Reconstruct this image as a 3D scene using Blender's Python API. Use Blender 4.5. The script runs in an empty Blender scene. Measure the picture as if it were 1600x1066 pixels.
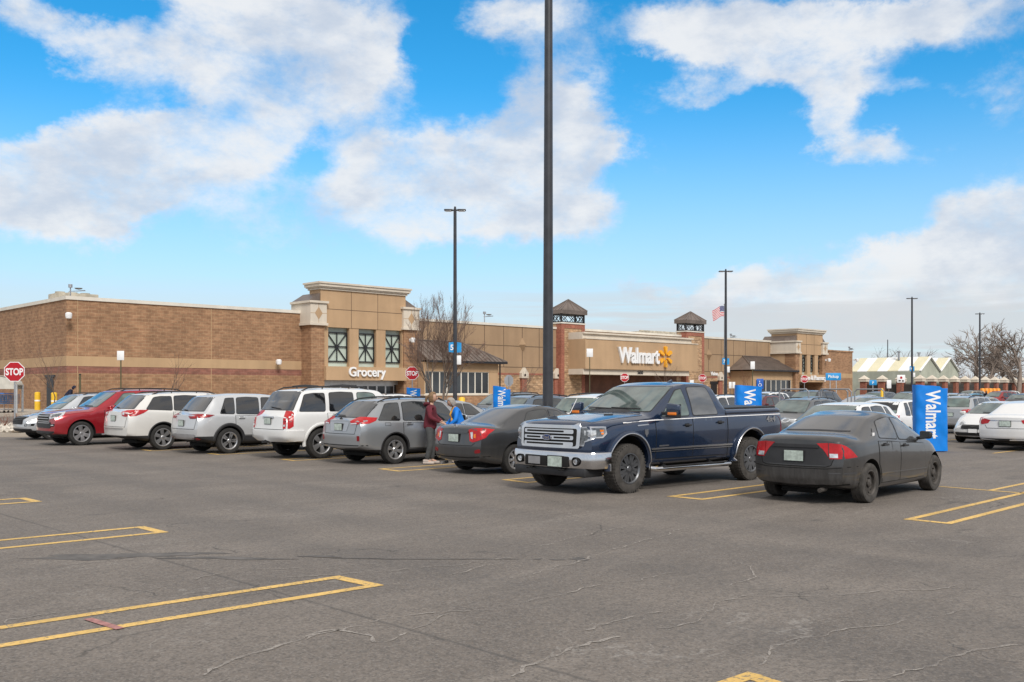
import bpy, bmesh, math, random
import numpy as np
from mathutils import Vector, Matrix
from mathutils.bvhtree import BVHTree
C = bpy.context.scene
COL = C.collection
PI = math.pi
R = math.radians
# ---------------------------------------------------------------- camera
TH = R(43.57)
SF, CF = math.sin(TH), math.cos(TH)          # forward = (SF, CF); right = (CF, -SF)
FPX, HOR, CH = 1556.0, 610.0, 1.78           # focal length in photo pixels, horizon row, eye height
cam = bpy.data.cameras.new('camera'); cam.lens = 35.01; cam.sensor_width = 36
cam.shift_y = 0.0481; cam.clip_end = 4000; cam.clip_start = 0.05
co = bpy.data.objects.new('camera', cam); COL.objects.link(co)
co.location = (0, 0, CH); co.rotation_euler = (R(90), 0, -TH); C.camera = co
C.view_settings.view_transform = 'Standard'; C.view_settings.look = 'None'
C.view_settings.exposure = 0.0; C.view_settings.gamma = 1.0
C.render.resolution_x = 1024; C.render.resolution_y = 682
C.cycles.max_bounces = 6; C.cycles.diffuse_bounces = 3; C.cycles.glossy_bounces = 3
C.cycles.caustics_reflective = False; C.cycles.caustics_refractive = False
# ---------------------------------------------------------------- node helper
class NT:
    def __init__(s, tree): s.t = tree
    def n(s, typ, ins=None, **kw):
        nd = s.t.nodes.new(typ)
        for k, v in kw.items(): setattr(nd, k, v)
        for k, v in (ins or {}).items():
            sock = nd.inputs[k]
            if hasattr(v, 'is_output') or isinstance(v, bpy.types.NodeSocket): s.t.links.new(v, sock)
            elif isinstance(v, bpy.types.Node): s.t.links.new(v.outputs[0], sock)
            else: sock.default_value = v
        return nd
    def m(s, op, a, b=0.0, c=0.0, clamp=False):
        return s.n('ShaderNodeMath', {0: a, 1: b, 2: c}, operation=op, use_clamp=clamp).outputs[0]
    def mix(s, f, a, b, blend='MIX'):
        nd = s.n('ShaderNodeMix', data_type='RGBA', blend_type=blend)
        for sock, v in ((nd.inputs[0], f), (nd.inputs[6], a), (nd.inputs[7], b)):
            if isinstance(v, bpy.types.NodeSocket): s.t.links.new(v, sock)
            else: sock.default_value = v if not (isinstance(v, tuple) and len(v) == 3) else v + (1,)
        return nd.outputs[2]
    def noise(s, vec, scale, detail=4, rough=.55, dist=0.0):
        nd = s.n('ShaderNodeTexNoise', {'Scale': scale, 'Detail': detail, 'Roughness': rough, 'Distortion': dist})
        if vec is not None: s.t.links.new(vec, nd.inputs['Vector'])
        return nd
    def sstep(s, v, lo, hi, tlo=0.0, thi=1.0):
        return s.n('ShaderNodeMapRange', {0: v, 1: lo, 2: hi, 3: tlo, 4: thi}, interpolation_type='SMOOTHSTEP').outputs[0]
    def scale(s, vec, xyz, loc=(0, 0, 0), rot=(0, 0, 0)):
        return s.n('ShaderNodeMapping', {'Vector': vec, 'Scale': xyz, 'Location': loc, 'Rotation': rot}).outputs[0]
# ---------------------------------------------------------------- world: sky with broken cloud
SUN_EL, SUN_AZ = R(42), math.atan2(-.45, -.90)
w = bpy.data.worlds.new('World'); C.world = w; w.use_nodes = True
w.node_tree.nodes.clear(); N = NT(w.node_tree)
geo = N.n('ShaderNodeTexCoord').outputs['Generated']
sky = N.n('ShaderNodeTexSky', sky_type='NISHITA', sun_disc=False, sun_elevation=SUN_EL, sun_rotation=SUN_AZ,
          altitude=1600, air_density=1.0, dust_density=.6, ozone_density=2.5)
def dot(vec, v): return N.n('ShaderNodeVectorMath', {0: vec, 1: v}, operation='DOT_PRODUCT').outputs['Value']
warpn = N.noise(N.scale(geo, (1, 1, 1.5)), 5.5, 8, .62)
wv = N.n('ShaderNodeVectorMath', {0: warpn.outputs['Color'], 1: (.5, .5, .5)}, operation='SUBTRACT').outputs[0]
wv2 = N.n('ShaderNodeVectorMath', {0: wv, 'Scale': .15}, operation='SCALE').outputs[0]
dirw = N.n('ShaderNodeVectorMath', {0: geo, 1: wv2}, operation='ADD').outputs[0]
dirw = N.n('ShaderNodeVectorMath', {0: dirw}, operation='NORMALIZE').outputs[0]
da, db = dot(dirw, (CF, -SF, 0)), dot(dirw, (SF, CF, 0))
dz = N.n('ShaderNodeSeparateXYZ', {0: dirw}).outputs[2]
az = N.m('ARCTAN2', da, db); el = N.m('ARCSINE', dz)
dz0 = N.n('ShaderNodeSeparateXYZ', {0: geo}).outputs[2]
az0 = N.m('ARCTAN2', dot(geo, (CF, -SF, 0)), dot(geo, (SF, CF, 0)))
CL = [(430,70,210,90,1),(510,125,150,50,1),(340,190,140,80,1),(250,215,140,50,.9),(60,245,140,60,1),(110,300,130,50,.8),(380,20,160,50,.9),(15,290,70,50,.8),
 (875,190,90,100,1.1),(830,270,150,90,1.1),(700,270,120,70,.9),(600,310,150,50,.8),(560,240,90,40,.6),(960,240,50,45,.9),(740,345,200,35,.8),(900,330,90,50,.8),(250,310,90,35,.45),
 (1150,40,150,60,1),(1040,70,90,45,.8),(1290,60,130,60,1),(1290,160,70,70,1),(1270,215,50,40,.9),(1100,160,80,22,.7),(1460,15,180,38,.9),(1385,252,75,28,.8),(1450,150,110,24,.55),(1210,110,90,50,.8),
 (1510,365,90,55,1),(1600,330,80,70,1.1),(1420,410,90,35,.9),(1560,430,150,50,1),(1400,440,160,25,.8),
 (850,15,90,45,.8),(770,25,60,35,.5),(110,70,90,42,.9),(10,15,40,30,.6),(620,60,60,60,.7),(1110,440,90,28,.6),(980,450,60,22,.4),(1570,90,60,40,.4),(420,400,200,30,.25),
 (640,385,260,28,.5),(230,330,150,32,.5),(1090,452,150,24,.6),(1360,478,300,30,.7),(1500,430,140,40,.5),(640,250,90,40,.5),(1180,95,120,40,.4),
 (690,95,70,65,-1.1),(80,140,120,38,-.8),(250,150,60,36,-.35),(475,235,50,28,-.7),(1080,280,130,110,-.9),(1010,130,70,60,-.5),(1400,190,70,35,-.5),(560,400,200,40,-.25),(180,20,110,28,-.6),(1330,330,120,50,-.6)]
S = None
for (px, py, rx, ry, wt) in CL:
    a0 = math.atan((px-800)/FPX); e0 = math.atan((HOR-py)/math.hypot(FPX, px-800))
    rx *= .94; ry *= .94
    x = N.m('MULTIPLY_ADD', az, FPX/rx/1.0, -a0*FPX/rx); y = N.m('MULTIPLY_ADD', el, FPX/ry, -e0*FPX/ry)
    g = N.m('POWER', .3679, N.m('MULTIPLY_ADD', y, y, N.m('MULTIPLY', x, x)))
    S = N.m('MULTIPLY', g, wt) if S is None else N.m('MULTIPLY_ADD', g, wt, S)
# unseen sky outside the view: near-solid cloud added to whiten the light
far = N.sstep(N.m('ABSOLUTE', az0), .55, .75)
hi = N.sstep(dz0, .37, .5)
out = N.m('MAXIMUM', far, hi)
bign = N.noise(geo, 1.7, 5, .6)
fine = N.noise(N.scale(geo, (1, 1, 1.6)), 9.0, 10, .66, .15)
S2 = N.sstep(bign.outputs[0], .28, .42, .8, 1.6)
S = N.m('ADD', N.m('MULTIPLY', S, N.m('SUBTRACT', 1, out)), N.m('MULTIPLY', S2, out))
dens = N.m('ADD', N.m('MAXIMUM', N.m('MINIMUM', S, 1.0), -.1), N.m('MULTIPLY', N.m('SUBTRACT', fine.outputs[0], .5), 2.2))
dens = N.sstep(dens, .18, 1.12)
# flat streaks of high cloud towards the horizon
sv = N.scale(geo, (1.2, 1.2, 22))
st = N.noise(sv, 2.2, 5, .6, .4)
strk = N.m('MULTIPLY', N.sstep(st.outputs[0], .28, .50), N.sstep(dz0, .125, .07))
strk = N.m('MULTIPLY', strk, N.sstep(az0, -.15, .12, .45, .95))
lowhaze = N.sstep(dz0, .30, 0.02)
shade = N.noise(N.scale(geo, (1, 1, 2.0)), 8.0, 8, .6)
ccol = N.mix(N.sstep(shade.outputs[0], .36, .62), (5.9, 6.6, 7.7), (8.7, 8.85, 9.05))
skyc = N.mix(1.0, sky.outputs[0], (1.0, 1.0, 1.0), 'MULTIPLY')
skyc = N.n('ShaderNodeHueSaturation', {'Hue': .487, 'Saturation': 1.40, 'Value': 1.85, 'Color': skyc}).outputs[0]
skyc = N.mix(N.m('MULTIPLY', lowhaze, .80), skyc, (5.9, 7.05, 7.9))
ccol = N.mix(hi, ccol, (9.0, 8.5, 8.0))  # overhead cloud out of view, coloured warm to tint the scene light
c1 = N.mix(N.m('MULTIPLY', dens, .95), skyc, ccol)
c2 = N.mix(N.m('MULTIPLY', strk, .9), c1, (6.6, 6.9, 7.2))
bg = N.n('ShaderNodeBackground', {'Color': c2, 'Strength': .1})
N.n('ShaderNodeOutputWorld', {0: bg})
w.cycles.sampling_method = 'MANUAL'; w.cycles.sample_map_resolution = 512
# ---------------------------------------------------------------- sun
sl = bpy.data.lights.new('sun', 'SUN'); sl.energy = 3.0; sl.angle = R(19); sl.color = (1, .95, .88)
so = bpy.data.objects.new('sun', sl); COL.objects.link(so)
sd = Vector((math.sin(SUN_AZ)*math.cos(SUN_EL), math.cos(SUN_AZ)*math.cos(SUN_EL), math.sin(SUN_EL)))
so.rotation_euler = sd.to_track_quat('Z', 'Y').to_euler(); so.location = (0, 0, 30)
# ---------------------------------------------------------------- photo <-> ground
def tt(px): return (px-800)/FPX
def ray(px, b):                                # point at depth b along the column px
    return (b*(CF*tt(px)+SF), b*(-SF*tt(px)+CF))
def gnd(px, py, z=0.0): return ray(px, FPX*(CH-z)/(py-HOR))
def onV(px, V): b = V/(CF-SF*tt(px)); return b*(CF*tt(px)+SF), b
def zat(py, b): return CH+(HOR-py)/FPX*b
def lvl(v): t = min(1, max(0, (v-44)/12)); return .4*t*t*(3-2*t)
# ---------------------------------------------------------------- materials
def mat(name):
    m = bpy.data.materials.new(name); m.use_nodes = True; m.node_tree.nodes.clear()
    return m, NT(m.node_tree)
def fin(m, N, **k):
    b = N.n('ShaderNodeBsdfPrincipled')
    for kk, v in k.items():
        kk = kk.replace('_', ' ')
        sock = b.inputs[kk]
        if isinstance(v, bpy.types.NodeSocket): N.t.links.new(v, sock)
        else: sock.default_value = (v + (1,)) if isinstance(v, tuple) and len(v) == 3 and kk != 'Normal' else v
    N.n('ShaderNodeOutputMaterial', {0: b}); return m
def bump(N, h, strength=.3, dist=.01):
    return N.n('ShaderNodeBump', {'Height': h, 'Strength': strength, 'Distance': dist}).outputs[0]
def vary(N, vec, col, scale, amt=.2, detail=5):
    n = N.noise(vec, scale, detail)
    f = N.sstep(n.outputs[0], .3, .7, 1-amt, 1+amt)
    return N.mix(1.0, col + (1,) if isinstance(col, tuple) else col, N.n('ShaderNodeCombineColor', {0: f, 1: f, 2: f}).outputs[0], 'MULTIPLY')
_simple = {}
def simple(name, col, rough=.6, metal=0.0, var=.1, vs=3.0, **k):
    if name in _simple: return _simple[name]
    m, N = mat(name); tc = N.n('ShaderNodeTexCoord').outputs['Object']
    c = vary(N, tc, col, vs, var)
    _simple[name] = fin(m, N, Base_Color=c, Roughness=rough, Metallic=metal, **k); return _simple[name]
def emit_free(name, col, rough=.5): return simple(name, col, rough, var=.04)
def wallvec(N):
    p = N.n('ShaderNodeNewGeometry').outputs['Position']
    s = N.n('ShaderNodeSeparateXYZ', {0: p})
    return N.n('ShaderNodeCombineXYZ', {0: N.m('ADD', s.outputs[0], s.outputs[1]), 1: s.outputs[2], 2: 0.0}).outputs[0], p
def brick(name, c1, c2, mortar, bw=.4, rh=.2, ms=.012, var=.18):
    m, N = mat(name); v, p = wallvec(N)
    b = N.n('ShaderNodeTexBrick', {'Vector': v, 'Color1': c1+(1,), 'Color2': c2+(1,), 'Mortar': mortar+(1,), 'Scale': 1.0, 'Mortar Size': ms,
        'Mortar Smooth': .2, 'Bias': 0.0, 'Brick Width': bw, 'Row Height': rh})
    n2 = N.noise(N.scale(v, (1/bw*.7, 1/rh*.9, 1)), 1.0, 2)
    f = N.sstep(n2.outputs[0], .3, .7, 1-var, 1+var)
    c = N.mix(1.0, b.outputs[0], N.n('ShaderNodeCombineColor', {0: f, 1: f, 2: f}).outputs[0], 'MULTIPLY')
    c = vary(N, p, c, .35, .10)
    c = vary(N, N.scale(p, (1, 1, .15)), c, 1.2, .07)
    h = N.m('SUBTRACT', 1, b.outputs['Fac'])
    return fin(m, N, Base_Color=c, Roughness=.9, Normal=bump(N, h, .6, .02))
def stucco(name, col, var=.06):
    m, N = mat(name); v, p = wallvec(N)
    c = vary(N, p, col, .5, var); c = vary(N, N.scale(p, (1, 1, .12)), c, 1.6, .05)
    n = N.noise(p, 60, 3)
    return fin(m, N, Base_Color=c, Roughness=.9, Normal=bump(N, n.outputs[0], .25, .01))
M = {}
M['brick'] = brick('split face block', (.270, .146, .080), (.330, .185, .102), (.40, .26, .15))
M['brick_tan'] = brick('tan rough block', (.36, .225, .125), (.47, .32, .195), (.30, .18, .10), .4, .2, .02, .3)
M['brick_red'] = brick('red brick', (.285, .095, .062), (.35, .125, .08), (.33, .17, .12), .25, .09, .008)
M['band_red'] = brick('red block band', (.225, .095, .068), (.27, .115, .08), (.30, .16, .12), .4, .2, .01)
M['band_tan'] = stucco('tan block band', (.44, .295, .168))
M['eifs'] = stucco('brown stucco', (.335, .225, .135)); M['eifs2'] = stucco('tan stucco', (.45, .30, .175))
M['cream'] = stucco('cream stucco', (.62, .55, .455)); M['white'] = stucco('off white trim', (.66, .62, .545))
M['joint'] = simple('dark joint', (.12, .08, .05), .9)
M['glass'] = simple('dark store glass', (.035, .04, .045), .06, var=.5, vs=.4)
M['clere'] = simple('pale green clerestory glass', (.46, .53, .46), .18, var=.15, vs=.6)
M['black'] = simple('black painted metal', (.012, .012, .015), .45)
M['alum'] = simple('aluminium frame', (.55, .56, .57), .4, .6)
M['galv'] = simple('galvanised steel', (.38, .39, .41), .45, .7)
M['pole'] = simple('dark bronze pole', (.035, .036, .042), .42, var=.2)
M['yellow'] = simple('yellow bollard plastic', (.78, .48, .03), .5)
M['signred'] = simple('sign red', (.42, .006, .015), .4, var=.05); M['signwhite'] = simple('sign white', (.82, .82, .82), .45, var=.03)
M['signblue'] = simple('sign blue', (.01, .10, .45), .45); M['signcyan'] = simple('sign light blue', (.02, .28, .62), .45)
M['walblue'] = simple('banner blue vinyl', (.0, .20, .68), .38, var=.08, vs=5)
M['spark'] = simple('golden spark', (.85, .40, .02), .4); M['dark'] = simple('dark interior', (.02, .016, .014), .8)
M['rock'] = simple('pale river rock', (.55, .50, .43), .9, var=.3, vs=6); M['concrete'] = simple('concrete', (.40, .35, .29), .9, var=.12, vs=.8)
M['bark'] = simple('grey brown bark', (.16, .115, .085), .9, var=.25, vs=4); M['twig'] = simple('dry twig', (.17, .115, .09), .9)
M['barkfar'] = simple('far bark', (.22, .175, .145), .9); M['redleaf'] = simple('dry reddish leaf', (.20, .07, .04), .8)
M['rtu'] = simple('roof unit beige', (.42, .38, .30), .7, var=.25, vs=2)
def seam_roof():
    m, N = mat('standing seam roof'); p = N.n('ShaderNodeNewGeometry').outputs['Position']
    c = vary(N, p, (.17, .135, .115), 1.2, .2)
    return fin(m, N, Base_Color=c, Roughness=.45, Metallic=.3)
M['seam'] = seam_roof()
def stripe_roof():
    m, N = mat('striped translucent roof'); p = N.n('ShaderNodeNewGeometry').outputs['Position']
    x = N.n('ShaderNodeSeparateXYZ', {0: p}).outputs[1]
    f = N.m('GREATER_THAN', N.m('FRACT', N.m('MULTIPLY', x, 1/3.0)), .5)
    c = N.mix(f, (.68, .63, .44), (.84, .84, .82)); c = vary(N, p, c, .8, .06)
    return fin(m, N, Base_Color=c, Roughness=.5)
M['stripe'] = stripe_roof()
M['ghwall'] = stucco('pale green wall', (.42, .44, .36), .12)
M['iron'] = simple('iron fence', (.05, .045, .04), .6)
# ---- asphalt
def asphalt():
    m, N = mat('weathered asphalt'); p = N.n('ShaderNodeNewGeometry').outputs['Position']
    g1 = N.noise(p, 90, 3, .7); g2 = N.noise(p, 14, 5, .65); g3 = N.noise(p, .45, 6, .62, .6)
    g4 = N.noise(N.scale(p, (.22, 1.0, 1), rot=(0, 0, R(46))), .8, 6, .65, .8)
    base = N.mix(N.sstep(g3.outputs[0], .30, .70), (.134, .113, .095), (.190, .163, .139))
    base = N.mix(N.sstep(g4.outputs[0], .45, .72, 0, .6), base, (.250, .216, .184))
    base = N.mix(N.sstep(g2.outputs[0], .40, .70, 0, .42), base, (.088, .080, .072))
    vor = N.n('ShaderNodeTexVoronoi', {'Vector': p, 'Scale': 52.0}, feature='F1')
    sp = N.sstep(vor.outputs['Color'], .26, .40, .40, 0)
    base = N.mix(sp, base, (.045, .042, .040))
    vor2 = N.n('ShaderNodeTexVoronoi', {'Vector': N.scale(p, (1, 1, 1), (3.3, 7.7, 0)), 'Scale': 64.0}, feature='F1'); base = N.mix(N.sstep(vor2.outputs['Color'], .62, .74, 0, .30), base, (.31, .28, .25))
    sp2 = N.sstep(g1.outputs[0], .56, .74, 0, .4); base = N.mix(sp2, base, (.27, .25, .23))
    # driving lane: tyre polished tracks running along +Y
    s = N.n('ShaderNodeSeparateXYZ', {0: p}); wob = N.m('MULTIPLY', N.m('SUBTRACT', g3.outputs[0], .5), 1.4)
    xx = N.m('ADD', s.outputs[0], wob)
    for cx, wd, a in ((6.2, .42, .30), (7.9, .45, .30), (9.8, .40, .26), (11.3, .40, .26)):
        f = N.m('POWER', .3679, N.m('POWER', N.m('DIVIDE', N.m('SUBTRACT', xx, cx), wd), 2.0))
        f = N.m('MULTIPLY', f, N.sstep(g2.outputs[0], .3, .6, .4, 1)); base = N.mix(N.m('MULTIPLY', f, a), base, (.075, .07, .067))
    # long dark seams between paving lanes
    seam = N.m('ABSOLUTE', N.m('SUBTRACT', N.m('ADD', s.outputs[0], N.m('MULTIPLY', N.m('SUBTRACT', g2.outputs[0], .5), .06)), 4.55))
    base = N.mix(N.sstep(seam, .035, .0, 0, .55), base, (.05, .047, .045))
    # worn patches and stains
    st = N.noise(N.scale(p, (.5, 1.1, 1)), .9, 6, .7, .5)
    base = N.mix(N.sstep(st.outputs[0], .62, .70, 0, .6), base, (.055, .052, .050))
    # pale wandering mineral lines (dried water tide marks)
    wp = N.n('ShaderNodeVectorMath', {0: N.noise(p, 1.3, 5, .6).outputs['Color'], 1: (1.9, 1.9, 0)}, operation='MULTIPLY').outputs[0]
    pv = N.n('ShaderNodeVectorMath', {0: N.scale(p, (.30, .62, 0), rot=(0, 0, R(20))), 1: wp}, operation='ADD').outputs[0]
    v2 = N.n('ShaderNodeTexVoronoi', {'Vector': pv, 'Scale': .62}, feature='DISTANCE_TO_EDGE')
    msk = N.sstep(N.noise(p, .35, 3).outputs[0], .47, .62)
    line = N.m('MULTIPLY', N.sstep(v2.outputs['Distance'], .011, .0), msk)
    line = N.m('MULTIPLY', line, N.sstep(g2.outputs[0], .38, .58))
    base = N.mix(N.m('MULTIPLY', line, .55), base, (.34, .315, .285))
    # fine cracks
    v3 = N.n('ShaderNodeTexVoronoi', {'Vector': N.n('ShaderNodeVectorMath', {0: p, 1: N.n('ShaderNodeVectorMath', {0: wp, 'Scale': .4}, operation='SCALE').outputs[0]}, operation='ADD').outputs[0], 'Scale': .33}, feature='DISTANCE_TO_EDGE')
    cr = N.m('MULTIPLY', N.sstep(v3.outputs['Distance'], .004, .0), N.sstep(N.noise(p, .6, 2).outputs[0], .5, .6))
    base = N.mix(N.m('MULTIPLY', cr, .7), base, (.035, .033, .03))
    h = N.m('ADD', g1.outputs[0], N.m('MULTIPLY', g2.outputs[0], .6))
    return fin(m, N, Base_Color=base, Roughness=N.sstep(g3.outputs[0], .3, .7, .78, .92), Normal=bump(N, h, .55, .012))
M['asphalt'] = asphalt()
def paint_line():
    m, N = mat('worn yellow road paint'); p = N.n('ShaderNodeNewGeometry').outputs['Position']
    n = N.noise(p, 26, 5, .7); n2 = N.noise(p, 1.6, 4)
    c = N.mix(N.sstep(n.outputs[0], .40, .72, 0, .55), (.68, .44, .13), (.36, .26, .125)); c = vary(N, p, c, 2.0, .14)
    c = N.mix(N.m('MULTIPLY', N.sstep(n.outputs[0], .545, .60), N.sstep(n2.outputs[0], .35, .6)), c, (.16, .14, .115))
    return fin(m, N, Base_Color=c, Roughness=.8, Normal=bump(N, n.outputs[0], .3, .006))
M['line'] = paint_line()
M['pink'] = simple('faded pink spray paint', (.36, .17, .155), .85, var=.3, vs=12)
def mineral():
    m, N = mat('pale mineral residue'); p = N.n('ShaderNodeNewGeometry').outputs['Position']; n = N.noise(p, 34, 5, .7); n2 = N.noise(p, 2.2, 3)
    a = N.m('MULTIPLY', N.sstep(n.outputs[0], .30, .52), N.sstep(n2.outputs[0], .36, .55, .45, 1.0)); return fin(m, N, Base_Color=(.29, .262, .235), Roughness=.95, Alpha=a)
M['mineral'] = mineral()
M['oil'] = simple('damp oil stain', (.105, .096, .088), .85, var=.3, vs=4)
# ---------------------------------------------------------------- mesh helpers
class MB:
    def __init__(s): s.v = []; s.f = []; s.m = []
    def add(s, vs, fs, mi=0, mtx=None):
        o = len(s.v)
        s.v += [tuple(mtx @ Vector(v)) for v in vs] if mtx is not None else [tuple(v) for v in vs]
        s.f += [tuple(i+o for i in f) for f in fs]; s.m += [mi]*len(fs); return s
    def box(s, x0, x1, y0, y1, z0, z1, mi=0, mtx=None):
        vs = [(x, y, z) for z in (z0, z1) for y in (y0, y1) for x in (x0, x1)]
        return s.add(vs, [(0, 2, 3, 1), (4, 5, 7, 6), (0, 1, 5, 4), (2, 6, 7, 3), (0, 4, 6, 2), (1, 3, 7, 5)], mi, mtx)
    def bbox(s, x0, x1, y0, y1, z0, z1, r=.02, mi=0, mtx=None):   # bevelled box
        bm = bmesh.new(); bmesh.ops.create_cube(bm, size=1.0)
        for v in bm.verts: v.co = Vector(((x0+x1)/2+v.co.x*(x1-x0), (y0+y1)/2+v.co.y*(y1-y0), (z0+z1)/2+v.co.z*(z1-z0)))
        bmesh.ops.bevel(bm, geom=bm.edges[:], offset=r, segments=2, affect='EDGES', profile=.5)
        bm.verts.index_update()
        s.add([v.co for v in bm.verts], [[v.index for v in f.verts] for f in bm.faces], mi, mtx); bm.free(); return s
    def prism(s, poly, a0, a1, axis='y', mi=0, mtx=None):          # polygon in the plane across `axis`
        def P(p, a): return {'x': (a, p[0], p[1]), 'y': (p[0], a, p[1]), 'z': (p[0], p[1], a)}[axis]
        n = len(poly); vs = [P(p, a0) for p in poly]+[P(p, a1) for p in poly]
        fs = [tuple(range(n)), tuple(range(2*n-1, n-1, -1))]+[(i, i+n, (i+1) % n+n, (i+1) % n) for i in range(n)]
        return s.add(vs, fs, mi, mtx)
    def tube(s, pts, r, n=8, mi=0, mtx=None, cap=True):
        pts = [Vector(p) for p in pts]; rs = r if isinstance(r, (list, tuple)) else [r]*len(pts)
        vs = []; fs = []; prev = None
        for i, p in enumerate(pts):
            d = (pts[min(i+1, len(pts)-1)]-pts[max(i-1, 0)]).normalized()
            if prev is None: a = d.orthogonal().normalized()
            else: a = (prev-d*prev.dot(d)).normalized()
            prev = a; b = d.cross(a)
            vs += [p+(a*math.cos(2*PI*k/n)+b*math.sin(2*PI*k/n))*rs[i] for k in range(n)]
        for i in range(len(pts)-1):
            fs += [(i*n+k, i*n+(k+1) % n, (i+1)*n+(k+1) % n, (i+1)*n+k) for k in range(n)]
        if cap: fs += [tuple(range(n-1, -1, -1)), tuple(range((len(pts)-1)*n, len(pts)*n))]
        return s.add(vs, fs, mi, mtx)
    def lathe(s, prof, n=32, mi=0, mtx=None, axis='y'):            # prof: (radius, axial)
        vs = []; k = len(prof)
        for j in range(n):
            c, q = math.cos(2*PI*j/n), math.sin(2*PI*j/n)
            for r, a in prof: vs.append((r*c, a, r*q) if axis == 'y' else (r*c, r*q, a))
        fs = [(j*k+i, j*k+i+1, ((j+1) % n)*k+i+1, ((j+1) % n)*k+i) for j in range(n) for i in range(k-1)]
        return s.add(vs, fs, mi, mtx)
    def build(s, name, mats, parent=None, angle=38, loc=None):
        me = bpy.data.meshes.new(name); me.from_pydata(s.v, [], s.f); me.update()
        return linkmesh(name, me, mats, parent, angle, s.m, loc)
def linkmesh(name, me, mats, parent=None, angle=38, mi=None, loc=None, fix=True):
    if not isinstance(mats, (list, tuple)): mats = [mats]
    for m_ in mats: me.materials.append(M[m_] if isinstance(m_, str) else m_)
    if mi is not None and len(mats) > 1: me.polygons.foreach_set('material_index', mi)
    if fix:
        bm = bmesh.new(); bm.from_mesh(me); bmesh.ops.recalc_face_normals(bm, faces=bm.faces); bm.to_mesh(me); bm.free()
    me.polygons.foreach_set('use_smooth', [True]*len(me.polygons)); me.set_sharp_from_angle(angle=R(angle)); me.update()
    o = bpy.data.objects.new(name, me); COL.objects.link(o)
    if parent is not None: o.parent = parent
    if loc is not None: o.location = loc
    return o
def tag(o, label=None, cat=None, group=None, kind=None):
    for k, v in (('label', label), ('category', cat), ('group', group), ('kind', kind)):
        if v: o[k] = v
    return o
def empty(name, loc, rz=0, label=None, cat=None, group=None):
    o = bpy.data.objects.new(name, None); COL.objects.link(o); o.location = loc; o.rotation_euler = (0, 0, rz)
    return tag(o, label, cat, group)
def copy_tree(o, parent=None, lib=None):
    c = o.copy(); COL.objects.link(c); c.parent = parent
    for ch in list(o.children): copy_tree(ch, c)
    return c
def text_mesh(txt, size, extrude=.03, off=0.0, spacing=1.0, align='CENTER'):
    cu = bpy.data.curves.new('text', 'FONT'); cu.body = txt; cu.size = size; cu.extrude = extrude; cu.offset = off
    cu.align_x = align; cu.space_character = spacing; cu.resolution_u = 3
    ob = bpy.data.objects.new('text', cu); COL.objects.link(ob); dg = bpy.context.evaluated_depsgraph_get()
    me = bpy.data.meshes.new_from_object(ob.evaluated_get(dg)); bpy.data.objects.remove(ob); me.materials.clear(); return me
def text(name, txt, size, m, parent, loc, rot, extrude=.03, off=0.0, spacing=1.0, sx=1.0):
    me = text_mesh(txt, size, extrude, off, spacing); me.transform(Matrix.Diagonal((sx, 1, 1, 1)))
    o = linkmesh(name, me, m, parent, 30, None, loc, fix=False); o.rotation_euler = rot; return o
# ---------------------------------------------------------------- ground
def build_ground():
    xs = sorted(set([-600, -200, -60, -20]+list(np.linspace(-10, 60, 36))+[70, 90, 120, 160, 220, 320, 600, 1500, 3500]))
    ys = sorted(set([-600, -200, -60, -20]+list(np.linspace(-10, 60, 71))+[64, 70, 90, 120, 160, 220, 320, 600, 1500, 3500]))
    mb = MB(); nx = len(xs)
    vs = [(x, y, lvl(y)) for y in ys for x in xs]
    fs = [(j*nx+i, j*nx+i+1, (j+1)*nx+i+1, (j+1)*nx+i) for j in range(len(ys)-1) for i in range(nx-1)]
    mb.add(vs, fs); o = mb.build('ground', 'asphalt'); tag(o, 'grey weathered asphalt of the parking lot, running to the horizon', kind='structure')
    o.data.polygons.foreach_set('use_smooth', [True]*len(o.data.polygons))
build_ground()
def quad2(mb, pts, z=.004):                    # flat marking, subdivided so that it follows the ground
    a, b, c, d = [Vector((p[0], p[1], 0)) for p in pts]
    n = max(1, int((b-a).length/1.0)); vs = []; fs = []
    for i in range(n+1):
        for p in (a.lerp(b, i/n), d.lerp(c, i/n)): vs.append((p.x, p.y, lvl(p.y)+z))
    for i in range(n): fs.append((2*i, 2*i+2, 2*i+3, 2*i+1))
    mb.add(vs, fs)
def stripe(mb, p, q, w=.1, z=.004):
    p = Vector(p); q = Vector(q); d = (q-p).normalized(); n = Vector((-d.y, d.x))*w/2
    quad2(mb, [p-n, q-n, q+n, p+n], z)
def hairpin(mb, A, B, far, w=.1):
    """A, B: outer corners of the cap on the ground; far: point the two long lines run to (direction)"""
    A = Vector(A); B = Vector(B); d = Vector(far).normalized()
    c = (B-A).normalized(); L = 5.6
    stripe(mb, A+d*0.0+c*w/2, A+d*L+c*w/2, w); stripe(mb, B-c*w/2, B+d*L-c*w/2, w)
    # cap between the two
    quad2(mb, [A+c*w, B-c*w, B-c*w+d*w*1.2, A+c*w+d*w*1.2])
lm = MB()
for (a, b) in (((530, 900), (601, 915)), ((225, 822.5), (264, 832)), ((40, 778), (66, 784)), ((1170, 1050), (1258, 1078))):
    hairpin(lm, gnd(*a), gnd(*b), (-1.0, .012), .11)
hairpin(lm, gnd(1411, 812), gnd(1486, 819.5), (1, .045), .11)
for (a, b) in (((1041, 776), (1098, 781.5)), ((783, 750), (824, 755)), ((590, 733), (622, 737)), ((436, 718), (458, 720.5)), ((322, 709), (340, 711)), ((218, 703), (234, 705))):
    hairpin(lm, gnd(*a), gnd(*b), (1, .02), .11)
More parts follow.
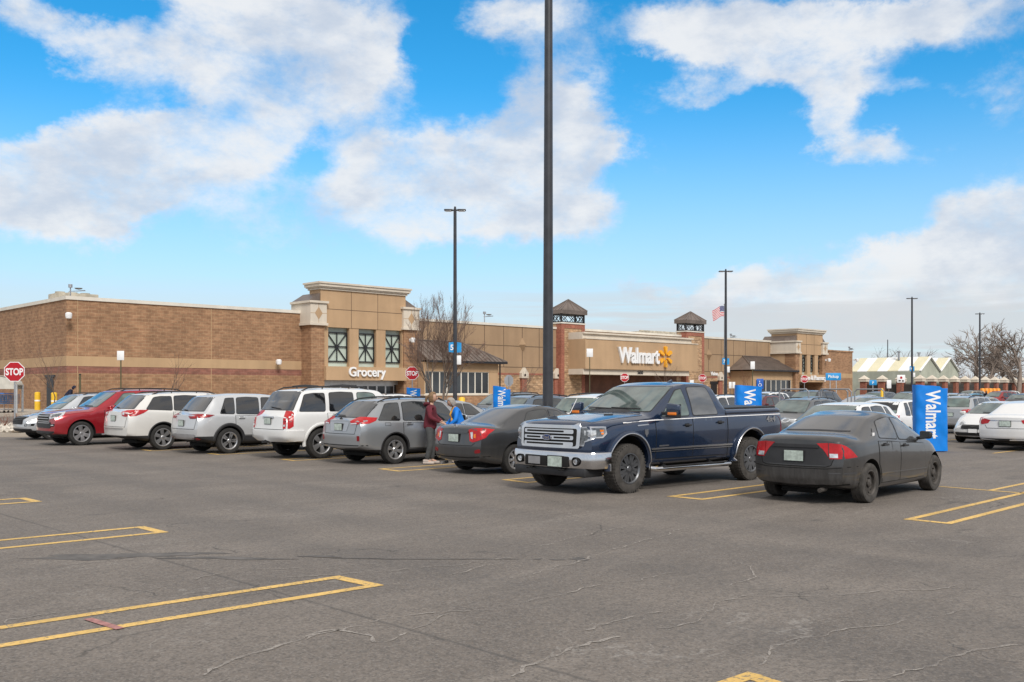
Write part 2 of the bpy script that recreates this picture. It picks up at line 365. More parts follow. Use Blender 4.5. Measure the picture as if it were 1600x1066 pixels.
# stall divider of the rear row and T-line beyond the black sedan
A = Vector(gnd(1468, 760.5)); B = Vector(gnd(1600, 771)); stripe(lm, A, B+(B-A)*.5, .1)
A = Vector(gnd(1548, 766.5)); stripe(lm, A, A+Vector((5, .2)), .1)
for k in range(12):
    y = 3.2+3.9*k
    for x0 in (29.2, 46.5):
        stripe(lm, (x0, y), (x0+9.6, y+.15), .1)
o = lm.build('parking_lines', 'line'); tag(o, 'yellow double painted stall lines on the asphalt', kind='structure')
pm = MB(); stripe(pm, gnd(137, 968), gnd(188, 984), .07, .008); tag(pm.build('spray_mark', 'pink'), 'faded pink spray stroke between the near yellow lines', kind='structure')
# wandering pale tide marks, traced as thin deposits on the asphalt
rnd = random.Random(4)
def ribbon(mb, pts, w, z, jit=.04):
    P = [Vector(gnd(*p)) for p in pts]; out = []
    for i in range(len(P)-1):
        n = max(2, int((P[i+1]-P[i]).length/.06))
        for k in range(n): out.append(P[i].lerp(P[i+1], k/n))
    off = 0; vs = []; fs = []
    for i, p in enumerate(out):
        d = (out[min(i+1, len(out)-1)]-out[max(i-1, 0)]).normalized(); n = Vector((-d.y, d.x))
        off += rnd.gauss(0, jit*.35)-off*.08; ww = w*rnd.uniform(.25, 1.3)
        if rnd.random() < .1: ww = .001
        q = p+n*off; vs += [(q.x-n.x*ww/2, q.y-n.y*ww/2, z), (q.x+n.x*ww/2, q.y+n.y*ww/2, z)]
    for i in range(len(out)-1): fs.append((2*i, 2*i+2, 2*i+3, 2*i+1))
    mb.add(vs, fs)
mm = MB()
for pts, wd in (([(318,1056),(380,1028),(440,1010),(480,995),(520,985),(600,1004),(620,995),(660,980),(715,958)], .03), ([(480,1000),(560,980),(640,962),(700,955),(790,955)], .02),
    ([(205,932),(260,915),(330,900),(380,888),(480,885),(600,882)], .016), ([(800,1058),(860,1030),(905,1010),(985,995)], .028), ([(915,985),(960,975),(1000,960),(1055,952)], .022),
    ([(1030,982),(1090,968),(1140,950),(1180,935),(1280,930),(1420,922),(1500,915)], .018), ([(1180,1040),(1215,1015),(1235,1003),(1300,995),(1350,985),(1440,970),(1530,948)], .018),
    ([(800,905),(900,880),(980,850),(1060,830),(1140,812)], .02), ([(800,860),(900,838),(1000,820)], .02), ([(800,945),(880,930),(960,912),(1070,895)], .022),
    ([(1000,872),(1100,872),(1180,885),(1170,905),(1130,918)], .014), ([(0,985),(20,970),(90,960),(200,950)], .016), ([(400,905),(480,898),(560,893),(700,885),(800,870)], .02),
    ([(1300,1064),(1400,1050),(1500,1018),(1600,1005)], .02), ([(700,900),(800,880)], .02), ([(640,790),(700,785),(800,775),(900,772)], .03), ([(1290,1060),(1240,1064)], .02)):
    ribbon(mm, pts, wd*1.25, .0045, .06)
tag(mm.build('mineral_marks', 'mineral'), 'pale wandering mineral lines dried on the asphalt', kind='structure')
om = MB()
def blotch(mb, px, py, rx, ry, z=.004, seed=0):
    r_ = random.Random(seed); c = Vector(gnd(px, py)); n = 40; vs = [(c.x, c.y, z)]
    ph = [r_.uniform(0, 6.28) for _ in range(6)]
    for i in range(n):
        a = 2*PI*i/n; k = 1+.22*math.sin(2*a+ph[0])+.18*math.sin(3*a+ph[1])+.13*math.sin(5*a+ph[2])+.1*math.sin(9*a+ph[3])+.07*math.sin(14*a+ph[4])
        # elongated along the camera's right
        x = rx*k*math.cos(a); y = ry*k*math.sin(a); vs.append((c.x+CF*x+SF*y, c.y-SF*x+CF*y, z))
    mb.add(vs, [(0, i+1, (i+1) % n+1) for i in range(n)])
for i, b in enumerate([(130, 872, .55, .12), (200, 868, .62, .14), (270, 866, .5, .10), (330, 872, .42, .09), (400, 874, .30, .05), (905, 874, .09, .09), (840, 874, .05, .03), (870, 875, .07, .03), (640, 874, .3, .02), (700, 874, .3, .018), (760, 874, .3, .018), (560, 873, .25, .03), (500, 870, .2, .06)]):
    blotch(om, *b, z=.0024+i*.0002, seed=i)
tag(om.build('damp_stains', 'oil'), 'dark damp stains on the asphalt', kind='structure')
# ---------------------------------------------------------------- the store
V0 = 63.0
def U(px, V=V0): return onV(px, V)[0]
def B_(px, V=V0): return onV(px, V)[1]
def Z(px, py, V=V0): return zat(py, onV(px, V)[1])
UA = U(104)
bld = empty('store_building', (UA, V0, .4), 0, 'long brown block and stucco supermarket with two entrance towers and two lantern towers', 'building')
def wb(mb, name, m, parent=None, angle=30):
    p = parent or bld; o = mb.build(name, m, p, angle)
    q = p; T = Vector((0, 0, 0))
    while q is not None: T += Vector(q.location); q = q.parent
    o.matrix_parent_inverse = Matrix.Translation(-T) if p.type == 'EMPTY' else Matrix.Identity(4); return o
# main block walls -------------------------------------------------
HW = 7.45
UB = 38.8; UE = 101.4; UZ = U(1332, 61)
k = MB(); k.box(UA+.4, UZ-.4, V0+.4, V0+75, 0, 6.9); wb(k, 'roof', 'rtu')
def bandwall(mb, x0, x1, y0, y1, top, lo=0, hi=2):
    z = [0, 2.85, 3.27, 3.89, top]
    for i, mi in enumerate((0, 1, 2, 0)):
        e = .015 if mi == 2 else 0
        mb.box(x0-e*lo, x1+e*(hi == 1), y0-e, y1, z[i], z[i+1], mi)
k = MB(); bandwall(k, UA, UB+.2, V0, V0+.4, HW-.1, 1)
k.box(UA, UA+.4, V0+.4, V0+75, 0, 2.85, 0); k.box(UA, UA+.4, V0+.4, V0+75, 2.85, 3.27, 1); k.box(UA-.015, UA+.4, V0+.4, V0+75, 3.27, 3.89, 2); k.box(UA, UA+.4, V0+.4, V0+75, 3.89, HW-.1, 0)
tag(wb(k, 'wall', ['brick', 'band_red', 'band_tan']), 'brown block wall with tan and red bands at the left end')
for px in (121, 330): 
    k = MB(); u = U(px); k.box(u-.02, u+.02, V0-.012, V0, .4, HW-.1); wb(k, 'expansion_joint', 'band_tan')
k = MB(); k.box(UA-.08, U(488), V0-.08, V0+.5, HW-.1, HW+.12); k.box(UA-.08, UA+.5, V0+.5, V0+75, HW-.1, HW+.12)
k.box(U(652, 63), UE, V0-.08, V0+.5, HW-.1, HW+.10); wb(k, 'coping', 'white')
# middle stucco wall with joints, brick wainscot
k = MB(); a, b = 48.0, UE+.3
k.box(a, b, V0, V0+.4, 3.28, HW-.1, 0); k.box(a, b, V0-.05, V0+.4, 3.12, 3.28, 1); k.box(a, b, V0-.02, V0+.4, 0, 3.12, 2)
tag(wb(k, 'wall', ['eifs', 'brick_red', 'brick_tan']), 'brown stucco wall over a rough brick base')
k = MB()
jx = [U(p) for p in (668, 697, 726, 757, 787, 816, 842.5, 862)]; st = 1.98
u = U(1107)
while u < UE: jx.append(u); u += 2.35
for u in jx: k.box(u-.03, u+.03, V0-.008, V0, 3.8, HW-.1)
for z in (5.65, 3.8): k.box(48, UE, V0-.009, V0, z-.03, z+.03)
wb(k, 'control_joint', 'joint')
k = MB(); x0, x1 = U(1291, 61)-.3, UZ
k.box(x0, x1, 61, 61.4, 0, 3.3, 0); k.box(x0, x1, 60.985, 61.4, 3.3, 3.85, 2); k.box(x0, x1, 61, 61.4, 3.85, 6.5, 0); k.box(x1-.4, x1, 61.4, V0+75, 0, 6.5, 0)
tag(wb(k, 'wall', ['brick', 'band_red', 'band_tan']), 'brown block wall with one tan band at the right end')
k = MB(); k.box(x0, x1+.08, 60.92, 61.5, 6.5, 6.68); wb(k, 'coping', 'brick')
# a diamond medallion
def diamond(u, V, z, r, m, parent=None, th=.12):
    k = MB(); k.add([(u, V-th*1.6, z), (u-r*.62, V, z), (u, V, z+r), (u+r*.62, V, z), (u, V, z-r)], [(0, 1, 2), (0, 2, 3), (0, 3, 4), (0, 4, 1), (1, 4, 3, 2)]); return wb(k, 'diamond_ornament', m, parent, 10)
diamond(U(816), V0, Z(816, 539), .62, 'eifs', th=.3); diamond(U(1107), V0, 5.6, .62, 'eifs', th=.3)
# entrance tower ------------------------------------------------------
def entrance_tower(u0, u1, V, pL, pR, zc0, zc1, ztop, wins, zw0, zw1, zh0, words, tsize, tx, dz, cap=.12):
    """u0..u1 outer faces, pL/pR inner edges of the piers, zc cap block, wins: (ua, ub) list, header zh0..zw0"""
    root = bld; D = V0+1.5
    for a, b in ((u0, pL), (pR, u1)): k = MB(); k.box(a, b, V, V0+.2, 0, zc0); wb(k, 'pier', 'brick')
    for a, b in ((u0, pL), (pR, u1)):
        k = MB(); k.box(a-cap, b+cap, V-cap, V0+1.2, zc0, zc1); k.box(a-cap-.08, b+cap+.08, V-cap-.08, V0+1.2, zc0-.02, zc0+.16); k.box(a-cap-.12, b+cap+.12, V-cap-.12, V0+1.2, zc1-.12, zc1+.04)
        c = wb(k, 'pier_cap', 'cream'); dd = MB(); uu = (a+b)/2; zz = (zc0+zc1)/2; y = V-cap-.012
        r = (zc1-zc0)*.27
        dd.add([(uu-r*.7, y, zz), (uu, y, zz+r), (uu+r*.7, y, zz), (uu, y, zz-r), (uu-r*.7, y+.01, zz), (uu, y+.01, zz+r), (uu+r*.7, y+.01, zz), (uu, y+.01, zz-r)], [(3, 2, 1, 0), (4, 5, 6, 7), (0, 1, 5, 4), (1, 2, 6, 5), (2, 3, 7, 6), (3, 0, 4, 7)])
        wb(dd, 'diamond_ornament', 'eifs2', c); j = MB(); j.box(a-cap, b+cap, y+.004, y+.012, zz-.015, zz+.015); j.box(uu-.015, uu+.015, y+.002, y+.012, zc0+.16, zc1-.12); wb(j, 'joint', 'band_tan', c)
    # sheltered upper wall, slab behind the caps
    a, b = pL-.25, pR+.25; fy = V+.10
    k = MB(); k.box(a, b, fy, V0+.3, zc0-.1, ztop-.55); wb(k, 'upper_wall', 'eifs2')
    k = MB(); n = len(wins)
    xs = [(pL+ (pR-pL)*f) for f in (1/3, 2/3)]
    for x in xs: k.box(x-.02, x+.02, fy-.006, fy, zc0-.1, ztop-.55)
    k.box(a, b, fy-.007, fy, (zc0+zc1)/2+.35, (zc0+zc1)/2+.39); wb(k, 'control_joint', 'joint')
    k = MB(); z = ztop-.55
    for e, z0, z1 in ((.10, z, z+.14), (.2, z+.14, z+.22), (.28, z+.22, z+.42), (.36, z+.42, z+.55)): k.box(a-e, b+e, fy-e, V0+.3+e, z0, z1)
    wb(k, 'cornice', 'cream')
    # little sloping shoulders roof on either side
    for s, e0, e1 in ((-1, u0-cap, a), (1, u1+cap, b)):
        k = MB(); zz = zc1+.04; k.prism([(e0, zz), (e1, zz), (e1, zz+.62)], V-cap+.3, V0+1.2, 'y'); wb(k, 'shoulder_roof', 'seam')
    # clerestory windows
    k = MB(); prev = pL
    edges = [(pL, wins[0][0])]+[(wins[i][1], wins[i+1][0]) for i in range(n-1)]+[(wins[-1][1], pR)]
    for a_, b_ in edges:
        if b_-a_ > .02: k = MB(); k.box(a_, b_, V+.14, V0-.02, zw0, zc0-.1); wb(k, 'mullion_pier', 'eifs2')
    for a_, b_ in wins:
        f = MB(); y = V+.38; cx, cz = (a_+b_)/2, (zw0+zc0)/2; z0, z1 = zw0+.36, zc0-.42; t = .04
        f.box(a_, a_+.09, y, y+.06, z0, z1); f.box(b_-.09, b_, y, y+.06, z0, z1); f.box(a_+.09, b_-.09, y, y+.06, z0, z0+.08); f.box(a_+.09, b_-.09, y, y+.06, z1-.08, z1)
        f.box(cx-t, cx+t, y+.002, y+.05, z0+.08, z1-.08); f.box(a_+.09, b_-.09, y+.004, y+.046, cz-t, cz+t)
        for p, q in (((a_+.09, z0+.08), (b_-.09, z1-.08)), ((a_+.09, z1-.08), (b_-.09, z0+.08))): f.tube([(p[0], y+.025, p[1]), (q[0], y+.025, q[1])], .045, 4)
        f.lathe([(0, -.035), (.13, -.035), (.13, .035), (0, .035)], 16, 0, Matrix.Translation((cx, y+.02, cz)))
        fo = wb(f, 'window', 'black'); g = MB(); g.box(a_, b_, y+.12, y+.16, zw0, zc0-.1); wb(g, 'pane', 'clere', fo)
    # header with lettering
    k = MB(); k.box(pL-.05, pR+.05, V-.30, V0-.05, zh0, zw0); hd = wb(k, 'sign_header', 'eifs2')
    t = text('sign_lettering', words, tsize, 'signwhite', hd, (tx, V-.38, zh0+dz), (R(90), 0, 0), .06, tsize*.018)
    # doors
    k = MB(); y = V0-.45; k.box(pL, pR, y+.2, y+.25, .2, zh0); wb(k, 'door_recess', 'dark')
    m_ = 8; wd = (pR-pL-.6)/m_
    for i in range(m_):
        x = pL+.3+i*wd; f = MB()
        f.box(x, x+.07, y, y+.09, .4, zh0-.32); f.box(x+wd-.07, x+wd, y, y+.09, .4, zh0-.32); f.box(x+.07, x+wd-.07, y, y+.09, zh0-.42, zh0-.32); f.box(x+.07, x+wd-.07, y, y+.09, .4, .55)
        fo = wb(f, 'glass_door', 'alum'); g = MB(); g.box(x+.07, x+wd-.07, y+.03, y+.05, .55, zh0-.42); wb(g, 'pane', 'glass', fo)
    k = MB(); k.box(pL, pR, y-.06, y+.12, zh0-.32, zh0); wb(k, 'door_header', 'alum')
V1 = 61.7
entrance_tower(UB, U(652, V1), V1, U(507, V1), U(631, V1), 6.49, 8.19, 9.65, [(U(508.5, V1+.5), U(544, V1+.3)), (U(556, V1+.5), U(586, V1+.3)), (U(598, V1+.5), U(626, V1+.3))], 3.52, 6.3, 2.52, 'Grocery', .97, (U(548, 61.4)+U(597, 61.4))/2, .30)
V2 = 59.8
entrance_tower(UE, U(1291, V2), V2, U(1249, V2), U(1285, V2), 6.0, 7.4, 8.85, [(U(1250, V2+.4), U(1259, V2+.3)), (U(1263, V2+.4), U(1271, V2+.3)), (U(1275, V2+.4), U(1283, V2+.3))], 3.6, 5.9, 2.72, 'Home & Pharmacy', .72, (U(1249, V2)+U(1285, V2))/2, .26)
# long left flank of the right tower
k = MB(); k.box(UE-.02, UE+.3, V2+1.4, V0+.1, 0, 6.0); wb(k, 'side_wall', 'eifs2')
# vestibules with hipped metal roofs --------------------------------
def vestibule(u0, u1, V, ze, zr, ridge0, ridge1, wz0, wz1, nwin, wx0, wx1, hipleft=False):
    k = MB(); k.box(u0, u1, V, V0-.02, 0, wz0-.12); wb(k, 'vestibule_base', 'brick')
    k = MB(); k.box(u0-.05, u1+.05, V-.06, V0-.02, wz0-.12, wz0); wb(k, 'window_sill', 'cream')
    k = MB(); k.box(u0, u1, V-.02, V0-.02, wz1, ze-.12); k.box(wx1, u1, V, V0-.02, wz0, wz1); k.box(u0, wx0, V, V0-.02, wz0, wz1); wb(k, 'vestibule_wall', 'eifs2')
    wd = (wx1-wx0)/nwin
    for i in range(nwin):
        x = wx0+i*wd; f = MB(); f.box(x, x+.05, V+.04, V+.12, wz0, wz1); f.box(x+wd-.05, x+wd, V+.04, V+.12, wz0, wz1); f.box(x+.05, x+wd-.05, V+.04, V+.12, wz0, wz0+.06); f.box(x+.05, x+wd-.05, V+.04, V+.12, wz1-.06, wz1)
        fo = wb(f, 'window', 'white'); g = MB(); g.box(x+.05, x+wd-.05, V+.07, V+.09, wz0+.06, wz1-.06); wb(g, 'pane', 'glass', fo)
    k = MB(); k.box(wx0, wx1, V+.5, V+.55, wz0, wz1); wb(k, 'inner_wall', 'dark')
    e = .55; a, b = u0-(e if hipleft else 0), u1+e; vf = V-e
    k = MB(); rl = ridge0 if hipleft else a
    k.add([(a, vf, ze), (b, vf, ze), (b, V0-.02, ze), (a, V0-.02, ze), (rl, V0-.03, zr), (ridge1, V0-.03, zr)], [(0, 1, 5, 4), (1, 2, 5), (3, 0, 4), (2, 3, 4, 5), (0, 3, 2, 1)])
    # standing seams
    n = int((b-a)/.42)
    for i in range(1, n):
        x = a+(b-a)*i/n
        if x > ridge1: f = (b-x)/(b-ridge1)
        elif hipleft and x < ridge0: f = (x-a)/(ridge0-a)
        else: f = 1
        top = (x, vf+(V0-.03-vf)*f, ze+(zr-ze)*f+.03); k.tube([(x, vf, ze+.03), top], .028, 4)
        if f == 1 or True:
            pass
    for p in ([(b, vf, ze+.02), (ridge1, V0-.05, zr+.03)], [(a, vf, ze+.02), (rl, V0-.05, zr+.03)], [(rl, V0-.05, zr+.03), (ridge1, V0-.05, zr+.03)]): k.tube(p, .06, 5)
    wb(k, 'hipped_roof', 'seam')
    k = MB(); k.box(a, b, vf-.05, vf+.06, ze-.16, ze+.01); k.box(b-.06, b+.05, vf, V0-.02, ze-.16, ze+.01); wb(k, 'gutter', 'black')
    k = MB(); x = u1-.08; k.tube([(x+.2, V-.12, .4), (x+.2, V-.12, ze-.1)], .07, 6); wb(k, 'downspout', 'black')
VV = 60.9
vestibule(48.5, U(778, VV), VV, 4.12, 5.78, 49, 53.9, 1.48, 3.28, 9, 48.6, U(764, VV))
VR = 60.2
vestibule(U(1175, VR), UE-.05, VR, zat(577, 105), 5.6, U(1160), U(1203), .75, 2.95, 7, U(1181, VR), UE-.3, True)
# lantern towers ---------------------------------------------------
def lantern_tower(u0, u1, V, zt, zl, ze, za, D=1.25):
    k = MB(); e = .42
    k.box(u0, u0+e, V, V0, 0, zt, 0); k.box(u1-e, u1, V, V0, 0, zt, 0); k.box(u0+e, u1-e, V, V0, zt-.4, zt, 0); k.box(u0+e, u1-e, V+.03, V0, 0, zt-.4, 1)
    k.box(u0, u1, V0, V0+.6, 0, zt, 1)
    tag(wb(k, 'lantern_tower', ['brick_red', 'brick_tan']), 'brick tower with red corner bands under a lantern')
    k = MB(); k.box(u0-.06, u1+.06, V-.06, V+D+.06, zt, zt+.12); wb(k, 'tower_ledge', 'white')
    k = MB(); z0, z1 = zt+.12, zl; r = .07
    cs = [(u0+.08, V+.08), (u1-.08, V+.08), (u1-.08, V+D-.08), (u0+.08, V+D-.08)]
    for i in range(4):
        p, q = Vector(cs[i]), Vector(cs[(i+1) % 4]); k.box(p.x-r, p.x+r, p.y-r, p.y+r, z0, z1)
        k.tube([(p.x, p.y, z0+.06), (q.x, q.y, z0+.06)], .05, 4); k.tube([(p.x, p.y, z1-.06), (q.x, q.y, z1-.06)], .05, 4)
        for j in range(3):
            a, b = p.lerp(q, j/3), p.lerp(q, (j+1)/3); k.tube([(a.x, a.y, z0), (b.x, b.y, z1)], .032, 4); k.tube([(a.x, a.y, z1), (b.x, b.y, z0)], .032, 4)
    wb(k, 'lantern_cage', 'black')
    k = MB(); o = .16; a, b, c, d = u0-o, u1+o, V-o, V+D+o; cx, cy = (a+b)/2, (c+d)/2; zz = zl
    k.add([(a, c, zz), (b, c, zz), (b, d, zz), (a, d, zz), (a, c, zz+.35), (b, c, zz+.35), (b, d, zz+.35), (a, d, zz+.35), (cx, cy, za)], [(0, 1, 5, 4), (1, 2, 6, 5), (2, 3, 7, 6), (3, 0, 4, 7), (4, 5, 8), (5, 6, 8), (6, 7, 8), (7, 4, 8), (3, 2, 1, 0)])
    for p in ((a, c), (b, c), (b, d), (a, d)): k.tube([(p[0], p[1], zz+.37), (cx, cy, za)], .06, 4)
    for f in (-.5, 0, .5): k.tube([(cx+(b-a)/2*f, c, zz+.37), (cx, cy, za)], .025, 4); k.tube([(a, cy+(d-c)/2*f, zz+.37), (cx, cy, za)], .025, 4)
    wb(k, 'lantern_roof', 'seam', angle=15)
T1 = 62.35
lantern_tower(U(877, T1), U(914, T1), T1, 7.85, 8.75, 8.9, 10.15)
lantern_tower(U(1072, 62.35), U(1100.5, 62.35), 62.35, 7.85, 8.75, 8.9, 10.05)
# big sign panel
VS = 60.3
a, b = U(914.5, VS), U(1090, VS)
k = MB(); k.box(a, b, VS, V0-.05, 3.72, 6.42); sp = wb(k, 'sign_panel', 'eifs2')
k = MB(); k.box(a, U(1085, VS), VS+.35, V0+1, 6.42, 6.9); k.box(a, U(1085, VS)+.1, VS+.15, V0+1.1, 6.9, 7.05); k.box(a+.02, b+.06, VS-.06, VS+.3, 6.42, 6.5); wb(k, 'cornice', 'cream')
k = MB(); k.box(a, U(1080, VS), VS+.25, V0-.05, 3.22, 3.72); bm_ = wb(k, 'beam', 'cream')
text('street_number', '5650', .42, 'black', bm_, ((U(1000, VS)+U(1007, VS))/2, VS+.23, 3.32), (R(90), 0, 0), .015, .01)
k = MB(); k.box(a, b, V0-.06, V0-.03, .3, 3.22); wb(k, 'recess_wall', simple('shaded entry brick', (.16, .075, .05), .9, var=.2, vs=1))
x0, x1 = U(967, VS-.2), U(1031, VS-.2)
me = text_mesh('Walmart', 2.05, .10, .048, .93); ws = [v.co.x for v in me.vertices]; sc = (x1-x0)/(max(ws)-min(ws)); me.transform(Matrix.Diagonal((sc, 1, 1, 1)))
o = linkmesh('sign_lettering', me, 'signwhite', sp, 30, None, None, fix=False); o.rotation_euler = (R(90), 0, 0); o.location = ((x0+x1)/2, VS-.12, 4.38)
def spark(mb, r, th, n=6, ri=.30, w=.17):
    for i in range(n):
        a = PI/2+i*2*PI/n; c, s = math.cos(a), math.sin(a)
        out = [(ri, -w*.42), (ri*1.25, -w*.62), (.92, -w), (1.0, -w*.55), (1.0, w*.55), (.92, w), (ri*1.25, w*.62), (ri, w*.42)]
        mb.prism([((p*c-q*s)*r, (p*s+q*c)*r) for p, q in out], -th, th, 'y')
k = MB(); spark(k, 1.03, .12); o = k.build('spark_emblem', 'spark', sp); o.location = (U(1041, VS-.2), VS-.12, zat(558, B_(1041, VS)))
# small lettering over the side door and pilasters with bird-house caps
for px in (816.5, 868, 1124):
    u = U(px); kk = MB(); kk.box(u-.3, u+.3, V0-.22, V0-.02, 0, 2.85); wb(kk, 'pilaster', 'brick_red')
    c = MB(); c.prism([(u-.42, 2.85), (u+.42, 2.85), (u+.42, 3.3), (u, 3.78), (u-.42, 3.3)], V0-.34, V0-.02, 'y'); co_ = wb(c, 'pilaster_cap', 'cream')
    d = MB(); d.lathe([(0, -.36), (.11, -.36), (.11, -.3)], 12, 0, Matrix.Translation((u, V0, 3.12))); wb(d, 'round_vent', 'dark', co_)
u = U(1115); f = MB(); f.box(u-.55, u+.55, V0-.06, V0-.03, .4, 2.45); f.box(u-.7, u+.7, V0-.1, V0-.03, 2.45, 2.75); wb(f, 'side_door', 'black')
text('sign_lettering', 'Vision', .55, 'signwhite', bld, (u-UA, -.08, 3.4-.4), (R(90), 0, 0), .03, .012)
# door near the left corner, security cameras
u = U(75)+.0
k = MB(); k.box(UA-.03, UA, 65.2, 66.4, .4, 2.6); k.box(UA-.06, UA, 64.9, 66.7, 2.6, 2.75); wb(k, 'service_door', 'black')
def cam_dome(px, py, V, sx=1.0):
    u, b = onV(px, V); z = zat(py, b); f = MB(); f.box(u-.12, u+.12, V-.10, V, z-.1, z+.12); f.tube([(u, V-.05, z+.05), (u-.18*sx, V-.5, z+.12)], .06, 6); f.lathe([(0, -.22), (.16, -.18), (.2, -.02), (.2, .12), (.12, .18), (0, .18)], 12, 0, Matrix.Translation((u-.18*sx, V-.55, z)), axis='z')
    return wb(f, 'security_camera', 'signwhite')
cam_dome(107, 494, V0-.1); cam_dome(433, 566, V0); cam_dome(641, 532, V1); cam_dome(1290, 563, V2); cam_dome(1334, 563, 61)
# roof-top units and antennas
def rtu(u, v, w_, d, h, z=6.9):
    f = MB(); f.bbox(u, u+w_, v, v+d, z, z+h, .04); f.box(u+.1, u+w_-.1, v-.02, v, z+.2, z+h-.25); n = int(w_/.8)
    for i in range(n): f.lathe([(0, .12), (.3, .12), (.3, 0)], 12, 0, Matrix.Translation((u+.4+i*.8, v+d/2, z+h)), axis='z')
    wb(f, 'roof_unit', 'rtu')
rtu(UA+.6, V0+3, 2.5, 2, 1.15); rtu(UA+3.6, V0+5, 4, 2, 1.0); rtu(U(1015, 72), 72, 5, 3, 1.75); rtu(34, V0+6, 6, 2, .9)
def antenna(u, v, z0, h):
    f = MB(); f.tube([(u, v, z0), (u, v, z0+h)], .04, 5); z = z0+h
    f.tube([(u-.1, v, z-.35), (u+.9, v-.1, z-.25)], .03, 4)
    for i in range(4): f.tube([(u+.2+.2*i, v-.25, z-.33+.03*i), (u+.2+.2*i, v+.25, z-.30+.03*i)], .022, 4)
    f.lathe([(0, -.1), (.13, -.1), (.13, .1), (0, .1)], 8, 0, Matrix.Translation((u, v, z)), axis='z')
    f.lathe([(0, 0), (.18, .03), (.26, .10)], 10, 0, Matrix.Translation((u+.5, v, z-.2)), axis='z'); wb(f, 'antenna', 'galv')
for px, py, V, zz in ((110, 447, 64.5, 7.0), (757, 489, 64, 7.2), (1142, 523, 64, 7.2), (1327, 543, 64, 6.5)):
    u, b = onV(px, V); antenna(u, V, zz, zat(py, b)-zz)
# sidewalk along the front --------------------------------------------
k = MB(); k.box(UA-25, UZ+2, 56.2, 61.2, .2, .55); k.box(UA-25, UA-.01, 61.2, 75, .2, .55)
tag(k.build('sidewalk', 'concrete'), 'pale concrete sidewalk along the store front', kind='structure')
# garden centre: three gabled bays with striped roofs -------------------
gc = empty('garden_center', (133.6, 60, 0), 0, 'pale green garden centre with striped gabled roofs at the right end of the store', 'building')
for i in range(2):
    a = 133.6+6.4*i; b = a+6.4; c = (a+b)/2; ze, za = 4.4, 6.35
    k = MB(); k.prism([(a, 0), (b, 0), (b, ze), (c, za-.06), (a, ze)], 60, 69.9, 'y'); wb(k, 'bay_wall', 'ghwall', gc)
    k = MB(); t = .1
    for x0, x1 in ((a, c), (b, c)):
        k.add([(x0, 59.7, ze), (x1, 59.7, za), (x1, 70.2, za), (x0, 70.2, ze), (x0, 59.7, ze+t), (x1, 59.7, za+t), (x1, 70.2, za+t), (x0, 70.2, ze+t)], [(0, 1, 2, 3), (4, 5, 6, 7), (0, 1, 5, 4), (3, 2, 6, 7), (0, 3, 7, 4), (1, 2, 6, 5)])
    wb(k, 'striped_roof', 'stripe', gc)
    k = MB(); k.tube([(c-.8, 64, za-.3), (c-.8, 64, za+.95)], .16, 8); k.tube([(c-.8, 64, za+.75), (c-.8, 64, za+.95)], .25, 8); wb(k, 'vent_stack', 'galv', gc)
# fence with brick pillars
fc = empty('garden_fence', (129.4, 58, 0), 0, 'black iron fence between red brick pillars with white pointed caps', 'fence')
pil = [(129.4, 58+2.6*i) for i in range(4)]+[(129.4+3.6*i, 58) for i in range(1, 12)]
for (x, y) in pil:
    k = MB(); k.box(x-.42, x+.42, y-.42, y+.42, 0, 2.95); p = wb(k, 'pillar', 'brick_red', fc)
    k = MB(); k.box(x-.55, x+.55, y-.55, y+.55, 2.95, 3.3); k.add([(x-.6, y-.6, 3.3), (x+.6, y-.6, 3.3), (x+.6, y+.6, 3.3), (x-.6, y+.6, 3.3), (x, y, 3.85)], [(0, 1, 4), (1, 2, 4), (2, 3, 4), (3, 0, 4), (3, 2, 1, 0)]); wb(k, 'pillar_cap', 'cream', p)
def ironrun(p, q):
    p, q = Vector(p), Vector(q); k = MB(); n = int((q-p).length/.16)
    for z in (.3, 2.2, 2.7): k.tube([(p.x, p.y, z), (q.x, q.y, z)], .035, 4)
    for i in range(1, n): a = p.lerp(q, i/n); k.tube([(a.x, a.y, .1), (a.x, a.y, 2.85)], .022, 3, cap=False)
    # mesh shade cloth inside the fence
    d = (q-p).normalized(); nn = Vector((-d.y, d.x))*.06
    k.add([(p.x+nn.x, p.y+nn.y, .1), (q.x+nn.x, q.y+nn.y, .1), (q.x+nn.x, q.y+nn.y, 2.6), (p.x+nn.x, p.y+nn.y, 2.6)], [(0, 1, 2, 3)])
    wb(k, 'iron_panel', 'iron', fc)
for i in range(3): ironrun(pil[i], pil[i+1])
ironrun(pil[0], pil[4])
for i in range(4, len(pil)-1): ironrun(pil[i], pil[i+1])
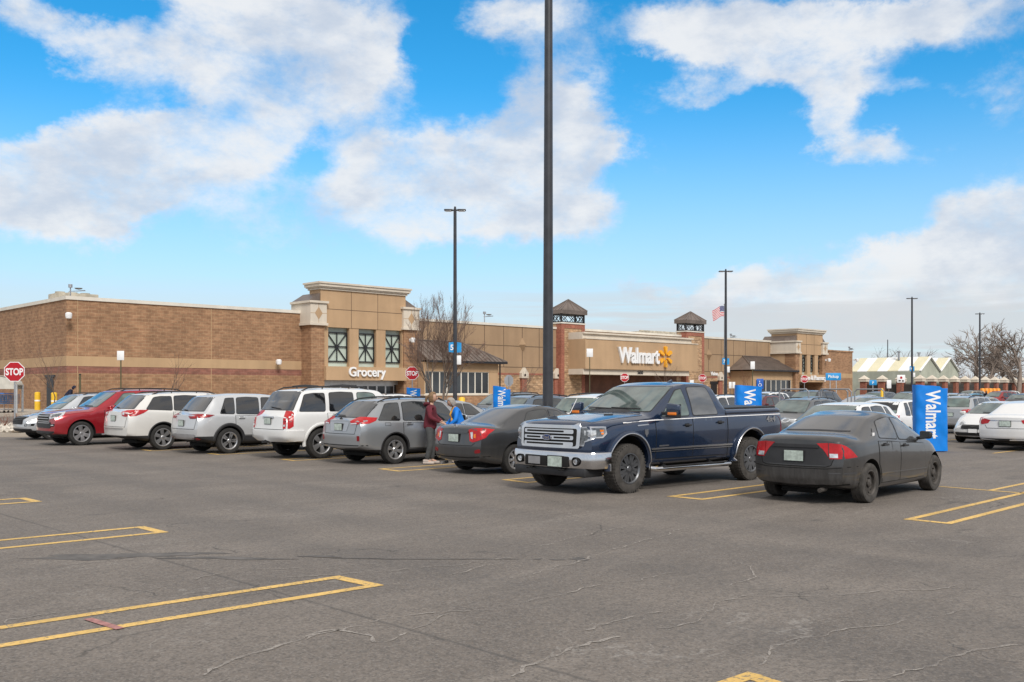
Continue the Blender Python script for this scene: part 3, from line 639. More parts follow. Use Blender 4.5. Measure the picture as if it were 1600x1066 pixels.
# ---------------------------------------------------------------- vehicles
def paint(name, col, metal=.35, rough=.32, coat=.7, dirt=.0, low=None, lowcol=(.022, .022, .024), dirtcol=(.20, .185, .165), lowedge=.006):
    m, N = mat(name); tc = N.n('ShaderNodeTexCoord').outputs['Object']; s = N.n('ShaderNodeSeparateXYZ', {0: tc})
    c = col+(1,); rg = rough
    n1 = N.noise(tc, 2.2, 5, .6); n2 = N.noise(N.scale(tc, (5, 5, .6)), 2.5, 5, .65)
    d = N.m('MULTIPLY', N.sstep(n1.outputs[0], .3, .75, .3, 1), dirt)
    d = N.m('ADD', d, N.m('MULTIPLY', N.sstep(s.outputs[2], .85, .2), N.sstep(n2.outputs[0], .35, .7, .3*dirt, dirt*1.9)), clamp=True)
    c = N.mix(d, c, dirtcol); rr = N.m('ADD', rg, N.m('MULTIPLY', d, .45), clamp=True); mt = N.m('MULTIPLY', N.m('SUBTRACT', 1, d), metal)
    ct = N.m('MULTIPLY', N.m('SUBTRACT', 1, d), coat)
    if low is not None:
        f = N.sstep(s.outputs[2], low+lowedge, low-lowedge); c = N.mix(f, c, lowcol); rr = N.m('ADD', rr, N.m('MULTIPLY', f, .25)); mt = N.m('MULTIPLY', mt, N.m('SUBTRACT', 1, f)); ct = N.m('MULTIPLY', ct, N.m('SUBTRACT', 1, f))
    return fin(m, N, Base_Color=c, Roughness=rr, Metallic=mt, Coat_Weight=ct, Coat_Roughness=.05)
def glassmat(name, col, rough=.03, ior=1.85):
    m, N = mat(name); tc = N.n('ShaderNodeTexCoord').outputs['Object']
    c = vary(N, N.scale(tc, (1, 1, 2.5)), col, 1.6, .35, 2)
    return fin(m, N, Base_Color=c, Roughness=rough, IOR=ior, Coat_Weight=.3)
M['gl_side'] = glassmat('tinted side glass', (.018, .021, .023)); M['gl_dark'] = glassmat('privacy glass', (.010, .011, .013))
M['gl_wind'] = glassmat('greenish windshield', (.085, .115, .108)); M['gl_rear'] = glassmat('rear glass', (.035, .038, .042), .08)
M['gl_dusty'] = glassmat('dusty rear glass', (.20, .21, .225), .10, 2.1); M['gl_dustyside'] = glassmat('dusty side glass', (.07, .072, .075), .12)  # rear glass base lightened for reflected sky, on top of its dust
M['gl_green'] = glassmat('green tinted clear glass', (.10, .14, .125)); M['gl_grey'] = glassmat('grey smoked glass', (.10, .10, .10), .10)
M['plastic'] = simple('black car plastic', (.022, .022, .024), .55, var=.25); M['plastic2'] = simple('grey cladding', (.05, .05, .053), .6, var=.2)
M['tyre'] = simple('tyre rubber', (.022, .021, .020), .85, var=.3, vs=8); M['tyre_dusty'] = simple('dusty tyre rubber', (.055, .050, .045), .9, var=.35, vs=7)
M['well'] = simple('wheel well', (.008, .008, .008), .95)
M['chrome'] = simple('chrome', (.62, .62, .63), .14, 1.0, var=.05); M['satin'] = simple('satin silver', (.5, .5, .51), .3, .9, var=.05)
M['alloy'] = simple('silver alloy', (.48, .48, .49), .3, .8, var=.1); M['alloy_dark'] = simple('dark grey alloy', (.13, .135, .145), .35, .6, var=.2); M['alloy_dusty'] = simple('dusty steel wheel', (.07, .062, .055), .7, .2, var=.4, vs=9)
M['red'] = simple('red lamp lens', (.42, .008, .011), .25, var=.15, vs=9, Coat_Weight=.0); M['red_dark'] = simple('dark red lamp lens', (.22, .008, .012), .28, var=.2, vs=9)
M['lamp'] = simple('clear lamp lens', (.58, .60, .62), .12, .3, var=.3, vs=14, Coat_Weight=.8); M['lamp_dark'] = simple('smoked lamp lens', (.12, .13, .14), .12, .3, var=.5, vs=12, Coat_Weight=.8)
M['amber'] = simple('amber lens', (.75, .20, .02), .2); M['plate'] = simple('worn number plate', (.45, .52, .47), .5, var=.22, vs=14); M['disc'] = simple('brake disc', (.16, .15, .14), .5, .6)
M['inside'] = simple('grey cloth seat', (.08, .075, .07), .9); M['seam_line'] = simple('panel gap', (.006, .006, .006), .9)
M['badge'] = simple('blue oval badge', (.015, .035, .14), .3)
def crv(pts, L, sig=.035):
    xs = np.arange(-1.0, L+1.0, .01); ys = np.interp(xs, [p[0] for p in pts], [p[1] for p in pts])
    k = np.exp(-.5*(np.arange(-40, 41)*.01/sig)**2); k /= k.sum(); yy = np.convolve(np.pad(ys, 40, 'edge'), k, 'valid')
    return lambda s: float(np.interp(s, xs, yy))
def catmull(P, n):
    out = []; m_ = len(P)
    for i in range(m_-1):
        p0, p1, p2, p3 = P[max(i-1, 0)], P[i], P[i+1], P[min(i+2, m_-1)]
        for j in range(n):
            t = j/n; out.append(tuple(.5*((2*b)+(-a+c)*t+(2*a-5*b+4*c-d)*t*t+(-a+3*b-3*c+d)*t**3) for a, b, c, d in zip(p0, p1, p2, p3)))
    out.append(P[-1]); return out
def round_poly(P, r=.05, n=4):
    out = []; m_ = len(P)
    for i in range(m_):
        p = Vector(P[i]); a = Vector(P[i-1]); b = Vector(P[(i+1) % m_]); da = (a-p); db_ = (b-p); rr = min(r, da.length*.45, db_.length*.45)
        if da.length < 1e-6 or db_.length < 1e-6: continue
        q0 = p+da.normalized()*rr; q1 = p+db_.normalized()*rr
        for k in range(n+1):
            t = k/n; out.append(tuple(q0*(1-t)**2+p*2*t*(1-t)+q1*t*t))
    return out
class Car:
    def __init__(s, root, sp):
        s.root = root; s.sp = sp; L = s.L = sp['L']; s.hw = sp['W']/2
        s.top = crv(sp['top'], L, sp.get('sig', .04)); s.belt = crv(sp['belt'], L, .06); s.bot = crv(sp['bot'], L, .04)
        s.plan = crv(sp['plan'], L, .05); s.rail = crv(sp['rail'], L, .05); s.crown = crv(sp['crown'], L, .05)
        s.body()
    def sec(s, x):
        hw = s.hw*s.plan(x); zt = s.top(x); zb = s.bot(x); cr = s.crown(x); rw = min(s.rail(x)*s.hw, hw*.95); zr = zt-cr; bl = min(s.belt(x), zr-.03); dz = bl-zb
        low = [(0, zb-.02), (hw*.45, zb-.008), (hw*.80, zb)]
        side = catmull([(hw*.90, zb+.012), (hw*.965, zb+.07), (hw*.985, zb+.30*dz), (hw*1.0, zb+.60*dz), (hw*.992, zb+.80*dz), (hw*.972, bl-.045), (hw*.945, bl)], 3)
        gh = []
        for t in (.12, .35, .6, .82, .93): gh.append((hw*.945+(rw-hw*.945)*t+.022*math.sin(PI*t), bl+(zr-bl)*t))
        topr = [(rw*.985, zr+cr*.12), (rw*.93, zr+cr*.34), (rw*.80, zr+cr*.62), (rw*.55, zr+cr*.85), (rw*.28, zr+cr*.97), (0, zt)]
        return low+side+gh+topr
    def deform(s, x, y, z):
        sp = s.sp; ay = abs(y)/s.hw
        if x < 1.0: w_ = (1-x/1.0)**1.6; x = x+w_*(np.interp(z, *zip(*sp['fz']))+sp.get('bowF', .14)*ay**2.4)
        if x > s.L-1.0: w_ = ((x-s.L+1.0)/1.0)**1.6; x = x-w_*(np.interp(z, *zip(*sp['rz']))+sp.get('bowR', .10)*ay**2.4)
        return (s.L/2-x, y, z)
    def body(s):
        L = s.L; xs = list(np.linspace(0, L, int(L/.055))); K = len(s.sec(1.0)); V = []; F = []; rings = []
        for x in xs:
            P = s.sec(x); r = []
            for (y, z) in P: r.append(len(V)); V.append(s.deform(x, -y, z))
            l = [r[0]]
            for (y, z) in P[1:-1]: l.append(len(V)); V.append(s.deform(x, y, z))
            l.append(r[-1]); rings.append((r, l))
        for i in range(len(xs)-1):
            for side in (0, 1):
                a, b = rings[i][side], rings[i+1][side]
                for j in range(K-1):
                    f = (a[j], a[j+1], b[j+1], b[j]); F.append(f if side == 0 else f[::-1])
        for e, x in ((0, 0.0), (-1, L)):
            r, l = rings[e]; P = s.sec(x); rows = []; Mx = 10
            for j in range(K):
                if j in (0, K-1): rows.append([r[j]]*(Mx+1)); continue
                row = [r[j]]
                for k in range(1, Mx): y = -P[j][0]+2*P[j][0]*k/Mx; row.append(len(V)); V.append(s.deform(x, y, P[j][1]))
                row.append(l[j]); rows.append(row)
            for j in range(K-1):
                for k in range(Mx):
                    f = []
                    for q in (rows[j][k], rows[j][k+1], rows[j+1][k+1], rows[j+1][k]):
                        if q not in f: f.append(q)
                    if len(f) > 2: F.append(f)
        me = bpy.data.meshes.new('body'); me.from_pydata(V, [], F); me.update(); me.validate()
        bm = bmesh.new(); bm.from_mesh(me); bmesh.ops.remove_doubles(bm, verts=bm.verts, dist=.0004); bmesh.ops.recalc_face_normals(bm, faces=bm.faces)
        bm.to_mesh(me); bm.free()
        me.materials.append(s.sp['paint']); me.materials.append(M['well'])
        o = bpy.data.objects.new('body', me); COL.objects.link(o)
        cut = MB(); Ra = s.sp.get('Ra', s.sp['R']+.06); hw = s.hw; R_ = s.sp['R']
        for ws in (s.sp['sf'], s.sp['sr']):
            for sd in (-1, 1):
                n = 40; c = (L/2-ws, R_+s.sp.get('az', .01)); y0, y1 = sorted((sd*(hw-.30), sd*(hw+.25)))
                poly = [(c[0]+Ra*math.cos(2*PI*i/n), c[1]+Ra*math.sin(2*PI*i/n)) for i in range(n)]; cut.prism(poly, y0, y1, 'y', 1)
        cme = bpy.data.meshes.new('cut'); cme.from_pydata(cut.v, [], cut.f); cme.materials.append(M['well']); cme.materials.append(M['well']); cme.polygons.foreach_set('material_index', cut.m)
        bm = bmesh.new(); bm.from_mesh(cme); bmesh.ops.recalc_face_normals(bm, faces=bm.faces); bm.to_mesh(cme); bm.free()
        co_ = bpy.data.objects.new('cut', cme); COL.objects.link(co_)
        md = o.modifiers.new('b', 'BOOLEAN'); md.object = co_; md.operation = 'DIFFERENCE'; md.solver = 'EXACT'; md.material_mode = 'INDEX'
        dg = bpy.context.evaluated_depsgraph_get(); nm = bpy.data.meshes.new_from_object(o.evaluated_get(dg)); o.modifiers.clear(); o.data = nm; nm.name = 'body'
        bpy.data.objects.remove(co_); o.parent = s.root
        nm.polygons.foreach_set('use_smooth', [True]*len(nm.polygons)); nm.set_sharp_from_angle(angle=R(42)); s.b = o
        bm = bmesh.new(); bm.from_mesh(nm); s.bvh = BVHTree.FromBMesh(bm); bm.free()
    def hit(s, mode, p, side=1):
        if mode == 'side': o, d = Vector((s.L/2-p[0], 4*side, p[1])), Vector((0, -side, 0))
        elif mode == 'rear': o, d = Vector((-10, p[0], p[1])), Vector((1, 0, 0))
        elif mode == 'front': o, d = Vector((10, p[0], p[1])), Vector((-1, 0, 0))
        elif mode in ('cr', 'cf'):               # rays towards an upright axis .8 m inside the tail or nose
            q = -1 if mode == 'cr' else 1; a = p[0]/.8; d = Vector((-q*math.cos(a), -math.sin(a), 0)); o = Vector((q*(s.L/2-.8), 0, p[1]))-d*6
        else: o, d = Vector((s.L/2-p[0], p[1], 5)), Vector((0, 0, -1))
        h = s.bvh.ray_cast(o, d); 
        if h[0] is None: return None, None
        n = h[1] if h[1].dot(d) < 0 else -h[1]; return h[0], n
    def pan(s, mb, mode, poly, off=.005, mi=0, side=1, cell=.07, skirt=.015, deep=None):
        """append a panel that follows the body; poly in (s,z) side, (y,z) front/rear, (s,y) top"""
        bm = bmesh.new(); vs = [bm.verts.new((p[0], p[1], 0)) for p in poly]
        try: bm.faces.new(vs)
        except Exception: bm.free(); return
        if len(poly) > 4: bmesh.ops.triangulate(bm, faces=bm.faces[:])
        if deep is None and mode in ('rear', 'front') and max(p[1] for p in poly)-min(p[1] for p in poly) < .33: deep = .42
        for ax in (0, 1):
            lo = min(p[ax] for p in poly); hi_ = max(p[ax] for p in poly); n = int((hi_-lo)/cell)
            for i in range(1, n+1):
                c = [0, 0, 0]; c[ax] = lo+(hi_-lo)*i/(n+1); no = [0, 0, 0]; no[ax] = 1
                bmesh.ops.bisect_plane(bm, geom=bm.verts[:]+bm.edges[:]+bm.faces[:], plane_co=c, plane_no=no)
        bmesh.ops.triangulate(bm, faces=[f for f in bm.faces if len(f.verts) > 4])
        bm.verts.index_update(); V = []; ok = {}
        inn = []
        for v in bm.verts:
            h, n = s.hit(mode, (v.co.x, v.co.y), side)
            if h is None or (deep and abs(abs(h.x)-s.L/2) > deep): V.append((0, 0, 0)); inn.append((0, 0, 0)); ok[v.index] = False
            else: V.append(tuple(h+n*off)); inn.append(tuple(h+n*(off-skirt))); ok[v.index] = True
        F = [[v.index for v in f.verts] for f in bm.faces if all(ok[v.index] for v in f.verts)]
        nv = len(V); sk = []
        for e in bm.edges:
            if len(e.link_faces) == 1 and all(ok[v.index] for v in e.verts): a, b = e.verts[0].index, e.verts[1].index; sk.append([a, b, b+nv, a+nv])
        mb.add(V+inn, F+sk, mi); bm.free()
    def wrap(s, poly, front=False):
        """(y, z) points on the end face, or (s, z) with s given as ('s', s) on the flank"""
        out = []
        for a, z in poly:
            if isinstance(a, str): x = float(a); out.append((.8*math.atan2(s.hw, (.8-x) if front else (x-s.L+.8)), z))
            else: out.append((.8*math.atan(a/.8), z))
        return out
    def part(s, name, m, mode, poly, off=.005, both=False, parent=None, sides=(1, -1), **k):
        out = []
        for sd in (sides if (both or mode == 'side') else (1,)):
            mb = MB(); pl = poly
            if mode in ('rear', 'front') and sd == -1: pl = [(-y, z) for y, z in poly]
            if mode == 'top' and sd == -1: pl = [(x, -y) for x, y in poly]
            s.pan(mb, mode, pl, off, 0, sd, **k)
            if mb.f: o = mb.build(name, m, parent or s.root, 60); out.append(o)
        return out
    def line(s, mb, mode, pts, w_=.012, off=.003, side=1, step=.05):
        P = [Vector((p[0], p[1], 0)) for p in pts]
        for a, b in zip(P[:-1], P[1:]):
            d = (b-a); n = max(1, int(d.length/step)); t = d.normalized(); nn = Vector((-t.y, t.x, 0))*w_/2; V = []; F = []
            for i in range(n+1):
                q = a.lerp(b, i/n)
                for r in (q-nn, q+nn):
                    h, no = s.hit(mode, (r.x, r.y), side)
                    if h is None: h, no = Vector((0, 0, .5)), Vector((0, 0, 1))
                    V.append(tuple(h+no*off))
            for i in range(n): F.append((2*i, 2*i+1, 2*i+3, 2*i+2))
            mb.add(V, F)
    def ztop(s, x): return s.top(x)-s.crown(x)
    def push(s, poly, pad=.035):
        out = []; Ra = s.sp.get('Ra', s.sp['R']+.06)+pad; m_ = len(poly)
        for i in range(m_):
            a = Vector(poly[i]); b = Vector(poly[(i+1) % m_]); n = max(1, int((b-a).length/.04))
            for k in range(n):
                p = a.lerp(b, k/n)
                for ws in (s.sp['sf'], s.sp['sr']):
                    c = Vector((ws, s.sp['R']+s.sp.get('az', .01))); d = p-c
                    if d.length < Ra: p = c+d.normalized()*Ra
                if not out or (Vector(out[-1])-p).length > .006: out.append(tuple(p))
        return out
    # ---- standard kit
    def glass(s, wins, m='gl_side', ws=None, rw=None, wsm='gl_wind', rwm='gl_rear', trim='plastic', inset=.05, ms=None, pad=.035, both=True, trimw=True):
        for k, (b0, t0, t1, b1) in enumerate(wins):
            zt = lambda x: s.ztop(x)-inset
            P = [(b0, s.belt(b0)+.02)]+[(t0+(t1-t0)*i/4, zt(t0+(t1-t0)*i/4)) for i in range(5)]+[(b1, s.belt(b1)+.02)]
            P = round_poly(P, .06); c = Vector((sum(p[0] for p in P)/len(P), sum(p[1] for p in P)/len(P)))
            mm_ = ms[k] if ms else m
            for sd in (1, -1):
                if trimw:
                    big = [tuple(Vector(p)+(Vector(p)-c).normalized()*.022) for p in P]; mb = MB(); s.pan(mb, 'side', big, .002, 0, sd); t = mb.build('window_trim', trim, s.root, 60)
                mb = MB(); s.pan(mb, 'side', P, .006, 0, sd); mb.build('side_window', mm_, s.root, 60)
        def facing(z0, z1, mode, ends, mt, name):
            L_, R__ = [], []
            n = 7
            for i in range(n):
                z = z0+(z1-z0)*i/(n-1); x = ends(z); y = s.rail(x)*s.hw*.985-pad; L_.append((-y, z)); R__.append((y, z))
            P = round_poly(L_+R__[::-1], .05); mb = MB(); c = Vector((0, (z0+z1)/2)); big = [tuple(Vector(p)+Vector((math.copysign(.018, p[0]), .015*(1 if p[1] > c.y else -1)))) for p in P]
            s.pan(mb, mode, big, .002, 0, 1, cell=.09); mb.build(name+'_trim', 'plastic', s.root, 60)
            mb = MB(); s.pan(mb, mode, P, .006, 0, 1, cell=.09); return mb.build(name, mt, s.root, 60)
        def sol(z, lo, hi_):
            for _ in range(30):
                m_ = (lo+hi_)/2
                if (s.top(m_) < z) == (s.top(lo) < s.top(hi_)): lo = m_
                else: hi_ = m_
            return lo
        if ws: facing(ws[0], ws[1], 'front', lambda z: sol(z, s.sp['cowl'], s.sp['roof0']), wsm, 'windshield')
        if rw: facing(rw[0], rw[1], 'rear', lambda z: sol(z, s.L-.02, s.sp['roof1']), rwm, 'rear_window')
    def wheels(s, rim='alloy', spokes=6, tyre='tyre', kind='star', tw=None, rr=None, sw=.05):
        R_ = s.sp['R']; tw = tw or s.sp.get('tw', .23); rr = rr or R_*.68
        tp = [(rr-.012, -tw*.42), (rr+.01, -tw*.46), (R_*.90, -tw*.5), (R_*.965, -tw*.46), (R_*.995, -tw*.36), (R_, -tw*.2), (R_-.008, -tw*.17), (R_, -tw*.14), (R_, tw*.14), (R_-.008, tw*.17), (R_, tw*.2), (R_*.995, tw*.36), (R_*.965, tw*.46), (R_*.90, tw*.5), (rr+.01, tw*.46), (rr-.012, tw*.42), (rr-.02, 0), (rr-.012, -tw*.42)]
        if s.sp.get('knob'):
            tyre_m = MB(); tyre_m.lathe(tp, 40)
            for i in range(44):
                a = 2*PI*i/44; m4 = Matrix.Rotation(a, 4, 'Y')
                for sy in (-1, 1): tyre_m.box(R_*.92, R_*.985, sy*tw*.48-.008, sy*tw*.48+.008, -.012, .012, 0, m4)
                tyre_m.box(R_-.010, R_+.005, -tw*.40, -tw*.06, -.018, .012, 0, m4); tyre_m.box(R_-.010, R_+.005, tw*.06, tw*.40, -.006, .024, 0, m4)
        else: tyre_m = MB(); tyre_m.lathe(tp, 40)
        tm = None; rm = None
        for ws in (s.sp['sf'], s.sp['sr']):
            for sd in (-1, 1):
                y = sd*(s.hw-tw*.5-s.sp.get('win', .015)); loc = (s.L/2-ws, y, R_)
                if tm is None:
                    o = tyre_m.build('wheel', tyre, s.root, 35, loc); tm = o.data
                    r = MB(); o_ = tw*.5
                    r.lathe([(rr, -o_*.82), (rr+.006, -o_*.94), (rr-.012, -o_*.96), (rr-.03, -o_*.80), (rr-.035, -o_*.2), (rr-.03, 0)], 40, 0)
                    if kind == 'star':
                        for i in range(spokes):
                            m4 = Matrix.Rotation(2*PI*i/spokes, 4, 'Y'); a, b = .055, rr-.02; w0, w1 = sw*.62, sw
                            ya, yb = -o_*.72, -o_*.86
                            r.add([(a, ya, -w0), (a, ya, w0), (b, yb, w1), (b, yb, -w1), (a, ya+.05, -w0), (a, ya+.05, w0), (b, yb+.05, w1), (b, yb+.05, -w1), ((a+b)/2, (ya+yb)/2-.012, 0)], [(0, 1, 8), (1, 2, 8), (2, 3, 8), (3, 0, 8), (0, 4, 5, 1), (1, 5, 6, 2), (2, 6, 7, 3), (3, 7, 4, 0), (4, 7, 6, 5)], 0, m4)
                    elif kind == 'twin':
                        for i in range(spokes):
                            for dd in (-.095, .095):
                                m4 = Matrix.Rotation(2*PI*i/spokes+dd*1.6, 4, 'Y'); a, b = .06, rr-.02
                                r.box(a, b, -o_*.80, -o_*.62, -sw*.40, sw*.40, 0, m4)
                    elif kind == 'steel':
                        r.lathe([(rr-.03, -o_*.40), (rr*.80, -o_*.34), (rr*.66, -o_*.52), (rr*.42, -o_*.56), (rr*.36, -o_*.36), (.0, -o_*.36)], 32, 0)
                        for i in range(12):
                            m4 = Matrix.Rotation(2*PI*i/12, 4, 'Y'); r.bbox(rr*.70, rr*.84, -o_*.46, -o_*.40, -.017, .017, .004, 1, m4)
                        for i in range(5):
                            m4 = Matrix.Rotation(2*PI*i/5, 4, 'Y'); r.tube([(rr*.24, -o_*.36, 0), (rr*.24, -o_*.50, 0)], .012, 6, 0, m4)
                    r.lathe([(.0, -o_*.86), (.045, -o_*.84), (.062, -o_*.72), (.065, -o_*.4)], 16, 0)
                    if kind != 'steel': r.lathe([(.04, -o_*.20), (rr*.80, -o_*.20), (rr*.82, -o_*.12), (rr-.03, 0)], 32, 1)
                    q = r.build('rim', [rim, 'well'], o, 35); rm = q.data
                else:
                    o = bpy.data.objects.new('wheel', tm); COL.objects.link(o); o.parent = s.root; o.location = loc
                    q = bpy.data.objects.new('rim', rm); COL.objects.link(q); q.parent = o
                o.rotation_euler = (0, .35*ws, PI if sd == 1 else 0)
    def mirror(s, x, z, m, w_=.22, h=.15, out=.10, big=False, low=None):
        for sd in (1, -1):
            h0, n = s.hit('side', (x, z), sd)
            if h0 is None: continue
            mb = MB(); y0 = h0.y; c = Vector((h0.x, y0+sd*(out+w_/2), z+.03))
            bm = bmesh.new(); bmesh.ops.create_cube(bm, size=1)
            for v in bm.verts:
                k = 1-.25*(v.co.y*sd > 0); v.co = Vector((c.x+v.co.x*(.16 if v.co.x > 0 else .09)*k, c.y+v.co.y*w_, c.z+v.co.z*h*k))
            bmesh.ops.bevel(bm, geom=bm.edges[:], offset=.035, segments=3, affect='EDGES', profile=.5); bm.verts.index_update()
            mb.add([v.co for v in bm.verts], [[v.index for v in f.verts] for f in bm.faces], 0); bm.free()
            mb.tube([(h0.x+.02, y0-.02*sd, z-.03), (c.x, c.y-sd*w_*.3, c.z-h*.3)], .028, 8, 1)
            mb.box(c.x-.052, c.x-.047, c.y-w_*.42, c.y+w_*.42, c.z-h*.4, c.z+h*.4, 2)
            if low: mb.bbox(c.x-.05, c.x+.088, c.y-w_*.5-.004, c.y+w_*.46, c.z-h*.56, c.z-h*.05, .02, 1); mb.bbox(c.x+.04, c.x+.096, c.y-w_*.3, c.y+w_*.42, c.z-h*.38, c.z-h*.17, .01, 3)
            mb.build('mirror', [m, 'plastic', 'gl_side', 'amber'], s.root, 45)
    def doors(s, cuts, zs, ztopoff=-.035, m=None, handles=None, hm=None, frame=True):
        """cuts: list of (front s, rear s); zs: sill height"""
        hi_ = 0
        for i, (a, b) in enumerate(cuts):
            P = [(a, zs), (a, s.belt(a)+ztopoff), ((a+b)/2, s.belt((a+b)/2)+ztopoff), (b, s.belt(b)+ztopoff), (b, zs)]
            P = s.push(P); 
            for sd in (1, -1):
                mb = MB(); c = Vector((sum(p[0] for p in P)/len(P), sum(p[1] for p in P)/len(P)))
                big = [tuple(Vector(p)+(Vector(p)-c).normalized()*.013) for p in P]; s.pan(mb, 'side', big, .0025, 0, sd, cell=.09, skirt=.004); mb.build('door_gap', 'seam_line', s.root, 50)
                mb = MB(); s.pan(mb, 'side', P, .006, 0, sd, cell=.09, skirt=.004); d = mb.build('door', m or s.sp['paint'], s.root, 50)
                if handles:
                    hs, hz = handles[i]; h0, n = s.hit('side', (hs, hz), sd)
                    hb = MB(); hb.bbox(h0.x-.09, h0.x+.09, h0.y+sd*.012-.008, h0.y+sd*.045+.004 if sd > 0 else h0.y+.012, h0.z-.014, h0.z+.016, .007) if sd > 0 else hb.bbox(h0.x-.09, h0.x+.09, h0.y-.045, h0.y-.010, h0.z-.014, h0.z+.016, .007)
                    hb.box(h0.x-.055, h0.x+.055, h0.y-.003*0+sd*.004-.003, h0.y+sd*.004+.006, h0.z-.035, h0.z+.03, 1)
                    hb.build('door_handle', [hm or s.sp['paint'], 'seam_line'], d, 40)
    def plate_(s, mode, z, w_=.31, h=.155, y=0, x=None, m='plate'):
        h0, n = s.hit(mode, (y, z)); 
        if h0 is None: return
        sg = 1 if mode == 'front' else -1; mb = MB(); f = h0.x+sg*.012
        mb.box(min(f, f+sg*.012), max(f, f+sg*.012), y-w_/2-.012, y+w_/2+.012, z-h/2-.012, z+h/2+.012, 1); g = f+sg*.013
        mb.box(min(g, g+sg*.004), max(g, g+sg*.004), y-w_/2, y+w_/2, z-h/2, z+h/2, 0); mb.build('license_plate', [m, 'plastic'], s.root)
    def under(s):
        mb = MB(); R_ = s.sp['R']; zb = s.bot(s.L/2)
        mb.bbox(-s.L/2+.5, s.L/2-.5, -s.hw*.55, s.hw*.55, zb-.07, zb+.02, .02)
        for ws in (s.sp['sf'], s.sp['sr']): mb.tube([(s.L/2-ws, -s.hw+.2, R_), (s.L/2-ws, s.hw-.2, R_)], .05, 8)
        mb.build('underbody', 'well', s.root)
    def rails(s, x0, x1, yk=.86, m='plastic', h=.05, cross=()):
        for sd in (1, -1):
            pts = []; n = 10
            for i in range(n+1):
                x = x0+(x1-x0)*i/n; h0, nn = s.hit('top', (x, sd*s.rail(x)*s.hw*yk)); e = h*math.sin(PI*min(1, max(0, i/n))) if i in (0, n) else h
                pts.append((h0.x, h0.y, h0.z+e))
            mb = MB(); mb.tube(pts, .02, 6); 
            for i in (3, 7): mb.tube([pts[i], (pts[i][0], pts[i][1], pts[i][2]-h)], .018, 6)
            mb.build('roof_rail', m, s.root)
        for x in cross:
            pts = [s.hit('top', (x, k*s.rail(x)*s.hw*yk))[0]+Vector((0, 0, h+.02)) for k in (-1, 0, 1)]; mb = MB(); mb.tube(pts, .022, 6); mb.build('cross_bar', m, s.root)
    def flare(s, m='plastic', w_=.055, out=.02, th=.02, a0=-12, a1=192, lip=None, name='wheel_arch_trim'):
        Ra = s.sp.get('Ra', s.sp['R']+.06); zc = s.sp['R']+s.sp.get('az', .01)
        for ws in (s.sp['sf'], s.sp['sr']):
            for sd in (1, -1):
                V = []; F = []; n = 36; prev = s.hw
                for i in range(n+1):
                    a = R(a0+(a1-a0)*i/n); c, q = math.cos(a), math.sin(a); row = []
                    for rad, e in ((Ra-.012, -.05), (Ra-.012, out), (Ra+w_*.3, out+th), (Ra+w_*.8, out+th*.6), (Ra+w_, 0.0), (Ra+w_, -.03)):
                        rr = max(rad, Ra+.012); h0, nn = s.hit('side', (ws-rr*c, zc+rr*q), sd)
                        y = abs(h0.y) if h0 is not None and abs(h0.y) > s.hw*.8 else prev; prev = y
                        row.append(len(V)); V.append((s.L/2-ws+rad*c, sd*(y+e), zc+rad*q))
                    F.append(row)
                fs = [(F[i][j], F[i][j+1], F[i+1][j+1], F[i+1][j]) for i in range(n) for j in range(5)]
                mb = MB(); mb.add(V, fs); o = mb.build(name, m, s.root, 40)
                if lip:
                    mb = MB(); mb.tube([(V[F[i][2]][0], V[F[i][2]][1]+sd*.004, V[F[i][2]][2]) for i in range(n+1)], .011, 5); mb.build('arch_lip', lip, o, 50)
    def wiper(s, mode, a, b, z0, z1):
        mb = MB(); pts = []
        for i in range(7):
            t = i/6; h0, n = s.hit(mode, (a+(b-a)*t, z0+(z1-z0)*t)); pts.append(h0+n*.025)
        mb.tube(pts, .011, 5); mb.build('wiper', 'plastic', s.root)
# generic silhouettes --------------------------------------------------
def sp_suv(L, W, H, sf, sr, R_, hood, hoodf, cowl, cowlz, roof0, roof1, gate, gatez, belt0, belt1, zb, pnt, **k):
    d = dict(L=L, W=W, sf=sf, sr=sr, R=R_, paint=pnt, cowl=cowl, roof0=roof0, roof1=roof1,
        top=[(0, hoodf-.10), (.10, hoodf-.02), (.22, hoodf+.02), (.8, (hood+hoodf)/2+.03), (cowl-.12, hood+.0), (cowl, cowlz), (roof0, H-.055), (roof0+.45, H-.01), (roof0+.9, H), ((roof0+roof1)/2+.3, H), (roof1-.35, H-.03), (roof1, H-.065), (gate, gatez), (L, gatez-.06)],
        belt=[(0, hoodf-.2), (.4, hoodf-.08), (cowl, belt0-.02), (cowl+.4, belt0), (gate-.3, belt1), (L, belt1)],
        bot=[(0, zb+.10), (.25, zb+.04), (.6, zb), (L-.7, zb), (L-.3, zb+.08), (L, zb+.16)],
        plan=[(0, .80), (.10, .865), (.25, .925), (.5, .965), (.9, .99), (1.5, 1), (L-1.2, 1), (L-.6, .985), (L-.25, .955), (L-.08, .92), (L, .87)],
        rail=[(0, .74), (.3, .84), (cowl-.2, .90), (cowl, .89), (roof0, .725), (roof0+.6, .745), (roof1-.3, .72), (roof1, .70), (gate, .84), (L, .86)],
        crown=[(0, .07), (.4, .085), (cowl, .09), (roof0, .055), (roof1, .06), (gate, .05), (L, .05)],
        fz=[(.2, .10), (.45, .0), (.65, .01), (.85, .05), (1.3, .16)], rz=[(.2, .12), (.45, .01), (.7, .0), (1.0, .04), (1.3, .08)], bowF=.22, bowR=.12)
    d.update(k); return d
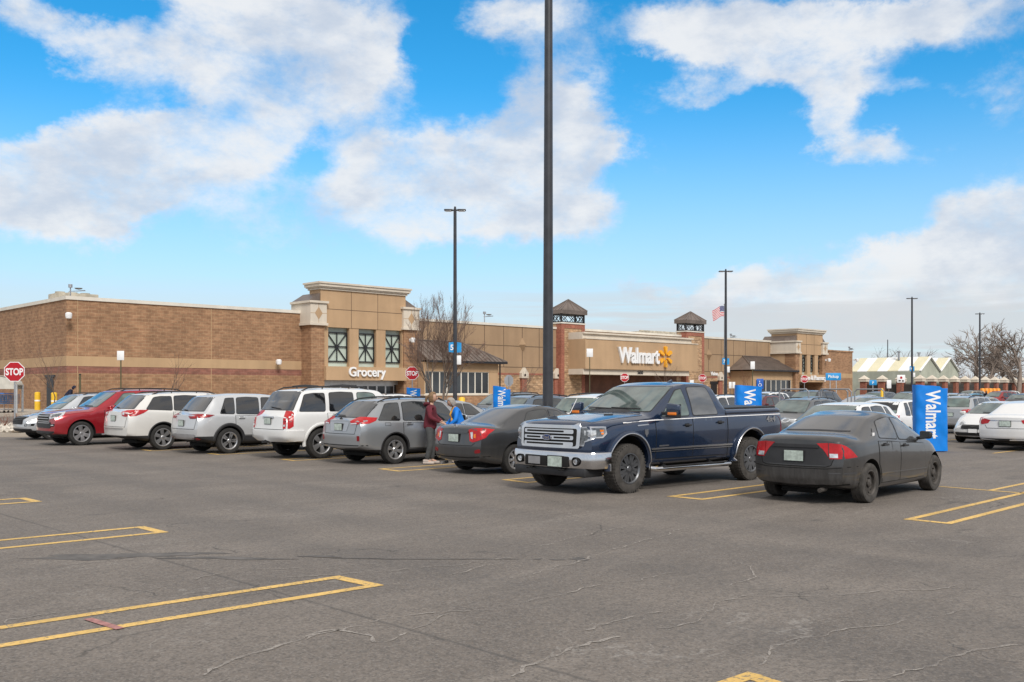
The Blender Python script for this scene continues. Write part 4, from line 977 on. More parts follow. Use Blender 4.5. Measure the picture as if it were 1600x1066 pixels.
def sp_sedan(L, W, H, sf, sr, R_, hood, hoodf, cowl, cowlz, roof0, roof1, deck, deckz, belt0, belt1, zb, pnt, **k):
    d = dict(L=L, W=W, sf=sf, sr=sr, R=R_, paint=pnt, cowl=cowl, roof0=roof0, roof1=roof1,
        top=[(0, hoodf-.12), (.08, hoodf-.04), (.25, hoodf+.01), (.7, (hood+hoodf)/2+.03), (cowl-.15, hood), (cowl, cowlz), (roof0, H-.06), (roof0+.35, H-.012), (roof0+.65, H), (roof1-.35, H-.025), (roof1, H-.075), (deck, deckz), (deck+.15, deckz+.005), (L-.10, deckz-.012), (L-.03, deckz-.05), (L, deckz-.10)],
        belt=[(0, hoodf-.22), (.4, hoodf-.10), (cowl, belt0-.02), (cowl+.5, belt0), (roof1+.2, belt1), (L, min(belt1, deckz)-.08)],
        bot=[(0, zb+.06), (.25, zb+.02), (.6, zb), (L-.7, zb), (L-.3, zb+.05), (L, zb+.12)],
        plan=[(0, .76), (.10, .84), (.25, .91), (.5, .96), (.9, .99), (1.5, 1), (L-1.3, 1), (L-.7, .985), (L-.35, .955), (L-.12, .90), (L, .84)],
        rail=[(0, .68), (.3, .80), (cowl-.2, .86), (cowl, .86), (roof0, .66), (roof0+.5, .70), (roof1-.2, .68), (roof1, .66), (deck, .76), (L-.2, .80), (L, .74)],
        crown=[(0, .06), (.4, .08), (cowl, .085), (roof0, .06), (roof1, .06), (deck, .05), (L-.3, .04), (L, .05)],
        fz=[(.15, .08), (.4, .0), (.6, .02), (.75, .08), (1.0, .16)], rz=[(.15, .12), (.4, .01), (.6, .0), (.85, .03), (1.1, .05)], bowF=.26, bowR=.16)
    d.update(k); return d
def place(name, u, v, head, label, cat, L, z=0, group=None, scale=1.0):
    e = empty(name, (u, v, z), head, label, cat, group); e.scale = (scale,)*3; return e
# ---------------------------------------------------------------- the near row of vehicles
rowlab = 'vehicles parked in the near row'
# --- blue pickup truck
def pickup():
    e = place('pickup_truck', 15.34, 12.06, PI-.012, 'dark blue lifted four-door pickup truck with chrome grille and covered bed, nose to the aisle', 'pickup truck', 5.89, group=rowlab)
    P = M['p_blue'] = paint('dark blue pearl paint', (.007, .024, .066), .45, .20, 1.0, .06)
    L = 5.89
    sp = dict(L=L, W=2.01, sf=.95, sr=4.63, R=.425, Ra=.535, az=.05, tw=.275, win=-.035, knob=True, paint=P, cowl=1.62, roof0=2.5, roof1=3.64, sig=.03,
        top=[(0, 1.19), (.03, 1.225), (.10, 1.262), (.3, 1.285), (.9, 1.345), (1.45, 1.385), (1.62, 1.395), (2.5, 1.875), (2.8, 1.935), (3.2, 1.945), (3.5, 1.93), (3.64, 1.87), (3.88, 1.44), (3.92, 1.425), (5.8, 1.435), (5.86, 1.42), (5.89, 1.38)],
        belt=[(0, .95), (.5, 1.16), (1.4, 1.25), (1.9, 1.285), (3.8, 1.31), (5.89, 1.33)], bot=[(0, .62), (.25, .55), (.5, .48), (.8, .44), (5.1, .44), (5.5, .50), (5.89, .55)],
        plan=[(0, .90), (.08, .94), (.25, .965), (.5, .985), (.8, 1), (4.9, 1), (5.6, .985), (5.8, .965), (5.89, .94)],
        rail=[(0, .84), (.3, .88), (1.5, .90), (1.62, .89), (2.5, .75), (3, .775), (3.6, .76), (3.88, .90), (3.95, .93), (5.89, .93)],
        crown=[(0, .05), (.4, .075), (1.5, .09), (2.5, .05), (3.6, .05), (3.92, .025), (5.89, .02)],
        fz=[(.4, .02), (.75, .0), (1.2, .03), (1.3, .06)], rz=[(.4, .02), (.8, .0), (1.4, .02)], bowF=.12, bowR=.05)
    c = Car(e, sp); c.under()
    c.glass([(1.90, 2.50, 2.66, 2.73), (2.84, 2.82, 3.42, 3.62)], ws=(1.40, 1.84), rw=(1.50, 1.82), ms=['gl_green', 'gl_grey'], inset=.055, pad=.05)
    c.doors([(1.70, 2.765), (2.785, 3.80)], .56, -.03, handles=[(2.60, 1.14), (3.62, 1.17)], hm='plastic')
    c.wheels('alloy_dark', 8, 'tyre_dusty', 'twin', sw=.065, rr=.265)
    for n_, r_ in (('bed_gap', None),):
        for sd in (1, -1): mb = MB(); c.line(mb, 'side', [(3.875, .5), (3.875, 1.40)], .022, .003, sd); mb.build('bed_gap', 'seam_line', e)
    c.flare(P, .075, .03, .035, -6, 186, lip='satin', name='fender_flare')
    c.part('bed_cover', 'plastic', 'top', round_poly([(3.98, -.84), (5.80, -.84), (5.80, .84), (3.98, .84)], .05), .03, skirt=.04)
    for sd in (1, -1):
        mb = MB(); c.line(mb, 'side', [(.85, 1.215), (1.7, 1.245), (3.86, 1.275), (5.80, 1.29)], .013, .010, sd); mb.build('pinstripe', 'signwhite', e)
        mb = MB(); c.pan(mb, 'side', [(1.56, .725), (4.02, .725), (4.02, .755), (1.56, .755)], .022, 0, sd); c.pan(mb, 'side', [(5.24, .745), (5.7, .745), (5.7, .775), (5.24, .775)], .02, 0, sd); mb.build('body_moulding', 'satin', e)
        mb = MB(); c.pan(mb, 'side', [(1.57, .69), (4.02, .69), (4.02, .70), (1.57, .70)], .016, 0, sd); mb.build('body_moulding', 'satin', e)
        # running board
        mb = MB(); y = sd*1.045; mb.tube([(L/2-1.56, y-.10*sd, .40), (L/2-1.66, y, .375), (L/2-3.86, y, .375), (L/2-3.98, y-.10*sd, .40)], .048, 10); mb.build('running_board', 'chrome', e)
        mb = MB(); mb.bbox(L/2-3.7, L/2-1.8, min(y-.02, y+.06*sd), max(y-.02, y+.06*sd), .408, .430, .008); 
        for x in (2.0, 3.4): mb.tube([(L/2-x, y, .38), (L/2-x, y-sd*.35, .48)], .03, 6)
        mb.build('step_pad', 'plastic', e)
        mb = MB(); mb.bbox(L/2-1.56, L/2-1.535, min(sd*.80, sd*1.0), max(sd*.80, sd*1.0), .22, .66, .01); mb.build('mud_flap', 'plastic', e)
        h0, n = c.hit('side', (5.38, 1.165), sd)
        t = text_mesh('4x4', .17, .006, .003, 1.0); t.transform(Matrix.Diagonal((1.25, 1, 1, 1))); o = linkmesh('emblem', t, 'satin', e, 30, None, (h0.x, h0.y+sd*.008, 1.145), fix=False); o.rotation_euler = (R(90), 0, PI if sd == 1 else 0)
        h0, n = c.hit('side', (1.42, 1.08), sd); mb = MB(); mb.prism([(-.045, .06), (.045, .06), (.045, -.01), (0, -.075), (-.045, -.01)], -.006, .006, 'y'); q = mb.build('shield_emblem', 'satin', e); q.location = (h0.x, h0.y+sd*.010, 1.03)
        mb = MB(); c.pan(mb, 'side', [(1.20, 1.15), (1.50, 1.165), (1.50, 1.185), (1.20, 1.17)], .012, 0, sd); mb.build('emblem', 'satin', e)
        h0, n = c.hit('side', (1.85, .8), sd); mb = MB(); c.pan(mb, 'side', [(1.78, .775), (2.05, .775), (2.05, .80), (1.78, .80)], .014, 0, sd); mb.build('emblem', 'satin', e)
    # front end
    fr = [(-.70, .79), (.70, .79), (.715, 1.185), (-.715, 1.185)]; c.part('grille', 'chrome', 'front', round_poly(fr, .05), .045, skirt=.07)
    c.part('grille_opening', 'well', 'front', round_poly([(-.63, .825), (.63, .825), (.64, 1.125), (-.64, 1.125)], .04), .050, skirt=.03)
    for i, z in enumerate((.858, .965, 1.07)):
        g = c.part('grille_bar', 'chrome', 'front', round_poly([(-.585, z-.036), (.585, z-.036), (.585, z+.036), (-.585, z+.036)], .03), .068, skirt=.03)
        a = [(-.52, -.16), (.16, .52)] if i == 1 else [(-.52, .38)]
        for y0, y1 in a: c.part('slot', 'well', 'front', round_poly([(y0, z-.016), (y1, z-.016), (y1, z+.016), (y0, z+.016)], .015), .0705, parent=g[0], skirt=.01)
    ov = [(.115*math.cos(2*PI*i/24), .965+.050*math.sin(2*PI*i/24)) for i in range(24)]
    bq = c.part('oval_badge', 'satin', 'front', ov, .080, skirt=.03)[0]
    c.part('badge_face', 'badge', 'front', [(y*.88, .965+(z-.965)*.84) for y, z in ov], .083, parent=bq)
    hx = c.hit('front', (0, .965))[0].x+.0845
    t = text_mesh('Ford', .075, .002, .003, .95); o = linkmesh('badge_lettering', t, 'chrome', bq, 30, None, (hx, 0, .942), fix=False); o.rotation_euler = (R(90), 0, R(90))
    for sd in (1, -1):
        q = [(.745, 1.165), ('.30', 1.165), ('.40', 1.16), ('.41', 1.04), ('.30', .97), ('.12', .965), (.86, .90), (.84, .835), (.745, .83)]
        q2 = [(.775, 1.14), ('.30', 1.14), ('.375', 1.135), ('.38', 1.06), ('.29', .995), ('.14', .99), (.845, .92), (.825, .86), (.775, .86)]
        mb = MB(); c.pan(mb, 'cf', [(sd*y, z) for y, z in c.wrap(q, True)], .010, 0); hl = mb.build('headlight', 'satin', e, 50)
        mb = MB(); c.pan(mb, 'cf', [(sd*y, z) for y, z in c.wrap(q2, True)], .015, 0); mb.build('lens', 'lamp_dark', hl, 50)
        mb = MB(); c.pan(mb, 'cf', [(sd*y, z) for y, z in c.wrap([('.24', 1.11), ('.36', 1.11), ('.36', 1.08), ('.24', 1.08)], True)], .018, 0); c.pan(mb, 'cf', [(sd*y, z) for y, z in c.wrap([('.24', 1.055), ('.34', 1.055), ('.32', 1.025), ('.24', 1.025)], True)], .018, 0); mb.build('side_marker', 'amber', hl)
        mb = MB(); c.pan(mb, 'cf', [(sd*y, z) for y, z in c.wrap([(.86, 1.10), ('.14', 1.10), ('.14', 1.02), (.86, 1.02)], True)], .018, 0); mb.build('projector', 'lamp', hl)
    mb = MB()                                    # bumper sweep
    path = []
    for i in range(41):
        t = -1+2*i/40; a = abs(t)
        if a < .72: y = t/.72*.90; x = L/2+.03-.10*(abs(y)/.9)**2.5
        else: k_ = (a-.72)/.28; y = math.copysign(.90+.115*math.sin(k_*PI/2), t); x = L/2-.07-.36*k_**1.25
        path.append((x, y))
    prof = [(.0, .735), (.03, .73), (.045, .70), (.05, .56), (.035, .46), (-.0, .44), (-.10, .45), (-.10, .735)]
    V = []; F = []; n = len(prof)
    for i, (x, y) in enumerate(path):
        d = Vector(path[min(i+1, 40)])-Vector(path[max(i-1, 0)]); nn = Vector((d.y, -d.x)).normalized()
        for o_, z in prof: V.append((x+nn.x*o_, y+nn.y*o_, z))
    for i in range(40): F += [(i*n+j, i*n+(j+1) % n, (i+1)*n+(j+1) % n, (i+1)*n+j) for j in range(n)]
    F += [tuple(range(n)), tuple(range(40*n, 41*n))]
    mb.add(V, F); bp = mb.build('front_bumper', 'chrome', e, 50)
    mb = MB(); mb.bbox(L/2+.04, L/2+.090, -.52, .52, .47, .655, .02); mb.build('bumper_opening', 'well', bp)
    mb = MB(); mb.box(L/2+.090, L/2+.097, -.42, -.13, .50, .63); mb.build('intake_mesh', 'alloy', bp)
    for i in range(9):
        pass
    mb = MB(); mb.box(L/2+.10, L/2+.106, .07, .40, .475, .65, 0); mb.box(L/2+.09, L/2+.10, .055, .415, .46, .665, 1); mb.build('license_plate', ['plate', 'plastic'], bp)
    for sd in (1, -1):
        mb = MB(); m4 = Matrix.Translation((L/2+.045, sd*.68, .575)) @ Matrix.Rotation(-PI/2, 4, 'Z') @ Matrix.Rotation(-sd*.13, 4, 'Z')
        mb.lathe([(.0, -.004), (.045, -.012), (.05, .01)], 16, 0, m4); mb.lathe([(.050, .0), (.072, .004), (.078, -.008), (.078, .03)], 20, 1, m4)
        mb.build('fog_lamp', ['lamp', 'well'], bp)
    mb = MB(); mb.bbox(L/2-.45, L/2+.02, -.86, .86, .31, .46, .03); mb.build('air_dam', 'plastic', e)
    mb = MB(); mb.tube([(L/2+.02, .42, .44), (L/2+.13, .42, .42), (L/2+.13, .36, .42), (L/2+.02, .36, .44)], .012, 6); mb.tube([(L/2+.02, -.42, .44), (L/2+.13, -.42, .42), (L/2+.13, -.36, .42), (L/2+.02, -.36, .44)], .012, 6); mb.build('tow_hook', 'well', e)
    mb = MB(); mb.bbox(-L/2-.12, -L/2+.03, -.93, .93, .50, .66, .02); mb.build('rear_bumper', 'chrome', e)
    for sd in (1, -1): c.part('taillight', 'red', 'rear', [(.86*sd, .85), (.955*sd, .85), (.955*sd, 1.30), (.86*sd, 1.30)], .008)
    c.mirror(1.98, 1.40, P, .27, .25, .13, low=True)
    c.wiper('front', .62, -.05, 1.425, 1.44); c.wiper('front', -.05, -.68, 1.425, 1.44)
    for a_ in ((.30, .28), (.86, .60)): pass
    mb = MB()
    for sd in (1, -1): c.line(mb, 'top', [(.22, sd*.80), (.7, sd*.82), (1.50, sd*.84)], .012, .003)
    c.line(mb, 'top', [(.22, -.80), (.20, 0), (.22, .80)], .012, .003); mb.build('hood_gap', 'seam_line', e)
    for sd in (1, -1):
        h0, n = c.hit('top', (1.05, sd*.42)); mb = MB(); mb.prism([(h0.x-.16, h0.y), (h0.x-.02, h0.y-.08*sd), (h0.x+.10, h0.y), (h0.x-.02, h0.y+.10*sd)], h0.z-.02, h0.z+.012, 'z'); mb.build('hood_vent', 'plastic', e)
    mb = MB(); h0, n = c.hit('side', (1.36, 1.32), -1); mb.tube([(h0.x, h0.y+.03, 1.33), (h0.x-.18, h0.y+.05, 1.62)], .006, 5); mb.build('radio_antenna', 'signwhite', e)
    mb = MB(); h0, n = c.hit('top', (2.9, .35)); mb.prism([(h0.x-.07, h0.z-.01), (h0.x+.07, h0.z-.01), (h0.x+.05, h0.z+.012), (h0.x-.06, h0.z+.05)], h0.y-.018, h0.y+.018, 'y'); mb.build('roof_antenna', P, e)
    return e
pickup()
# --- dusty black sedan
def tail(c, e, m, rear, extra=None, name='taillight', off=.009, front=False):
    md = 'cf' if front else 'cr'
    for sd in (1, -1):
        mb = MB(); c.pan(mb, md, [(sd*y, z) for y, z in c.wrap(rear, front)], off, 0, skirt=.02); o = mb.build(name, m, e, 50)
        for (mm_, pl) in (extra or []):
            mb = MB(); c.pan(mb, md, [(sd*y, z) for y, z in c.wrap(pl, front)], off+.004, 0, skirt=.01); mb.build('lens', mm_, o, 50)
def rline(c, e, pts, w_=.012, name='panel_gap', mode='rear', m='seam_line'):
    mb = MB(); c.line(mb, mode, pts, w_, .0035); mb.build(name, m, e)
def rcover(c, e, poly, m, off=.012, name='bumper_lower', mode='rear', skirt=.03, parent=None): return c.part(name, m, mode, poly, off, parent=parent or e, skirt=skirt)
def black_sedan():
    e = place('sedan', 16.25, 8.42, .055, 'dusty matte black sedan seen from behind on black steel wheels, rightmost in the near row', 'sedan', 4.49, group=rowlab)
    P = paint('dusty matte black paint', (.010, .010, .011), .0, .25, 1.0, .20, dirtcol=(.13, .125, .12))
    sp = sp_sedan(4.49, 1.76, 1.44, .90, 3.60, .315, .90, .62, 1.02, .965, 1.95, 3.05, 3.84, 1.09, .90, 1.00, .20, P, tw=.215, bowR=.20)
    sp['plan'] = sp['plan'][:-2]+[(4.37, .90), (4.49, .85)]
    c = Car(e, sp); c.under()
    c.glass([(1.62, 2.05, 2.40, 2.44), (2.50, 2.46, 2.95, 3.20)], m='gl_dustyside', ws=(.99, 1.36), rw=(1.125, 1.36), rwm='gl_dusty', inset=.05, pad=.045, trimw=True)
    c.doors([(1.42, 2.455), (2.475, 3.30)], .30, handles=[(2.28, .86), (3.08, .90)], hm='plastic')
    c.wheels('alloy_dusty', 5, 'tyre_dusty', 'steel', rr=.205)
    tail(c, e, 'red', [(.385, .955), (.60, .965), (.60, .745), (.56, .80), (.50, .865)])
    tail(c, e, 'red', [(.615, .965), (.78, .955), ('4.40', .93), ('4.22', .86), ('4.06', .745), ('4.2', .735), (.78, .72), (.615, .72)], [('lamp', [(.625, .80), (.80, .80), (.80, .737), (.625, .737)])])
    rcover(c, e, round_poly([(-.57, .62), (.57, .62), (.60, .72), (.50, .86), (.36, .90), (-.36, .90), (-.50, .86), (-.60, .72)], .05), M['plastic'], .004, 'trunk_recess', skirt=.004)
    rcover(c, e, round_poly([(-.40, .885), (.40, .885), (.38, .935), (-.38, .935)], .02), M['plastic'], .02, 'trunk_handle_strip')
    rline(c, e, [(-.615, .72), (-.58, .62), (-.5, .595), (.5, .595), (.58, .62), (.615, .72)], .014)
    rline(c, e, [(-.84, .60), (-.5, .565), (.5, .565), (.84, .60)], .012)
    rline(c, e, [(-.82, .33), (-.5, .30), (.5, .30), (.82, .33)], .02)
    c.plate_('rear', .755, .32, .16)
    mb = MB(); 
    for sd in (1, -1):
        mb = MB(); c.pan(mb, 'side', [(1.25, .42), (3.22, .44), (3.22, .455), (1.25, .435)], .016, 0, sd); mb.build('side_crease', P, e)
        mb = MB(); c.line(mb, 'side', [(4.05, .50), (4.42, .50)], .02, .006, sd); mb.build('bumper_crease', 'plastic2', e)
    mb = MB(); mb.tube([(-2.22, -.42, .23), (-2.02, -.42, .24)], .035, 10); mb.build('exhaust_pipe', 'alloy_dusty', e)
    c.mirror(1.58, .98, 'plastic', .20, .15, .06)
    rline(c, e, [(-.55, 1.125), (0, 1.135), (.55, 1.125)], .018, 'window_seal', m='plastic')
    rline(c, e, [(3.22, -.70), (3.3, -.74)], .01, mode='top')
    h0, n = c.hit('side', (3.32, 1.06), -1); mb = MB(); mb.box(h0.x-.05, h0.x+.03, h0.y-.006, h0.y-.002, 1.02, 1.10); mb.build('sticker', 'signwhite', e)
black_sedan()
# --- charcoal sedan
def grey_sedan():
    e = place('sedan', 15.92, 16.15, .0, 'dark grey sedan seen from behind between the pickup truck and the silver wagon', 'sedan', 4.54, group=rowlab)
    P = paint('charcoal metallic paint', (.060, .062, .066), .6, .28, .9, .06)
    c = Car(e, sp_sedan(4.54, 1.76, 1.465, .93, 3.53, .315, .93, .66, 1.02, 1.0, 1.90, 3.10, 3.92, 1.06, .93, 1.00, .20, P, tw=.205)); c.under()
    c.glass([(1.60, 2.0, 2.35, 2.40), (2.46, 2.42, 2.98, 3.28)], ws=(1.02, 1.39), rw=(1.11, 1.39), rwm='gl_rear', inset=.05)
    c.doors([(1.42, 2.42), (2.44, 3.28)], .30, handles=[(2.25, .88), (3.1, .91)])
    c.wheels('alloy', 7, rr=.21, sw=.036)
    tail(c, e, 'red', [(.46, .955), (.70, .985), ('4.42', .985), ('4.12', .955), ('4.3', .87), ('4.40', .79), (.74, .72), (.60, .69), (.50, .72)], [('lamp', [(.52, .90), (.60, .91), (.60, .76), (.55, .77)]), ('amber', [(.63, .86), (.69, .87), (.69, .78), (.63, .79)])])
    rcover(c, e, round_poly([(-.44, .66), (.44, .66), (.48, .87), (-.48, .87)], .04), P, -.002, 'plate_recess', skirt=.0)
    rcover(c, e, round_poly([(-.42, .885), (.42, .885), (.42, .925), (-.42, .925)], .02), P, .025, 'trunk_trim')
    c.plate_('rear', .775); rline(c, e, [(-.60, .68), (-.52, .62), (.52, .62), (.60, .68)]); rline(c, e, [(-.80, .40), (-.4, .37), (.4, .37), (.80, .40)], .02)
    rcover(c, e, round_poly([(.60, .46), (.74, .48), (.72, .56), (.60, .53)], .03), 'red_dark', .01, 'reflector'); rcover(c, e, round_poly([(-.60, .46), (-.74, .48), (-.72, .56), (-.60, .53)], .03), 'red_dark', .01, 'reflector')
    h0, n = c.hit('rear', (0, 1.0)); mb = MB(); m4 = Matrix.Translation(h0+n*.01) @ Matrix.Rotation(PI/2, 4, 'Z'); mb.lathe([(.04, 0), (.048, -.006), (.056, 0)], 20, 0, m4); mb.lathe([(.018, 0), (.024, -.006), (.03, 0)], 16, 0, m4); mb.build('round_badge', 'chrome', e)
    c.mirror(1.52, 1.0, P, .2, .14, .06)
    mb = MB(); mb.tube([(-2.22, .45, .22), (-2.05, .45, .23)], .03, 10); mb.build('exhaust_pipe', 'alloy', e)
grey_sedan()
# --- silver wagon
def wagon():
    e = place('station_wagon', 15.87, 20.25, .0, 'silver station wagon with dark roof rails seen from behind, next to the maroon-hooded shopper', 'station wagon', 4.78, group=rowlab)
    P = paint('silver metallic paint', (.34, .355, .37), .6, .3, .8, .04, low=.36)
    c = Car(e, sp_suv(4.78, 1.82, 1.60, .98, 3.72, .345, 1.00, .74, 1.12, 1.06, 1.95, 4.02, 4.62, 1.12, .99, 1.05, .26, P, tw=.22, rail=[(0, .74), (.3, .84), (.92, .90), (1.12, .89), (1.95, .70), (2.6, .72), (3.7, .69), (4.02, .665), (4.62, .83), (4.78, .86)])); c.under()
    c.glass([(1.72, 2.1, 2.52, 2.58), (2.66, 2.62, 3.38, 3.46), (3.56, 3.50, 3.86, 4.20)], ws=(1.10, 1.50), rw=(1.135, 1.50), rwm='gl_rear', inset=.05)
    c.doors([(1.50, 2.60), (2.62, 3.48)], .38, handles=[(2.42, .93), (3.3, .96)])
    c.wheels('alloy', 6, rr=.232, sw=.05)
    tail(c, e, 'red', [(.47, 1.05), (.62, 1.11), (.80, 1.14), ('4.62', 1.14), ('4.22', 1.125), ('4.3', 1.05), ('4.5', .99), (.78, .97), (.50, .96)], [('lamp', [(.50, .995), (.74, 1.01), (.74, .975), (.50, .967)])])
    rcover(c, e, round_poly([(-.33, .80), (.33, .80), (.40, 1.02), (-.40, 1.02)], .04), 'satin', .006, 'plate_surround', skirt=.0); c.plate_('rear', .90)
    rline(c, e, [(-.66, .97), (-.62, .74), (.62, .74), (.66, .97)]); 
    rcover(c, e, round_poly([(.70, .58), (.77, .58), (.77, .70), (.70, .70)], .01), 'red_dark', .01, 'reflector'); rcover(c, e, round_poly([(-.70, .58), (-.77, .58), (-.77, .70), (-.70, .70)], .01), 'red_dark', .01, 'reflector')
    rcover(c, e, round_poly([(-.52, 1.53), (.52, 1.53), (.46, 1.575), (-.46, 1.575)], .02), 'plastic', .06, 'spoiler', skirt=.08)
    rcover(c, e, round_poly([(-.20, 1.54), (.20, 1.54), (.18, 1.56), (-.18, 1.56)], .01), 'red_dark', .065, 'brake_light', skirt=.02)
    c.rails(1.9, 4.0, .88, 'plastic', .045); c.wiper('rear', .40, .02, 1.16, 1.15); c.mirror(1.62, 1.06, P, .2, .16, .06)
    mb = MB(); c.line(mb, 'rear', [(-.84, .47), (.84, .47)], .02, .004); mb.build('bumper_gap', 'seam_line', e)
    c.flare('plastic', .02, .004, .006)
    for sd in (1, -1): mb = MB(); c.line(mb, 'side', [(3.86, .93), (4.02, .93), (4.02, 1.0), (3.86, 1.0), (3.86, .93)], .008, .003, sd); mb.build('fuel_door', 'seam_line', e)
    mb = MB(); h0, n = c.hit('rear', (0, 1.08)); mb.lathe([(0, -.008), (.045, -.006), (.05, 0)], 16, 0, Matrix.Translation(h0+n*.006) @ Matrix.Rotation(PI/2, 4, 'Z') @ Matrix.Diagonal((1.4, 1, .8, 1))); mb.build('oval_badge', 'plastic2', e)
wagon()
# --- big white SUV
def white_suv():
    e = place('suv', 15.75, 23.15, .0, 'boxy white sport utility vehicle with tall red tail lamps seen from behind', 'suv', 5.05, group=rowlab)
    P = paint('white paint', (.70, .70, .69), .0, .3, .8, .04)
    c = Car(e, sp_suv(5.05, 1.93, 1.85, .96, 3.98, .395, 1.20, .98, 1.25, 1.24, 2.02, 4.50, 4.93, 1.16, 1.20, 1.22, .42, P, tw=.26, Ra=.47, bowR=.08, rail=[(0, .76), (.3, .86), (1.0, .9), (1.25, .89), (2.02, .76), (2.6, .78), (4.2, .77), (4.5, .76), (4.93, .88), (5.05, .89)], bot=[(0, .46), (.25, .44), (.6, .42), (4.3, .42), (4.75, .46), (5.05, .52)])); c.under()
    c.glass([(1.95, 2.25, 2.78, 2.84), (2.96, 2.93, 3.66, 3.72), (3.86, 3.82, 4.40, 4.62)], m='gl_side', ws=(1.28, 1.74), rw=(1.27, 1.74), rwm='gl_rear', ms=['gl_green', 'gl_dark', 'gl_dark'], inset=.07)
    c.doors([(1.62, 2.89), (2.91, 3.80)], .52, handles=[(2.7, 1.12), (3.6, 1.13)])
    c.wheels('alloy', 5, rr=.275, sw=.07)
    tail(c, e, 'red', [(.76, .80), ('4.97', .80), ('4.84', .86), ('4.83', 1.20), ('4.9', 1.24), (.80, 1.25), (.76, 1.22)], [('red_dark', [(.78, .97), ('4.90', .97), ('4.90', 1.0), (.78, 1.0)]), ('lamp', [(.79, .85), (.86, .85), (.86, .90), (.79, .90)])])
    bw = c.wrap([(0, .5), ('4.55', .52), ('4.52', .745)]); rcover(c, e, [(-bw[1][0], .50), (bw[1][0], .50), (bw[2][0], .745), (-bw[2][0], .745)], P, .05, 'rear_bumper', 'cr', skirt=.085); rline(c, e, [(-.76, 1.3), (-.74, .77), (.74, .77), (.76, 1.3)], .014)
    rcover(c, e, round_poly([(-.28, 1.06), (.28, 1.06), (.28, 1.10), (-.28, 1.10)], .015), 'satin', .02, 'tailgate_handle'); c.plate_('rear', .985)
    rcover(c, e, round_poly([(-.16, 1.77), (.16, 1.77), (.15, 1.80), (-.15, 1.80)], .01), 'red', .01, 'brake_light')
    c.flare(P, .07, .015, .02, -8, 188, name='fender_flare'); c.rails(2.3, 4.4, .84, 'plastic', .06, (2.7, 3.9)); c.wiper('rear', .25, -.25, 1.33, 1.29); c.mirror(1.86, 1.28, 'plastic', .22, .19, .1)
    mb = MB(); mb.box(-2.65, -2.45, -.05, .05, .42, .48); mb.build('tow_hitch', 'plastic', e)
white_suv()
# --- silver crossover
def crossover():
    e = place('crossover', 14.85, 26.65, .0, 'light silver crossover with black lower cladding, seen from behind left of the boxy white one', 'suv', 4.65, group=rowlab)
    P = paint('light silver paint', (.56, .57, .58), .35, .3, .8, .03, low=.50)
    c = Car(e, sp_suv(4.65, 1.84, 1.69, .93, 3.63, .36, 1.06, .86, 1.12, 1.10, 1.95, 4.00, 4.48, 1.14, 1.05, 1.12, .27, P, tw=.23)); c.under()
    c.glass([(1.75, 2.15, 2.55, 2.62), (2.70, 2.66, 3.32, 3.40), (3.46, 3.42, 3.66, 3.90)], m='gl_dark', ws=(1.14, 1.58), rw=(1.20, 1.57), rwm='gl_rear', inset=.06)
    c.doors([(1.52, 2.64), (2.66, 3.44)], .52, handles=[(2.46, .98), (3.26, 1.0)])
    c.wheels('alloy', 5, rr=.245, kind='twin', sw=.06); c.flare('plastic', .075, .006, .012)
    tail(c, e, 'red_dark', [(.34, 1.09), (.80, 1.12), ('4.5', 1.12), ('4.08', 1.09), ('4.25', 1.03), (.80, .99), (.50, .985)], [('red', [(.60, 1.06), ('4.3', 1.07), ('4.36', 1.035), (.62, 1.02)])])
    c.plate_('rear', .86); rline(c, e, [(-.74, .98), (-.68, .70), (.68, .70), (.74, .98)]); rcover(c, e, round_poly([(-.66, .42), (.66, .42), (.74, .56), (-.74, .56)], .03), 'alloy', .012, 'bumper_insert')
    rcover(c, e, round_poly([(-.56, 1.60), (.56, 1.60), (.52, 1.64), (-.52, 1.64)], .02), 'plastic', .05, 'spoiler', skirt=.07); c.wiper('rear', .42, .1, 1.22, 1.20); c.mirror(1.66, 1.1, P, .2, .16, .06)
    for sd in (1, -1): rcover(c, e, [(sd*.62, .40), (sd*.78, .42), (sd*.76, .46), (sd*.62, .45)], 'red_dark', .016, 'reflector')
    mb = MB(); h0, n = c.hit('top', (3.8, 0)); mb.prism([(h0.x-.08, h0.z-.01), (h0.x+.08, h0.z-.01), (h0.x-.06, h0.z+.06)], -.015, .015, 'y'); mb.build('roof_antenna', P, e)
crossover()
